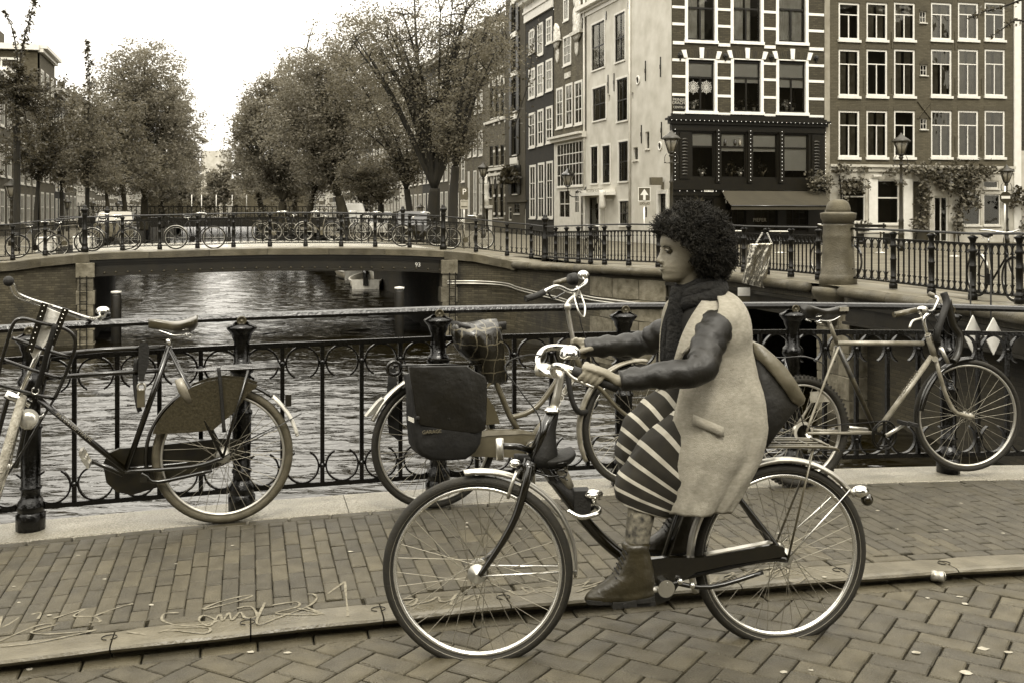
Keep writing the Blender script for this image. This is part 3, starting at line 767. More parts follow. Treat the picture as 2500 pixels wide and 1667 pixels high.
# service ladder beside the opening and mooring posts
def strutpost(x, yt, d, r, name, label, h=2.6, tilt=(0, 0)):
    p = at(x, yt, d); m_ = MB(); m_.lathe([(r, -3.2-0*h), (r*1.05, p.z-.1), (r*.9, p.z-.02), (0, p.z)], 10); e = m_.build(name, mat('tarred_wood', .018, .6, 0, .4, 6, .4, 20)); e.location = (p.x, p.y, 0)
    k_ = MB().lathe([(r*1.1, p.z-.02), (r*1.1, p.z+.04), (0, p.z+.06)], 10).build('cap', M_white, e); return ts(e, label, 'post')
strutpost(284, 715, 31.0, .14, 'mooring_post', 'dark wooden mooring post with pale cap at the left bridge abutment')
strutpost(975, 705, 31.4, .13, 'mooring_post', 'dark wooden mooring post with pale cap at the right bridge abutment')
for t, off, nm in ((3.05, 0, 'ladder'), (13.12, 0, 'ladder')):
    p, o = edgept(t); L_ = empty('wall_ladder', 'narrow iron ladder on the stone pier at the %s end of the bridge opening' % ('left' if t < 5 else 'right'), 'ladder', p+o*.07)
    ang = math.atan2(o.y, o.x)+math.pi/2; L_.rotation_euler = (0, 0, ang)
    for s_ in (-.09, .09): MB().box((s_-.012, -.015, -2.6), (s_+.012, .01, -.62)).build('rail', M_ironfar, L_)
    for k in range(7): MB().box((-.088, -.012, -.85-k*.25), (.088, .008, -.83-k*.25)).build('rung', M_ironfar, L_)

# --- right bridge over the side canal (from the corner wall to the bollard and beyond)
B2 = empty('side_bridge', 'low steel side bridge with round stone moulding, left and right of the bollard', 'bridge')
t2 = 24.6; tts = [24.6, 25.9, 27.2, 28.5, 29.8, 30.55]
for a, b in zip(tts, tts[1:]): copstone(B2, a+.006, b-.006, .2, .06, True)
tts = [31.45, 32.6, 33.7, 34.8, 35.95]
for a, b in zip(tts, tts[1:]): copstone(B2, a+.006, b-.006, .2, .06, True)
M_flute = mat('fluted_band', .06, .6, 0, .5, 14, .5, 20, v2=.14, stretch=(4, 4, .3))
wallstrip(B2, 24.6, 30.6, .17, -.02, .07, M_flute, name='fluted_band', n=16); wallstrip(B2, 31.4, 36, .17, -.02, .07, M_flute, name='fluted_band', n=12)
def gird2(t0, t1, z0, z1, inset, thick, nm):
    k_ = MB(); rings = []
    for k in range(17):
        p, o = edgept(t0+(t1-t0)*k/16); q = p-o*inset; q2 = q-o*thick
        rings.append([V((q.x, q.y, z1)), V((q.x, q.y, z0)), V((q2.x, q2.y, z0)), V((q2.x, q2.y, z1))])
    k_.loft(rings, smooth=False); return k_.build(nm, M_steel, B2)
for a, b in ((24.6, 30.6), (31.4, 36)):
    gird2(a, b, -.021, -.09, .0, .4, 'flange'); gird2(a, b, -.091, -.35, .09, .3, 'girder'); gird2(a, b, -.351, -.40, .02, .4, 'flange')
k_ = MB(); vs = []
for i in range(24, 37):
    a = PP[i]; b = PP[i]-OU[i]*9; vs += [V((a.x, a.y, -.1)), V((b.x, b.y, -.1))]
k_.add(vs, [(2*i, 2*i+1, 2*i+3, 2*i+2) for i in range(12)]); k_.build('underside', M_steel, B2, fix=False)
# abutments of the side canal, pier under the bollard, dark wall below the right part
Sw = empty('quay_wall', 'dark brick wall and stone pier below the bollard on the right', 'wall')
def wallbox(parent, p, q, thick, z0, z1, m_):
    d = (q-p); d.z = 0; d.normalize(); n_ = V((-d.y, d.x, 0))*thick
    MB().hexa([V((a.x, a.y, z0)) for a in (p, q, q+n_, p+n_)], [V((a.x, a.y, z1)) for a in (p, q, q+n_, p+n_)]).build('wall', m_, parent)
p0, o0 = edgept(24.6); wallbox(Sw, p0-o0*.1, p0-o0*9, -.6, -2.8, -.1, M_qb2)
a_, oa = edgept(31.35); b_, ob = edgept(36)
wallbox(Sw, a_-oa*.55, b_-ob*.55, .5, -2.8, -.1, M_qb2)
wallbox(Sw, edgept(24.6)[0]-o0*8, edgept(31)[0]-oa*8, .5, -2.8, -.1, M_qb2)  # wall added across the side canal, so the opening stays dark
pc, oc = edgept(31.05)
zz = -.1; i = 0; ang = math.atan2(oc.y, oc.x)+math.pi/2
while zz > -2.6:
    h = .42
    for k in range(2 if i % 2 else 3):
        n_ = 2 if i % 2 else 3; w_ = 1.05/n_; x0 = -.525+w_*k
        q = MB().bbox((x0+.006, -.04+R.uniform(-.01, .01), -h+.006), (x0+w_-.006, .6, -.006), .015).build('stone_block', M_rough, Sw); q.location = (pc.x-oc.x*.2, pc.y-oc.y*.2, zz); q.rotation_euler = (0, 0, ang)
    zz -= h; i += 1
# round stone swell of the moulding at the bollard
bo = PP[31]+OU[31]*.12
dB = bo.y; sB = dB/F
Bl = empty('bollard', 'big round stone bollard with domed head at the corner of the side bridge', 'bollard', (bo.x, bo.y, .0))
def zy(y): return CH+(HZ-y)*sB
Mb = mat('bollard_stone', .11, .75, 0, .35, 3, .5, 40, patch=2)
def w2(w): return w*sB/4
MB().lathe([(w2(150), zy(790)), (w2(165), zy(760)), (w2(200), zy(735)), (w2(240), zy(722)), (w2(252), zy(712)), (w2(246), zy(702)), (w2(90), zy(698))], 28).build('base_moulding', Mb, Bl)
MB().lathe([(w2(180), zy(700)), (w2(180), zy(677)), (w2(172), zy(671)), (w2(165), zy(668)), (w2(165), zy(660)), (w2(158), zy(656)), (w2(152), zy(628)), (w2(151), zy(626)), (w2(151), zy(608)), (w2(149), zy(606)), (w2(146), zy(582)), (w2(150), zy(578)), (w2(146), zy(573)), (w2(142), zy(552)), (w2(146), zy(546))], 28).build('shaft', Mb, Bl)
MB().lathe([(w2(150), zy(546)), (w2(154), zy(538)), (w2(168), zy(534)), (w2(168), zy(528)), (w2(172), zy(525)), (w2(172), zy(521)), (w2(120), zy(518))], 28).build('cap', Mb, Bl)
MB().lathe([(w2(116), zy(519)), (w2(118), zy(512)), (w2(112), zy(504)), (w2(98), zy(496)), (w2(78), zy(491)), (w2(40), zy(487.5)), (0, zy(487))], 28).build('dome', Mb, Bl)
# diamond shipping signs under the right girder, square sign beside the opening
def plate(x, y, d, pts, name, label, m_, off=.0, ang=BA+.9):
    p = at(x, y, d); s = d/F; e = MB().prism([((a-x)*s, (y-b)*s) for a, b in pts], -.01, .01).build(name, m_, None, p, (0, 0, 0)); return ts(e, label, 'sign')
M_signw = mat('sign_white', .62, .45, 0, .12, 8)
pd, od = edgept(33.9); dd = (pd+od*.06).y
for x, w_, y0, y1, wd in ((2375, 0, 770, 862, 'left'), (2425, 0, 776, 866, 'right')):
    d_ = 15.65 if x < 2400 else 15.15
    p = at(x, 818, d_); s = d_/F
    e = MB().prism([(0, (818-y0)*s), (26*s, 0), (0, (818-y1)*s), (-26*s, 0)], -.01, .01).build('diamond_sign', M_signw, None, p, (0, 0, .25)); ts(e, 'white diamond shipping sign hung below the bridge, %s one of the pair' % wd, 'sign')
    MB().tube([V((0, .012, 0)), V((0, .05, 0)), V((0, .05, .9))], .012, 6).build('hanger', M_ironfar, e)
s_ = empty('square_sign', 'small square sign with a white band on the dark side bridge girder', 'sign', at(1816, 722, 22.7)); q = 22.7/F
MB().box((-15*q, -.01, -17*q), (15*q, .01, 18*q)).build('board', mat('sign_olive', .10, .5), s_); MB().box((-15*q, -.016, -1*q), (15*q, -.0105, 19.5*q)).build('white_band', M_signw, s_)
# foil-wrapped planter hanging on chains from the quay railing
fp = empty('wrapped_planter', 'foil-wrapped flat box hanging on two chains from the quay railing behind the woman', 'planter', at(1853, 650, 22.0)); q = 22.0/F
M_foil = mat('crumpled_foil', .34, .22, .95, .3, 5, 1.0, 12, stretch=(2.5, 1, .6), v2=.5)
def pxl(x, y, o=0): return V(((x-1853)*q, o, (650-y)*q))
k_ = MB(); N_ = 30
def foilpt(i, j, o):
    u, v = i/N_, j/N_; a = pxl(1832, 596).lerp(pxl(1884, 594), u); b = pxl(1812, 692).lerp(pxl(1864, 704), u); p = a.lerp(b, v)
    p.y = o+.03*mnoise.noise(V((u*5+v*1.5, v*2.2, o)))+.03*abs(mnoise.noise(V((u*9+v*3, v*3.4, 7))))+.02*abs(mnoise.noise(V((u*4, v*16, 3)))); return p
fr_ = [[foilpt(i, j, -.10) for i in range(N_+1)] for j in range(N_+1)]; bk = [[foilpt(i, j, .06) for i in range(N_+1)] for j in range(N_+1)]
vs = [p for r_ in fr_ for p in r_]+[p for r_ in bk for p in r_]; K = N_+1; fs = []
for j in range(N_):
    for i in range(N_): a = j*K+i; fs.append((a, a+1, a+K+1, a+K)); b = a+K*K; fs.append((b, b+K, b+K+1, b+1))
for i in range(N_):
    fs.append((i, i+K*K, i+1+K*K, i+1)); a = N_*K+i; fs.append((a, a+1, a+1+K*K, a+K*K)); a = i*K; fs.append((a, a+K, a+K+K*K, a+K*K)); a = i*K+N_; fs.append((a, a+K*K, a+K+K*K, a+K))
k_.add(vs, fs, True).build('wrapping', M_foil, fp)
for (x0, y0, x1, y1) in ((1846, 594, 1864, 570), (1883, 594, 1876, 570)):
    k_ = MB(); a, b = pxl(x0, y0, -.02), pxl(x1, y1, .1)
    for j in range(11):
        c = a.lerp(b, (j+.5)/11); M4 = Matrix.Rotation(j*1.57, 3, 'Z') @ Matrix.Rotation(.4, 3, 'Y'); k_.torus(c, .016, .005, 10, 4, M4)
    k_.build('chain', mat('galvanised', .6, .3, .6), fp)
# two small boats beyond the bridge
def boat(x, y, d, L_, Wd, rz, label, v, cover=False):
    p = onz(x, y, WZ); e = empty('rowing_boat', label, 'boat', p, rz); k_ = MB(); rings = []
    for i in range(13):
        t = i/12; wv = Wd/2*math.sin(math.pi*min(1, .18+.82*t)**.8)**.6 if t < 1 else .02; wv = Wd/2*(1-(1-t*1.6)**2 if t < .55 else 1)*(1 if t < .8 else 1-(t-.8)*1.0); x_ = L_*(t-.5)
        sh = .42+.22*(1-t)**2
        sec = []
        for j in range(9):
            a = math.pi*j/8; yy = -math.cos(a)*max(wv, .03); zz = -.15+(sh+.15)*(1-math.sin(a)**.6); sec.append(V((x_, yy, zz)))
        sec2 = [V((s.x*.97, s.y*.9, s.z+.05 if 0 < j < 8 else s.z)) for j, s in enumerate(sec)]
        rings.append(sec+list(reversed(sec2)))
    k_.loft(rings).build('hull', mat('boat_hull_%s' % v, v, .4), e)
    for t in (.35, .6, .82): MB().box((L_*(t-.5)-.12, -Wd*.42, .28), (L_*(t-.5)+.12, Wd*.42, .31)).build('thwart', mat('boat_wood', .3, .5), e)
    if cover:
        MB().box((L_*.42, -.12, .2), (L_*.52, .12, .75)).lathe([(.14, .55), (.16, .8), (.1, .92), (0, .93)], 10, o=(L_*.49, 0, 0)).build('outboard_motor', M_black, e)
    MB().box((L_*.47, -Wd*.38, -.1), (L_*.5, Wd*.38, .46)).build('transom', mat('boat_rim', .5, .5), e); MB().box((-L_*.3, -Wd*.34, .02), (L_*.46, Wd*.34, .06)).build('floor', mat('boat_wood', .3, .5), e)
    gw = MB()
    for s_ in (-1, 1): gw.tube([V((L_*(t/10-.5), s_*(Wd/2*(1-(1-t/10*1.6)**2 if t < 5.5 else 1)*(1 if t < 8 else 1-(t/10-.8))), .44+.22*(1-t/10)**2)) for t in range(11)], .035, 6)
    gw.build('gunwale', mat('boat_rim', .5, .5), e); return e
boat(897, 700, 0, 4.2, 1.7, CA-1.75, 'small open motorboat moored by the right wall just beyond the bridge', .35, True)
boat(852, 678, 0, 4.0, 1.6, CA-1.5, 'second small pale boat moored ahead of the motorboat, half hidden by the bridge', .22)

# second bridge far down the canal, crowded with bicycles and greenery
B3 = empty('far_bridge', 'flat distant bridge crossing the canal between the tree rows', 'bridge', (0, 0, 0))
a_, b_ = cw_(-30, 62), cw_(-4, 62)
MB().hexa([a_+V((0, 0, .3)), b_+V((0, 0, .3)), b_+DA*8+V((0, 0, .3)), a_+DA*8+V((0, 0, .3))], [a_+V((0, 0, 1.15)), b_+V((0, 0, 1.15)), b_+DA*8+V((0, 0, 1.15)), a_+DA*8+V((0, 0, 1.15))]).build('deck', M_steel, B3)
for t in (.02, .98): p = a_.lerp(b_, t); MB().box((p.x-1.6, p.y, -2.8), (p.x+1.6, p.y+8, .29)).build('abutment', M_qb2, B3)
k_ = MB()
for j in range(66): p = a_.lerp(b_, j/65)+V((0, 0, 1.15)); k_.beam(p, p+V((0, 0, 1.0)), .06, .06, (0, 1, 0))
k_.beam(a_+V((0, 0, 2.15)), b_+V((0, 0, 2.15)), .08, .08); o = k_.build('railing', M_ironfar, B3); o['kind'] = 'stuff'
rng_ = np.random.default_rng(77); n_ = 2600; t_ = rng_.random(n_); pa, pb_ = np.array(a_), np.array(b_)
cn = pa+(pb_-pa)*t_[:, None]+np.stack([np.zeros(n_), .5+rng_.random(n_), 1.2+1.5*rng_.random(n_)**1.3*(.8+.3*np.sin(t_*40))], 1)
_hedge_pts = cn
for j, x in enumerate((468, 492, 528, 567, 602)):
    p = at(x, 476, 108); e = MB().tube([(0, 0, 1.0), (0, 0, p.z)], .05, 6).build('white_pole', M_white, None, (p.x, p.y, 0)); ts(e, '%s of five thin white poles on the distant bridge, counted from the left' % ['first', 'second', 'third', 'fourth', 'fifth'][j], 'pole')
# unseen house blocks behind and beside the camera, added to darken reflections and side light
for k, (x0, y0, x1, y1, h_, lb) in enumerate(((-26, -30, -12, -14, 14, 'unseen added brick block behind the bridge on the left'), (-10, -34, 8, -22, 13, 'unseen added brick block behind the bridge in the middle'), (10, -30, 26, -12, 15, 'unseen added brick block behind the bridge on the right'), (26, 2, 38, 34, 14, 'unseen added brick block outside the right edge of the view'), (-44, 2, -30, 26, 13, 'unseen added brick block outside the left edge of the view'))):
    e = empty('unseen_block', lb, 'building', ((x0+x1)/2, (y0+y1)/2, 0)); w_, d_ = (x1-x0)/2, (y1-y0)/2
    MB().box((-w_, -d_, -2.7), (w_, d_, h_)).build('wall', brickmat('block_brick', .06, .05), e); MB().hexa([(-w_, -d_, h_+.01), (w_, -d_, h_+.01), (w_, d_, h_+.01), (-w_, d_, h_+.01)], [(-w_*.8, -d_*.6, h_+2.5), (w_*.8, -d_*.6, h_+2.5), (w_*.8, d_*.6, h_+2.5), (-w_*.8, d_*.6, h_+2.5)]).build('roof', mat('slate', .05, .7, 0, .2, 3), e)
# ---------------------------------------------------------------- buildings
M_curt = mat('curtain', .70, .9, 0, .2, 3)
M_curtd = mat('dark_curtain', .24, .9, 0, .3, 3)
M_blind = mat('roller_blind', .85, .8, 0, .05, 3)
def facade(parent, x0, x1, z0, z1, holes, m_, depth=.16, name='wall', y=0.0, back=None):
    """wall sheet with real openings and reveals (local x, z; outside is -y)"""
    xs = sorted(set([x0, x1]+[h[0] for h in holes]+[h[2] for h in holes])); zs = sorted(set([z0, z1]+[h[1] for h in holes]+[h[3] for h in holes]))
    xs = [x for x in xs if x0 <= x <= x1]; zs = [z for z in zs if z0 <= z <= z1]
    k = MB()
    for i in range(len(xs)-1):
        for j in range(len(zs)-1):
            cx, cz = (xs[i]+xs[i+1])/2, (zs[j]+zs[j+1])/2
            if any(h[0] < cx < h[2] and h[1] < cz < h[3] for h in holes): continue
            k.add([(xs[i], y, zs[j]), (xs[i+1], y, zs[j]), (xs[i+1], y, zs[j+1]), (xs[i], y, zs[j+1])], [(0, 1, 2, 3)])
    for h in holes:
        a, b, c, d = max(h[0], x0), max(h[1], z0), min(h[2], x1), min(h[3], z1)
        k.add([(a, y, b), (c, y, b), (c, y, d), (a, y, d), (a, y+depth, b), (c, y+depth, b), (c, y+depth, d), (a, y+depth, d)], [(0, 1, 5, 4), (1, 2, 6, 5), (2, 3, 7, 6), (3, 0, 4, 7)])
    return k.build(name, m_, parent, fix=False)
def window(parent, x0, z0, x1, z1, fm, fw=.07, vert=(), horiz=(), vz=(0, 1), rec=.10, sill=True, sillm=None, room=.5, curtain=None, blind=0, sillw=.06, thin=.03, slim=False, dark=True):
    """frame mesh 'window' with panes, sill and what hangs behind the glass as its sub-parts. vert/horiz are fractions; vz limits the uprights."""
    k = MB(); y0, y1 = rec, rec+.06; w_, h_ = x1-x0, z1-z0
    k.box((x0, y0, z0), (x0+fw, y1, z1)); k.box((x1-fw, y0, z0), (x1, y1, z1)); k.box((x0+fw, y0, z0), (x1-fw, y1, z0+fw)); k.box((x0+fw, y0, z1-fw), (x1-fw, y1, z1))
    hz = [z0+fw+(h_-2*fw)*t for t in horiz]; vx = [x0+fw+(w_-2*fw)*t for t in vert]
    za, zb = z0+fw+(h_-2*fw)*vz[0], z0+fw+(h_-2*fw)*vz[1]
    for z in hz: k.box((x0+fw, y0+.004, z-thin/2), (x1-fw, y1-.004, z+thin/2))
    for x in vx: k.box((x-thin/2, y0+.008, max(za, z0+fw)), (x+thin/2, y1-.008, min(zb, z1-fw)))
    f = k.build('window', fm, parent)
    xs = [x0+fw]+vx+[x1-fw]; zs = [z0+fw]+hz+[z1-fw]
    if slim: MB().add([(x0+fw, y0+.03, z0+fw), (x1-fw, y0+.03, z0+fw), (x1-fw, y0+.03, z1-fw), (x0+fw, y0+.03, z1-fw)], [(0, 1, 2, 3)]).build('pane', M_glass, f, fix=False)
    else:
        for j in range(len(zs)-1):
            cz = (zs[j]+zs[j+1])/2
            XS = xs if za <= cz <= zb else [xs[0], xs[-1]]
            for i in range(len(XS)-1):
                t = R.uniform(-.004, .004); u = R.uniform(-.004, .004)
                MB().add([(XS[i], y0+.03+t, zs[j]), (XS[i+1], y0+.03-t, zs[j]), (XS[i+1], y0+.03-t+u, zs[j+1]), (XS[i], y0+.03+t+u, zs[j+1])], [(0, 1, 2, 3)]).build('pane', M_glass, f, fix=False)
    if sill: MB().box((x0-.05, -.07, z0-sillw-.002), (x1+.05, rec, z0-.002)).build('sill', sillm or fm, f)
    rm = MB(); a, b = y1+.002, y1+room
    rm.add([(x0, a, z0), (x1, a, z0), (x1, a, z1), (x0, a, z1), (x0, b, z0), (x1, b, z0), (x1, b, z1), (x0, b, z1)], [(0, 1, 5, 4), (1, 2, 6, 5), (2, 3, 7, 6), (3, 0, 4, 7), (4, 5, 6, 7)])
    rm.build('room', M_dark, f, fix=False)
    if curtain:
        for (ca, cb, mt_) in curtain:
            c = MB(); n = 16; vs = []
            for i in range(n+1):
                t = i/n; x = x0+fw+(w_-2*fw)*(ca+(cb-ca)*t); yy = y1+.09+.025*math.sin(t*n*1.9)
                vs += [(x, yy, z0+.04), (x, yy, z1-.02)]
            c.add(vs, [(2*i, 2*i+2, 2*i+3, 2*i+1) for i in range(n)], True).build('curtain', mt_, f, fix=False)
    if blind: MB().box((x0+fw*.6, y1+.03, z1-(z1-z0)*blind), (x1-fw*.6, y1+.036, z1-.01)).build('blind', M_blind, f)
    return f
class House:
    def __init__(s, name, label, cat, u0, s0, rz, group=None):
        s.fr = Fr(cw_(u0, s0, .25), rz); s.e = empty(name, label, cat, s.fr.loc, rz, group)
    def rect(s, x0, y0, x1, y1, off=0):
        a = s.fr.at(x0, (y0+y1)/2, off); b = s.fr.at(x1, (y0+y1)/2, off); xm = (x0+x1)/2
        za = s.fr.at(xm, y1, off).z; zb = s.fr.at(xm, y0, off).z
        return [min(a.x, b.x), za, max(a.x, b.x), zb]
# --- the shop house with banded brick, frontal
SH = House('shop_house', 'banded brick and white stone house with dark carved wooden shop front on the corner', 'house', 0, 0, CA)
g4 = lambda x, y: (1550+x*.3189, y*.3189)
def r4(x0, y0, x1, y1): a = g4(x0, y0); b = g4(x1, y1); return SH.rect(a[0], a[1], b[0], b[1])
SW = SH.fr.at(*g4(1447, 600)).x; SX0 = SH.fr.at(*g4(285, 600)).x
M_sbrick = brickmat('shop_brick', .075, .05, .22, .075, .012, stain=.15, vary=.25)
M_band = mat('white_band', .70, .6, 0, .06, 4)
M_wood = mat('dark_painted_wood', .014, .4, 0, .3, 8, spec=.4)
holes = []; wins = []
for (a, b, c, d, kind) in ((400,-170,614,312,0),(750,-165,966,320,0),(1097,-160,1310,326,0),(405,470,612,852,1),(752,472,966,858,1),(1098,478,1310,864,1)):
    q = r4(a, b, c, d); wins.append((q, kind)); holes.append([q[0]-.09, q[1], q[2]+.09, q[3]+.03])
ztop = 14.5; zshop = SH.fr.at(*g4(860, 885)).z
facade(SH.e, SX0, SW, zshop, ztop, holes, M_sbrick)
k_ = MB().box((SX0+.3, 11.9, 0), (SW, 12, ztop)).box((SX0+.9, .2, ztop-.2), (SW, 11.89, ztop-.1)); k_.build('body', M_sbrick, SH.e)
for i, (q, kind) in enumerate(wins):
    cur = None; bl = 0
    if kind == 0: cur = ((0, .42, M_curt), (.52 if i != 2 else .25, .72 if i < 2 else .98, M_curt))
    window(SH.e, q[0], q[1], q[2], q[3], M_wood, .075, (.5,), (.52 if kind == 0 else .69,), (0, .52 if kind == 0 else .69), rec=.08, sill=False, curtain=cur, blind=(0 if kind == 0 else .34 if i == 3 else .42 if i == 4 else .5), room=.8, thin=.07)
    k_ = MB()                                               # white stone surround, set proud
    z0, z1 = q[1], q[3]
    MB().box((q[0]-.11, -.035, z0), (q[0]+.02, .079, z1+.05)).build('jamb', M_band, SH.e); MB().box((q[2]-.02, -.035, z0), (q[2]+.11, .079, z1+.05)).build('jamb', M_band, SH.e)
    MB().box((q[0]-.14, -.07, z0-.13), (q[2]+.14, .09, z0-.002)).build('sill', M_band, SH.e)
    if kind: MB().box((q[0]-.105, -.03, z1+.051), (q[2]+.105, .07, z1+.10)).build('lintel', M_band, SH.e)
# white bands between the windows
segs = lambda row: [(SX0, wins[row*3][0][0]-.112)]+[(wins[row*3+i][0][2]+.112, wins[row*3+i+1][0][0]-.112) for i in (0, 1)]+[(wins[row*3+2][0][2]+.112, SW)]
bandz = [(SH.fr.at(*g4(x, y)).z) for x, y in ((330,-85),(330,57),(330,187))]
for z in bandz:
    for a, b in segs(0): MB().box((a, -.02, z-.055), (b, .0, z+.055)).build('stone_band', M_band, SH.e)
zz_ = SH.fr.at(*g4(330, 330)).z
for a, b in segs(0): MB().box((a+.03, -.04, zz_-.075), (b-.03, .0, zz_+.06)).build('stone_band', M_band, SH.e)
for y in (462, 588, 727, 866):
    z = SH.fr.at(*g4(330, y)).z
    for a, b in segs(1):
        if y == 866: a, b = a+.03, b-.03
        MB().box((a, -.02, z-.055), (b, .0, z+.055)).build('stone_band', M_band, SH.e)
M_vous = mat('arch_brick', .06, .8, 0, .3, 12, rand=.3)
for q, kind in wins[3:]:                                    # flat arches: stone ends and key, brick voussoirs between
    zb, zt_ = q[3]+.103, q[3]+.42; cx = (q[0]+q[2])/2; W_ = (q[2]-q[0])+.30; n = 17
    for j in range(n):
        t0, t1 = j/n, (j+1)/n; b0, b1 = cx-W_/2+W_*t0, cx-W_/2+W_*t1; s0 = 1+.13
        T0, T1 = cx+(b0-cx)*s0, cx+(b1-cx)*s0; rise = lambda x: .07*(1-((x-cx)/(W_/2))**2)
        key = j in (0, 8, 16); dz = .07 if j == 8 else 0
        if key:
            g = .035; MB().prism([(b0-g, zb), (b1+g, zb), (T1+g+.02, zt_+dz+rise(b1)), (T0-g-.02, zt_+dz+rise(b0))], -.06, .0).build('voussoir', M_band, SH.e)
        else:
            MB().prism([(b0+.008, zb), (b1-.008, zb), (T1-.008, zt_-.03+rise(b1)), (T0+.008, zt_-.03+rise(b0))], -.015, .0).build('voussoir', M_vous, SH.e)
ros = MB()
for k in range(8): a = k*math.pi/4; ros.ball((.07*math.cos(a), -.03, .07*math.sin(a)), .05, 6, 5, (1, .6, 1))
ros.ball((0, -.06, 0), .06, 8, 6).box((-.03, -.05, -.22), (.03, -.01, -.05)); rosm = ros.mesh('rosette', M_wood)
for x, y in ((345,425),(690,432),(1043,440),(1385,447)): p = SH.fr.at(*g4(x, y)); inst('rosette', rosm, SH.e, (p.x, -.01, p.z))
# painted street name
q = r4(297, 745, 390, 848); MB().box((q[0], -.022, q[1]), (q[2], -.001, q[3])).build('name_plate', M_wood, SH.e)
cx = (q[0]+q[2])/2; hz = q[3]-q[1]; M_let = mat('sign_lettering', .40, .6)
for s_, f_, z in (('PRINSEN', .17, .78), ('GRACHT.', .17, .55), ('CENTRUM', .13, .22)): textobj('lettering', s_, M_let, SH.e, Matrix.Translation((cx, -.024, q[1]+hz*z)) @ UPR, f_, .002)
# shop front
q = r4(265, 890, 1440, 1400); zc = q[3]; xl, xr = SX0-.06, SW+.02
zb = SH.fr.at(*g4(860, 1440)).z; zw0 = SH.fr.at(*g4(860, 1366)).z; zw1 = SH.fr.at(*g4(860, 1025)).z
MB().box((SX0-.02, -.02, zshop-.12), (SW, .1, zshop-.002)).box((xl-.1, -.12, zshop-.2), (xr+.05, .1, zshop-.121)).box((xl-.22, -.30, zshop-.29), (xr+.14, .1, zshop-.201)).box((xl-.1, -.2, zshop-.44), (xr+.06, .1, zshop-.291)).box((xl, -.12, zw1+.06), (xr, .1, zshop-.441)).build('cornice', M_wood, SH.e)
sw = [r4(a, 1025, b, 1366) for a, b in ((433,602),(655,846),(898,1086),(1138,1324))]
hs = [[w_[0], zw0, w_[2], zw1] for w_ in sw]
facade(SH.e, xl, xr, zb-.02, zw1+.059, hs, M_wood, .12, 'shopfront', y=-.06)
for i, w_ in enumerate(hs):
    window(SH.e, w_[0], w_[1], w_[2], w_[3], M_wood, .05, (), (.70,), rec=.0, sill=False, blind=(.30, .40, .40, .82)[i], room=1.2, thin=.07)
for i, (a, b) in enumerate(zip([xl]+[h[2] for h in hs], [h[0] for h in hs]+[xr])):       # pilasters with half-round fluting
    c = (a+b)/2; w_ = (b-a)
    if i in (0, 4):
        w_ = .42; c = a+(b-a)*(.62 if i == 0 else .45); MB().box((c-w_/2, -.11, zw0-.05), (c+w_/2, -.061, zw1)).build('pilaster', M_wood, SH.e)
        for j in range(12): k_ = MB().lathe([(.0, -.02), (.13, -.015), (.15, .02), (.0, .07)], 10, o=(c, -.12, zw0+.12+j*(zw1-zw0-.3)/12), M=Matrix.Diagonal((1, .25, 1)).to_3x3()); k_.build('scale_carving', mat('carved_wood', .03, .5, 0, .4, 9), SH.e)
    else: MB().box((c-.09, -.14, zw0-.1), (c+.09, -.061, zw1+.02)).box((c-.12, -.16, zw1+.021), (c+.12, -.061, zw1+.1)).box((c-.12, -.16, zw0-.2), (c+.12, -.061, zw0-.101)).build('pilaster', M_wood, SH.e)
MB().box((xl-.04, -.16, zb-.02), (xr+.04, -.061, zb+.14)).box((xl-.02, -.22, zb-.1), (xr+.06, .1, zb-.021)).box((xl, -.12, zb-.34), (xr, .1, zb-.101)).build('lower_cornice', M_wood, SH.e)
# strings of little bulbs
Mbulb = bpy.data.materials.new('bulb'); Mbulb.use_nodes = True; Mbulb.node_tree.nodes['Principled BSDF'].inputs['Emission Color'].default_value = (1, .95, .8, 1); Mbulb.node_tree.nodes['Principled BSDF'].inputs['Emission Strength'].default_value = .8
bm_ = MB().ball((0, 0, 0), .014, 6, 5).mesh('bulb', Mbulb)
for j in range(36): inst('bulb', bm_, SH.e, (xl-.1+(xr-xl+.2)*j/35, -.325, zshop-.30))
for h in [(hs[0][2]+hs[1][0])/2, (hs[1][2]+hs[2][0])/2, (hs[2][2]+hs[3][0])/2, xl+.12, xr-.04]:
    for j in range(14): inst('bulb', bm_, SH.e, (h, -.17, zw0-.1+(zw1-zw0+.2)*j/13))
for j in range(7): inst('bulb', bm_, SH.e, (xl+.3+j*.33, -.23, zb-.16))
# goods and flowers on the window boards
M_flow = leafmat('window_flowers', .5, .3, .3); M_wleaf = leafmat('window_leaves', .07, .5)
def bouquet(parent, x, z, r, m1, y=.2, n=60, name='plant'):
    k = MB()
    for _ in range(n):
        a = V((R.gauss(0, r*.5), R.gauss(0, r*.3), abs(R.gauss(r*.8, r*.5)))); s = r*.22; e1 = V((R.gauss(0, 1), R.gauss(0, 1), R.gauss(0, 1))).normalized()*s; e2 = e1.cross(V((R.gauss(0, 1), R.gauss(0, 1), R.gauss(0, 1)))).normalized()*s
        k.add([a-e1-e2*.6, a+e1-e2*.6, a+e1+e2*.6, a-e1+e2*.6], [(0, 1, 2, 3)])
    o = k.build(name, m1, parent, (x, y, z), fix=False); o['kind'] = 'stuff'; return o
M_pot = mat('pale_pot', .45, .5); 
ti = SH.e
def thing_at(nm, lab, cat, x, z, y=.12):
    p = SH.fr.M @ V((x, y, z)); return empty(nm, lab, cat, p, SH.fr.rz)
bt = [(693,1120,'dark slim'),(769,1120,'round-bellied'),(806,1120,'pale')]
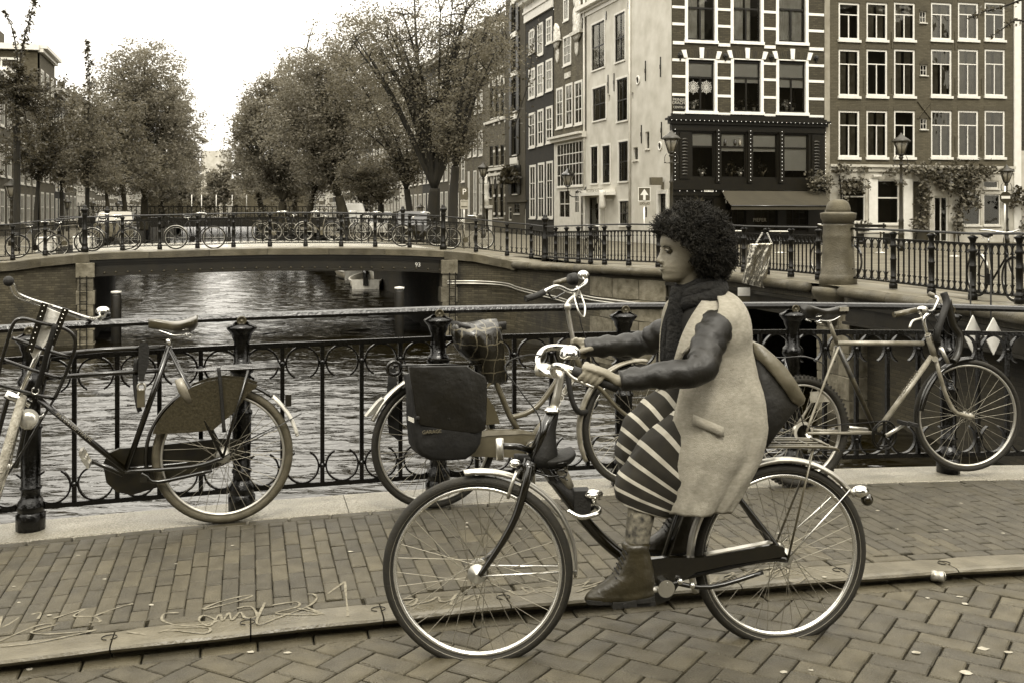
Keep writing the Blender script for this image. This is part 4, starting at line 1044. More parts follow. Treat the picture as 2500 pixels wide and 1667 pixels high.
for x, y, ad in bt:
    p = SH.fr.at(*g4(x, y)); e = thing_at('bottle', ad+' bottle standing in the upper part of the second shop window', 'bottle', p.x, p.z+.02, .02)
    MB().lathe([(.05, 0), (.06, .02), (.06, .16), (.02, .21), (.02, .28), (0, .28)], 10).build('glass', mat('bottle_glass_'+ad[:4], .25 if ad == 'pale' else .03, .2), e)
for x, fm, lab in ((520, M_flow, 'bunch of white flowers in the left shop window'), (745, M_wleaf, 'bushy green plant in the second shop window'), (985, M_wleaf, 'potted plant in the third shop window'), (815, M_flow, 'little white flower pot in the second shop window')):
    p = SH.fr.at(*g4(x, 1352)); e = thing_at('potted_plant', lab, 'plant', p.x, p.z, .12)
    MB().lathe([(.07, 0), (.10, .16), (.09, .16), (0, .15)], 12).build('pot', M_pot if x in (520, 815) else mat('clay_pot', .12, .7), e); bouquet(e, 0, .12, .16 if x in (520, 815) else .26, fm, 0)
for i, x in enumerate((790, 855, 930, 1180, 1225, 465)):
    y = 852 if i < 5 else 852
    p = SH.fr.at(*g4(x, y-6)); e = thing_at('potted_plant', ['flowering plant at the left of the middle upstairs window', 'tall plant in the centre of the middle upstairs window', 'flowering plant at the right of the middle upstairs window', 'white orchid in the right upstairs window', 'leafy plant at the right of the right upstairs window', 'low pale flowers in the left upstairs window'][i], 'plant', p.x, p.z, .22)
    MB().lathe([(.06, 0), (.08, .13), (0, .13)], 10).build('pot', M_pot, e); bouquet(e, 0, .1, .2, M_flow if i in (3, 5) else M_wleaf, 0)
# paper snowflakes on the left upstairs window
for x, sd_ in ((455, 'left'), (556, 'right')):
    p = SH.fr.at(*g4(x, 668)); e = thing_at('paper_star', 'white paper snowflake hanging in the %s half of the left upstairs window' % sd_, 'decoration', p.x, p.z, .11); k_ = MB()
    for a in range(16):
        th = a*math.pi/8; k_.beam(V((math.cos(th)*.03, 0, math.sin(th)*.03)), V((math.cos(th)*(.24 if a % 2 else .30), 0, math.sin(th)*(.24 if a % 2 else .30))), .012, .025, (0, 1, 0))
    for rr in (.1, .17, .23): k_.torus((0, 0, 0), rr, .008, 24, 4)
    k_.build('paper', M_white, e)
# ground floor: dark glazing, door, awning
zg = SH.fr.at(*g4(860, 2000)).z
zlow = 0.02
fr4 = lambda x, y: SH.fr.at(1700+x*.3401, 430+y*.3401)
gx = [fr4(a, 300).x for a in (-160, -40, 45, 125, 205, 355, 410, 580, 640, 800, 870)]
zt_ = zb-.36
hs2 = [[gx[0], zlow+.6, gx[1], zt_-.1], [gx[2], zlow, gx[3], zt_-.1], [gx[4], zlow+.5, gx[5], zt_-.1], [gx[6], zlow+.5, gx[7], zt_-.1], [gx[8], zlow+.5, gx[9], zt_-.1]]
facade(SH.e, xl, xr, 0, zt_+.02, hs2, M_wood, .12, 'shopfront', y=-.04)
for h in hs2: window(SH.e, h[0], h[1], h[2], h[3], M_wood, .06, (.33, .66), (.2, .4, .6, .8), rec=.02, sill=False, room=1.0, thin=.012, slim=True)
textobj('lettering', 'PIEPER', M_let, SH.e, Matrix.Translation((fr4(450, 318).x, -.06, fr4(450, 318).z)) @ UPR, .22, .003)
p = fr4(215, 180); textobj('lettering', 'TABAC', M_white, SH.e, Matrix.Translation((p.x-.14, -.055, p.z)) @ UPR, .34, .003, 'LEFT')
p = fr4(15, 155); textobj('house_number', '52', mat('number_grey', .06, .5), SH.e, Matrix.Translation((p.x, -.055, p.z)) @ UPR, .5, .003)
MB().box((fr4(42, 100).x, -.2, fr4(60, 116).z), (fr4(108, 100).x, -.17, fr4(60, 98).z)).build('lamp_sign', M_white, SH.e)
textobj('lettering', 'H.H. PIEPER', M_wood, SH.e, Matrix.Translation((fr4(76, 107).x, -.203, fr4(76, 107).z)) @ UPR, .07, .001)
aw = empty('awning', 'dark folding awning sloping out over the shop window', 'awning', SH.fr.loc, SH.fr.rz)
a, b = SH.fr.at(1761, 466, -.15), SH.fr.at(2009, 466, -.15); d1 = 1.6
c, d_ = SH.fr.at(1785, 503, -d1), SH.fr.at(2040, 504, -d1); c.z = d_.z = (c.z+d_.z)/2; a.z = b.z = (a.z+b.z)/2
M_awn = mat('awning_cloth', .055, .8, 0, .15, 1.5, .3, 60, stretch=(1, .2, 1))
k_ = MB(); n = 12; vs = []
for i in range(n+1):
    t = i/n; p = a.lerp(b, t); q = c.lerp(d_, t); m1 = p.lerp(q, .5)-V((0, 0, .05)); vs += [p, m1, q, q-V((0, 0, .16))]
k_.add(vs, [(4*i+j, 4*i+4+j, 4*i+5+j, 4*i+1+j) for i in range(n) for j in range(3)]); k_.build('cloth', M_awn, aw, fix=False)
MB().tube([c, d_], .035, 8).build('front_bar', M_black, aw); MB().tube([a, b], .05, 8).build('roller', M_black, aw)
for t in (.1, .9): MB().tube([a.lerp(b, t)-V((0, 0, .1)), a.lerp(b, t*.8+.1).lerp(c.lerp(d_, t), .5)-V((0, .0, .35)), c.lerp(d_, t)], .022, 6).build('arm', M_black, aw)

# --- plain pilaster strip and right brick house
g5 = lambda x, y: (2000+x*.3826, y*.3826)
RH = House('brick_house', 'wide plain brick house with rows of white sash windows, ivy over its ground floor', 'house', 0, 0, CA)
def r5(x0, y0, x1, y1): a = g5(x0, y0); b = g5(x1, y1); return RH.rect(a[0], a[1], b[0], b[1])
xa, xb = RH.fr.at(*g5(66, 600)).x, RH.fr.at(*g5(1240, 600)).x; xa0 = SW+.02
M_rbrick = brickmat('brown_brick', .105, .085, .22, .07, .01, stain=.12, vary=.16)
cols5 = ((124,258),(302,436),(478,612),(714,846),(886,1016),(1056,1186)); rows5 = ((20,256),(318,615),(708,1005))
hl = []
for (a, b) in cols5:
    for (c, d) in ((-330, -50),)+rows5: hl.append(r5(a, c, b, d))
sm = [r5(x0, y0, x1, y1) for x0, y0, x1, y1 in ((642,75,682,148),(646,415,688,484),(646,758,688,828))]
zgf = RH.fr.at(*g5(660, 1066)).z
facade(RH.e, xa, xb, zgf, 15.5, hl+sm, M_rbrick, .1)
MB().box((xa, .11, 0), (xb, .15, 15.4)).build('backing', M_dark, RH.e) if False else None
for i, h in enumerate(hl):
    r_ = R.random(); cur = None
    if i % 5 != 1: cur = ((.05, .42, M_curtd), (.6, .95, M_curtd))
    window(RH.e, h[0]+.0, h[1], h[2], h[3], M_white, .085, (.5,), (.70,), (0, .70), rec=.03, sillw=.11, curtain=cur, blind=(.3 if i % 4 == 0 and i % 8 else 0)*0, room=.7, thin=.045)
    cx = (h[0]+h[2])/2; n = 9                                # soldier-brick arch over the window
    MB().prism([(h[0]-.02, h[3]+.01), (h[2]+.02, h[3]+.01), (h[2]+.05, h[3]+.17), (cx, h[3]+.21), (h[0]-.05, h[3]+.17)], -.012, .0).build('lintel', mat('lintel_brick', .085, .8, 0, .25, 20), RH.e)
for h in sm:
    cx = (h[0]+h[2])/2; window(RH.e, h[0], h[1], h[2], h[3], M_cream, .035, (.5,), (.5,), rec=.03, thin=.02, sillw=.04)
    MB().prism([(h[0]-.04, h[3]+.005), (h[2]+.04, h[3]+.005), (h[2]+.02, h[3]+.12), (cx+.06, h[3]+.2), (cx, h[3]+.26), (cx-.06, h[3]+.2), (h[0]-.02, h[3]+.12)], -.03, .0).build('hood', mat('hood_brick', .07, .8), RH.e)
k_ = MB(); c = RH.fr.at(*g5(668, 706))
for s_ in (-1, 1): k_.beam(V((c.x-.34, -.03, c.z-.38*s_)), V((c.x+.34, -.03, c.z+.38*s_)), .03, .05, (0, 1, 0))
k_.ball((c.x, -.05, c.z), .05, 8, 6); k_.build('wall_anchor', M_rbrick, RH.e)
for x, y0, y1 in ((287,495,592),(463,500,595),(868,505,598),(1038,505,598),(290,878,970),(466,880,970),(868,873,965),(1035,868,960),(463,205,310),(868,205,320)):
    p, q = RH.fr.at(*g5(x, y0)), RH.fr.at(*g5(x, y1)); MB().box((p.x-.025, -.04, q.z), (p.x+.025, -.002, p.z)).build('wall_anchor', mat('painted_anchor', .09, .6), RH.e)
# pilaster between shop and brick house, and at its right edge; next house
MB().box((xa0, -.03, 0), (xa-.003, .3, 15.5)).build('pilaster', mat('plaster_strip', .26, .8, 0, .2, 2), RH.e)
xe = RH.fr.at(*g5(1285, 600)).x
MB().box((xb+.003, -.05, 0), (xe, .3, 15.5)).build('pilaster', M_white, RH.e)
# ground floor of the brick house
zb5 = .02; M_plas = mat('painted_plaster', .40, .7, 0, .15, 2)
gh = [r5(145, 1145, 295, 1420), r5(370, 1150, 512, 1432), r5(600, 1160, 705, 1560), r5(735, 1255, 825, 1600), r5(915, 1240, 1030, 1440), r5(1050, 1240, 1158, 1440), r5(1048, 1155, 1146, 1205)]
for h in gh[2:4]: h[1] = zb5
facade(RH.e, xa, xb, 0, zgf, gh, M_plas, .15)
MB().box((xa-.02, -.14, zgf-.05), (xb+.02, -.002, zgf+.06)).box((xa, -.06, zgf-.25), (xb, -.002, zgf-.051)).build('cornice', M_plas, RH.e)
for i, h in enumerate(gh):
    if i == 3: window(RH.e, h[0], h[1], h[2], h[3], M_cream, .07, (.5,), (), rec=.06, sill=False, room=2, thin=.05, curtain=((.62, .78, M_curt),))
    elif i == 2: MB().box((h[0], .12, h[1]), (h[2], .16, h[3])).build('door', mat('brown_door', .07, .5, 0, .2, 3), RH.e)
    else: window(RH.e, h[0], h[1], h[2], h[3], M_cream, .06, (), (.6,) if i < 2 else (), rec=.04, room=1.2, thin=.06)
q = r5(312, 1145, 368, 1500); MB().box((q[0], -.08, 0), (q[2], -.003, q[3])).build('pilaster', M_white, RH.e)
q = r5(535, 1145, 590, 1500); MB().box((q[0], -.06, 0), (q[2], -.003, q[3])).build('pilaster', M_white, RH.e)
MB().box((xa+.1, -.25, .0), (gh[1][2]+.1, -.09, .55)).build('plinth', M_plas, RH.e)
q = r5(330, 1118, 382, 1130); MB().box((q[0], -.2, q[1]), (q[2], -.09, q[3])).build('wall_lamp', M_cream, RH.e)
N5 = House('brick_house', 'dark brick house at the right edge of the picture beyond a white pilaster', 'house', 0, 0, CA)
facade(N5.e, xe+.003, xe+8, 4.2, 14, [[xe+2, 5.5, xe+3.2, 7.8], [xe+2, 9, xe+3.2, 11.2], [xe+4.4, 5.5, xe+5.6, 7.8], [xe+4.4, 9, xe+5.6, 11.2]], brickmat('dark_house_brick', .06, .04, .22, .07, .012, stain=.2))
for a in (2, 4.4):
    for b, c in ((5.5, 7.8), (9, 11.2)): window(N5.e, xe+a, b, xe+a+1.2, c, M_white, .08, (.5,), (.7,), (0, .7))
facade(N5.e, xe+.003, xe+8, 0, 4.19, [[xe+1, .6, xe+2.6, 3], [xe+3.4, 0.02, xe+4.5, 2.6]], M_plas)
window(N5.e, xe+1, .6, xe+2.6, 3, M_wood, .07, (.5,)); window(N5.e, xe+3.4, .02, xe+4.5, 2.6, M_wood, .1, (), (.8,), sill=False)
MB().box((xa, .6, 0), (xe+8, .62, 15)).box((SX0+.1, 1.5, 0), (SW, 1.52, 12)).build('backing', M_dark, N5.e)
# --- houses along the canal, receding from the corner
g3 = lambda x, y: (1100+x*.38265, y*.38265)
RZ = CA-math.pi/2
class Row(House):
    def __init__(s, name, label, u=0, sgn=1):
        s.fr = Fr(cw_(u, 0, .25), RZ if sgn > 0 else RZ+math.pi); s.e = empty(name, label, 'house', s.fr.loc, s.fr.rz)
def r3(h, x0, y0, x1, y1, y0b=None):
    a = g3(x0, y0); b = g3(x1, y1); return h.rect(a[0], a[1], b[0], b[1])
def X3(h, x, off=0): return h.fr.at(*g3(x, 1300), off).x
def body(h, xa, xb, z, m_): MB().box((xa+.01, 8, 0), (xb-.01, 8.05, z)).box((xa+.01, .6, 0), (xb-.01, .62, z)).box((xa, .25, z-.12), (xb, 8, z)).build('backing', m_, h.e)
M_wplas = mat('white_plaster', .46, .75, 0, .12, 1.2, .15, 12, v2=.53)
WHs = Row('white_house', 'white plastered corner house with blank side wall, small windows and iron wall ties')
xc = X3(WHs, 868)
wl = []
for q in ((902,148,984,442),(1050,88,1114,393),(908,560,992,768),(1062,503,1130,773),(897,938,940,1172),(970,932,1018,1168),(1074,906,1134,1158),(1080,1285,1140,1440)): wl.append(r3(WHs, *q))
sm = [r3(WHs, *q) for q in ((1155,592,1167,635),(1166,942,1195,1024),(1244,842,1268,952),(1231,1322,1253,1394),(1007,608,1018,650))]
dr = [r3(WHs, 882, 1262, 968, 1500), r3(WHs, 1330, 1238, 1380, 1500)]
for d_ in dr: d_[1] = .02
ztw = WHs.fr.at(*g3(990, 25)).z
facade(WHs.e, xc, -.01, 0, 13.5, wl+sm+dr, M_wplas, .14)
body(WHs, xc, -.3, 13.4, M_dark)
for i, h in enumerate(wl): window(WHs.e, h[0], h[1], h[2], h[3], M_wood, .05, (.5,), (.5,), rec=.02, sillm=M_white, thin=.05, room=.5, sillw=.07); 
for h in wl:
    k_ = MB(); a = .1; k_.box((h[0]-a, -.03, h[1]), (h[0]-.002, .02, h[3]+a)).box((h[2]+.002, -.03, h[1]), (h[2]+a, .02, h[3]+a)).box((h[0]-.002, -.03, h[3]+.002), (h[2]+.002, .02, h[3]+a)); k_.build('surround', M_white, WHs.e)
for h in sm: window(WHs.e, h[0], h[1], h[2], h[3], M_cream, .03, (), (), rec=.05, sill=h[3]-h[1] > .5)
window(WHs.e, *[dr[0][0], dr[0][1], dr[0][2], dr[0][3]], M_wood, .09, (), (.75,), rec=.06, sill=False)
window(WHs.e, *[dr[1][0], dr[1][1], dr[1][2], dr[1][3]], M_wood, .06, (), (), rec=.08, sill=False)
h = dr[1]; MB().box((h[0]-.16, -.06, 0), (h[0]-.002, .02, h[3]+.16)).box((h[2]+.002, -.06, 0), (h[2]+.16, .02, h[3]+.16)).box((h[0]-.002, -.06, h[3]+.002), (h[2]+.002, .02, h[3]+.16)).build('surround', M_white, WHs.e)
q = r3(WHs, 862, 1205, 1050, 1250); MB().box((q[0], -.28, q[1]+.16), (q[2], -.002, q[3]-.05)).box((q[0]-.1, -.5, q[1]), (q[2]+.1, -.002, q[1]+.155)).box((dr[0][0]-.25, -.2, 0), (dr[0][0]-.03, -.002, q[1]-.01)).box((dr[0][2]+.03, -.2, 0), (dr[0][2]+.25, -.002, q[1]-.01)).build('porch', M_white, WHs.e)
textobj('lettering', 'Jan Sierhuis MODERNE KLEDINGREINIGING'[:0]+'MODERNE KLEDING', mat('sign_dark_letters', .12, .7), WHs.e, Matrix.Translation(((q[0]+q[2])/2, -.283, (q[1]+q[3])/2+.06)) @ UPR, .26, .002)
for x, y0, y1 in ((995,75,130),(1007,480,598),(1045,470,585),(1143,405,535),(1246,390,520),(1342,365,493),(1220,800,918),(1348,780,890),(1137,5,60)):
    p, q = WHs.fr.at(*g3(x, y0)), WHs.fr.at(*g3(x, y1)); MB().box((p.x-.025, -.04, q.z), (p.x+.025, -.002, p.z)).box((p.x-.045, -.05, (p.z+q.z)/2-.09), (p.x+.045, -.041, (p.z+q.z)/2+.09)).build('wall_tie', M_black, WHs.e)
for x, y in ((1197, 515), (1338, 935)):
    p = WHs.fr.at(*g3(x, y)); a, b = WHs.fr.at(*g3(x, y-30)).z, WHs.fr.at(*g3(x, y+30)).z; r_ = (a-b)/2; M_ = Matrix.Rotation(math.pi/2, 3, 'X')
    f = MB().lathe([(r_*.72, .002), (r_*.72, .05), (r_, .045), (r_*1.02, .002)], 20, o=(p.x, 0, p.z), M=M_).build('oval_window', M_white, WHs.e); MB().disc((p.x, 0, p.z), r_*.72, -.012, -.004).build('pane', M_dark, f)
# cornice and drainpipe
a, b = X3(WHs, 852), X3(WHs, 1118); z = WHs.fr.at(*g3(868, 98)).z
MB().box((a-.1, -.06, z-.08), (b, -.002, z+.12)).box((a-.2, -.18, z+.121), (b, -.002, z+.24)).box((a-.3, -.42, z+.241), (b+.05, -.002, z+.42)).build('cornice', M_white, WHs.e)
a = X3(WHs, 1150); MB().tube([(a, -.06, 13), (a, -.06, .3)], .055, 8).build('drainpipe', M_cream, WHs.e)
for x, y in ((1040,1290),): 
    q = r3(WHs, 1032, 1255, 1062, 1335); MB().lathe([(.14, 0), (.17, .15), (.17, .75), (.14, .9)], 12, o=(q[0], -.5, q[1])).box((q[0]-.02, -.35, q[1]+.4), (q[0]+.02, -.002, q[1]+.46)).build('round_sign', M_cream, WHs.e)
q = r3(WHs, 990, 1255, 1020, 1300); MB().box((q[0], -.45, q[1]), (q[0]+.06, -.002, q[3])).build('box_sign', mat('sign_grey', .25, .6), WHs.e)
p = WHs.fr.at(*g3(1360, 1165)); MB().box((p.x-.12, -.6, p.z-.12), (p.x+.12, -.1, p.z+.2)).box((p.x-.03, -.101, p.z-.3), (p.x+.03, -.003, p.z)).build('bracket_lamp', mat('lamp_grey', .12, .5), WHs.e)

# brick house with volutes
BG = Row('gabled_house', 'narrow brick gabled house with white scroll ornaments and a big many-paned shop window')
xg = X3(BG, 660)
ws = [r3(BG, *q) for q in ((720,228,771,418),(722,-10,755,135),(676,562,718,822),(735,535,779,808),(793,517,843,797))]
gr = r3(BG, 680, 905, 864, 1192); lo = [r3(BG, 692, 1212, 762, 1395), r3(BG, 790, 1212, 820, 1365), r3(BG, 828, 1212, 858, 1500)]
lo[2][1] = .02
M_gb = brickmat('gable_brick', .12, .09, .22, .07, .01, stain=.3, vary=.25)
zl = BG.fr.at(*g3(760, 885)).z
facade(BG.e, xg, xc-.003, zl+.2, 14.5, ws, M_gb, .1)
facade(BG.e, xg, xc-.003, 0, zl-.1, [gr]+lo, M_cream, .08); body(BG, xg, xc-.01, 14.2, M_dark)
for h in ws: window(BG.e, h[0], h[1], h[2], h[3], M_white, .12, (.5,), (.33, .66) if h is not ws[1] else (), rec=-.03, thin=.04, slim=True)
window(BG.e, gr[0], gr[1], gr[2], gr[3], M_white, .08, tuple(i/9 for i in range(1, 9)), (.25, .5, .75), rec=-.02, thin=.05, slim=True)
for h in lo: window(BG.e, h[0], h[1], h[2], h[3], M_cream, .08, (.5,), (.5,), rec=.0, thin=.05, slim=True, sill=False)
MB().box((xg-.02, -.25, zl-.1), (xc-.01, -.003, zl+.08)).box((xg-.02, -.4, zl+.081), (xc-.01, -.003, zl+.2)).build('ledge', M_cream, BG.e)
M_orn = mat('stone_ornament', .5, .7, 0, .35, 8, .9, 10)
for (x0, y0, x1, y1) in ((662,165,710,272),(785,-40,852,222)):
    a, b, c, d = r3(BG, x0, y0, x1, y1); k_ = MB(); w_ = c-a; h_ = d-b
    k_.box((a, -.25, b), (c, -.003, b+h_*.08))
    for j in range(7):
        t = j/7; k_.lathe([(0, 0), (w_*.38*(1-t*.55), .02), (w_*.42*(1-t*.55), .09), (w_*.2*(1-t*.5), .14), (0, .16)], 10, o=(a+w_*(.45+.12*math.sin(j*1.8)), -.0, b+h_*(.14+.12*j)), M=Matrix.Rotation(math.pi/2, 3, 'X'))
    k_.build('scroll_ornament', M_orn, BG.e)
for x, y in ((685,350),(808,300)):
    p = BG.fr.at(*g3(x, y)); MB().lathe([(0, .02), (.12, .03), (.24, .08), (.28, .04), (.3, .003)], 14, o=(p.x, 0, p.z), M=Matrix.Diagonal((.8, 1, 1.7)).to_3x3() @ Matrix.Rotation(math.pi/2, 3, 'X')).build('cartouche', M_orn, BG.e)
q = r3(BG, 732, 465, 768, 500); MB().box((q[0], -.06, q[1]), (q[2], -.003, q[3])).build('stone_tablet', M_orn, BG.e)
xs_ = X3(BG, 862); MB().tube([(xs_, -.08, 13), (xs_, -.08, .2)], .06, 8).build('drainpipe', M_cream, BG.e)
# wall lantern on a scroll bracket
def lantern(parent, o, h, m_, name='lantern'):
    """street lantern head: glass cone, frame ribs, hat; h is its height, o the bottom centre"""
    o = V(o); k_ = MB(); k_.lathe([(.10*h, 0), (.15*h, .03*h), (.15*h, .08*h), (.11*h, .1*h)], 8, o=o)
    for j in range(6):
        a = j*math.pi/3+.3; k_.beam(o+V((.15*h*math.cos(a), .15*h*math.sin(a), .08*h)), o+V((.33*h*math.cos(a), .33*h*math.sin(a), .62*h)), .02*h+.008, .02*h+.008)
    k_.lathe([(.40*h, .60*h), (.42*h, .63*h), (.30*h, .74*h), (.14*h, .84*h), (.10*h, .9*h), (.05*h, .94*h), (.035*h, .99*h), (0, h)], 12, o=o); f = k_.build(name, m_, parent)
    g = MB().lathe([(.14*h, .09*h), (.31*h, .60*h), (.30*h, .605*h)], 6, o=o); g.build('lamp_glass', mat('frosted_glass', .30, .3, 0, .15, 4), f); return f
M_lamp = mat('lamp_green_iron', .035, .45, 0, .2, 8)
p = BG.fr.at(*g3(748, 1195), -1.0); wlamp = empty('wall_lantern', 'lit black lantern on a scrolled bracket in front of the many-paned window', 'lantern', BG.fr.M @ V((p.x, -1.0, p.z)), RZ)
lantern(wlamp, (0, 0, 0), .95, M_black)
sc_ = [V((0, 0, 0)), V((0, .05, -.35)), V((0, .35, -.5)), V((0, .75, -.3)), V((0, .98, 0.0))]; k_ = MB().tube(spline(sc_, 6), .03, 6)
k_.tube([V((0, .62+.2*math.cos(a)*(1-i/26), -.28+.2*math.sin(a)*(1-i/26))) for i, a in enumerate([x*.4 for x in range(22)])], .022, 5); k_.build('bracket', M_black, wlamp)
# dark house with white cornice
DH = Row('dark_house', 'tall black house with white sash windows and heavy white cornice')
x0d, x1d = X3(DH, 480), X3(DH, 656)
wsd = [r3(DH, *q) for q in ((502,190,538,342),(556,150,592,355),(612,115,648,280),(500,440,540,630),(555,408,594,610),(610,380,652,582),(502,722,541,945),(557,700,594,930),(611,680,652,915),(506,1055,545,1395),(560,1040,600,1398),(614,1030,655,1395))]
M_db = brickmat('black_brick', .022, .018, .22, .07, .01, stain=.3)
zc_ = DH.fr.at(*g3(560, 105)).z
facade(DH.e, x0d, x1d, 0, zc_+.2, wsd, M_db, .1); body(DH, x0d, x1d, zc_, M_dark)
for h in wsd: window(DH.e, h[0]+.02, h[1], h[2]-.02, h[3], M_white, .13, (.5,), (.35, .67), rec=-.04, thin=.05, slim=True)
k_ = MB().box((x0d-.05, -.12, zc_), (x1d+.02, -.003, zc_+.5)).box((x0d-.1, -.2, zc_+.501), (x1d+.05, -.003, zc_+.62)).box((x0d-.1, -.12, zc_+.621), (x1d+.05, -.003, zc_+1.0)).box((x0d-.3, -.7, zc_+1.301), (x1d+.1, -.003, zc_+1.7))
for j in range(22): t = x0d+(x1d-x0d)*j/22; k_.box((t, -.5, zc_+1.001), (t+.14, -.003, zc_+1.3))
k_.build('cornice', M_white, DH.e)
# narrow grey house with shutters
NH = Row('shuttered_house', 'narrow grey house with dark shutters, white lintels and hanging plants')
x0n, x1n = X3(NH, 352), X3(NH, 478); M_nb = brickmat('grey_brick', .075, .06, .22, .07, .01, stain=.15, vary=.12)
wsn = [r3(NH, *q) for q in ((396,245,424,455),(398,490,426,712),(398,765,426,990),(398,1060,430,1240),(408,1300,440,1365),(398,30,424,205))]; dn = r3(NH, 470, 1335, 492, 1500); dn[1] = .02; dn2 = r3(NH, 366, 1320, 388, 1410)
facade(NH.e, x0n, x1n, 0, 15, wsn+[dn, dn2], M_nb, .15); body(NH, x0n, x1n, 14.8, M_dark)
for i, h in enumerate(wsn):
    window(NH.e, h[0], h[1], h[2], h[3], M_wood, .08, (.5,), (.5,), rec=.02, thin=.05, slim=True, sillm=M_white)
    w_ = h[2]-h[0]
    if i != 4:
        for a, b in ((h[0]-w_*.62, h[0]-.05), (h[2]+.05, h[2]+w_*.62)):
            k_ = MB().box((a, -.09, h[1]), (b, -.03, h[3]))
            for j in range(12): zz = h[1]+.08+(h[3]-h[1]-.16)*j/12; k_.box((a+.05, -.105, zz), (b-.05, -.091, zz+.05))
            k_.build('shutter', M_wood, NH.e)
        MB().box((h[0]-.1, -.14, h[3]+.02), (h[2]+.1, -.003, h[3]+.32)).build('lintel', M_white, NH.e)
for h in (dn, dn2): window(NH.e, h[0], h[1], h[2], h[3], M_cream, .1, (), (.7,), rec=.05, sill=False)
q = r3(NH, 396, 1008, 440, 1048); MB().box((q[0], -.2, q[1]), (q[2], -.145, q[3])).build('name_board', M_white, NH.e)
q = r3(NH, 358, 1270, 490, 1292); MB().box((q[0], -.1, q[1]), (q[2], -.003, q[1]+.12)).build('ledge', M_nb, NH.e)
hp = empty('hanging_plant', 'bushy plants hanging from a box under a window of the narrow grey house', 'plant', NH.fr.M @ V((r3(NH, 410, 1100, 420, 1180)[0], -.35, r3(NH, 410, 1100, 420, 1180)[1])), RZ)
for dx, r_, n in ((-1.1, .45, 260), (0, .55, 320), (1.6, .35, 160)): bouquet(hp, dx, .1, r_, M_wleaf, 0, n)
# grey house with arches and striped pilasters
AH = Row('arched_house', 'grey-brown brick house with white pilasters, pointed arches and a small statue niche')
x0a, x1a = X3(AH, 222), X3(AH, 350); M_ab = brickmat('striped_brick', .14, .10, .22, .07, .012, stain=.12)
wsa = [r3(AH, *q) for q in ((252,225,272,440),(286,215,306,430),(320,205,340,420),(250,560,272,760),(286,555,307,750),(320,548,342,745),(248,935,270,1062),(284,932,306,1060),(318,928,340,1055),(240,1182,262,1265),(276,1180,300,1392),(314,1176,336,1390))]
dA_ = r3(AH, 226, 1340, 262, 1500); dA_[1] = .02
facade(AH.e, x0a, x1a, 0, 14.5, wsa+[dA_], M_ab, .15); body(AH, x0a, x1a, 14.3, M_dark)
for i, h in enumerate(wsa):
    window(AH.e, h[0], h[1], h[2], h[3], M_wood, .06, (.5,), (.5,), rec=.05, thin=.05, slim=True, sillm=M_white)
    c = (h[0]+h[2])/2; w_ = (h[2]-h[0])/2+.1
    if i not in (6, 7, 8):
        MB().loft([[V((c+w_*math.cos(a)*q, y, h[3]+.05+w_*1.3*math.sin(a)*q)) for q, y in ((.75, -.003), (.75, -.05), (1.1, -.05), (1.1, -.003))] for a in [math.pi*k/10 for k in range(11)]], smooth=False).build('arch', M_cream, AH.e)
        MB().disc((c, 0, h[3]+.05), w_*.6, -.02, -.004, 16).build('lunette', M_dark, AH.e)
for yy in (450, 770, 1078, 1112): z = AH.fr.at(*g3(290, yy)).z; MB().box((x0a, -.14, z-.12), (x1a, -.003, z+.05)).build('ledge', M_cream, AH.e)
for z in [1.2+.0*k for k in range(1)]+[2.4, 3.6, 5.4, 7.2, 9.0]:
    for (a, b) in ((wsa[3][2]+.06, wsa[4][0]-.06), (wsa[4][2]+.06, wsa[5][0]-.06), (wsa[5][2]+.06, x1a)): MB().box((a, -.03, z), (b, -.002, z+.16)).build('stone_band', M_white, AH.e)
a = dA_; MB().box((a[0]-.15, -.25, 0), (a[0]-.01, -.003, a[3]+.1)).box((a[2]+.01, -.25, 0), (a[2]+.15, -.003, a[3]+.1)).box((a[0]-.25, -.35, a[3]+.101), (a[2]+.25, -.003, a[3]+.3)).build('portal', M_cream, AH.e)
MB().lathe([(.3, 0), (.28, .5), (.18, .9), (.22, 1.2), (.3, 1.5), (.12, 1.7), (.16, 1.9), (0, 2.05)], 10, o=((a[0]+a[2])/2, -.15, a[3]+.31)).build('statue', M_cream, AH.e)
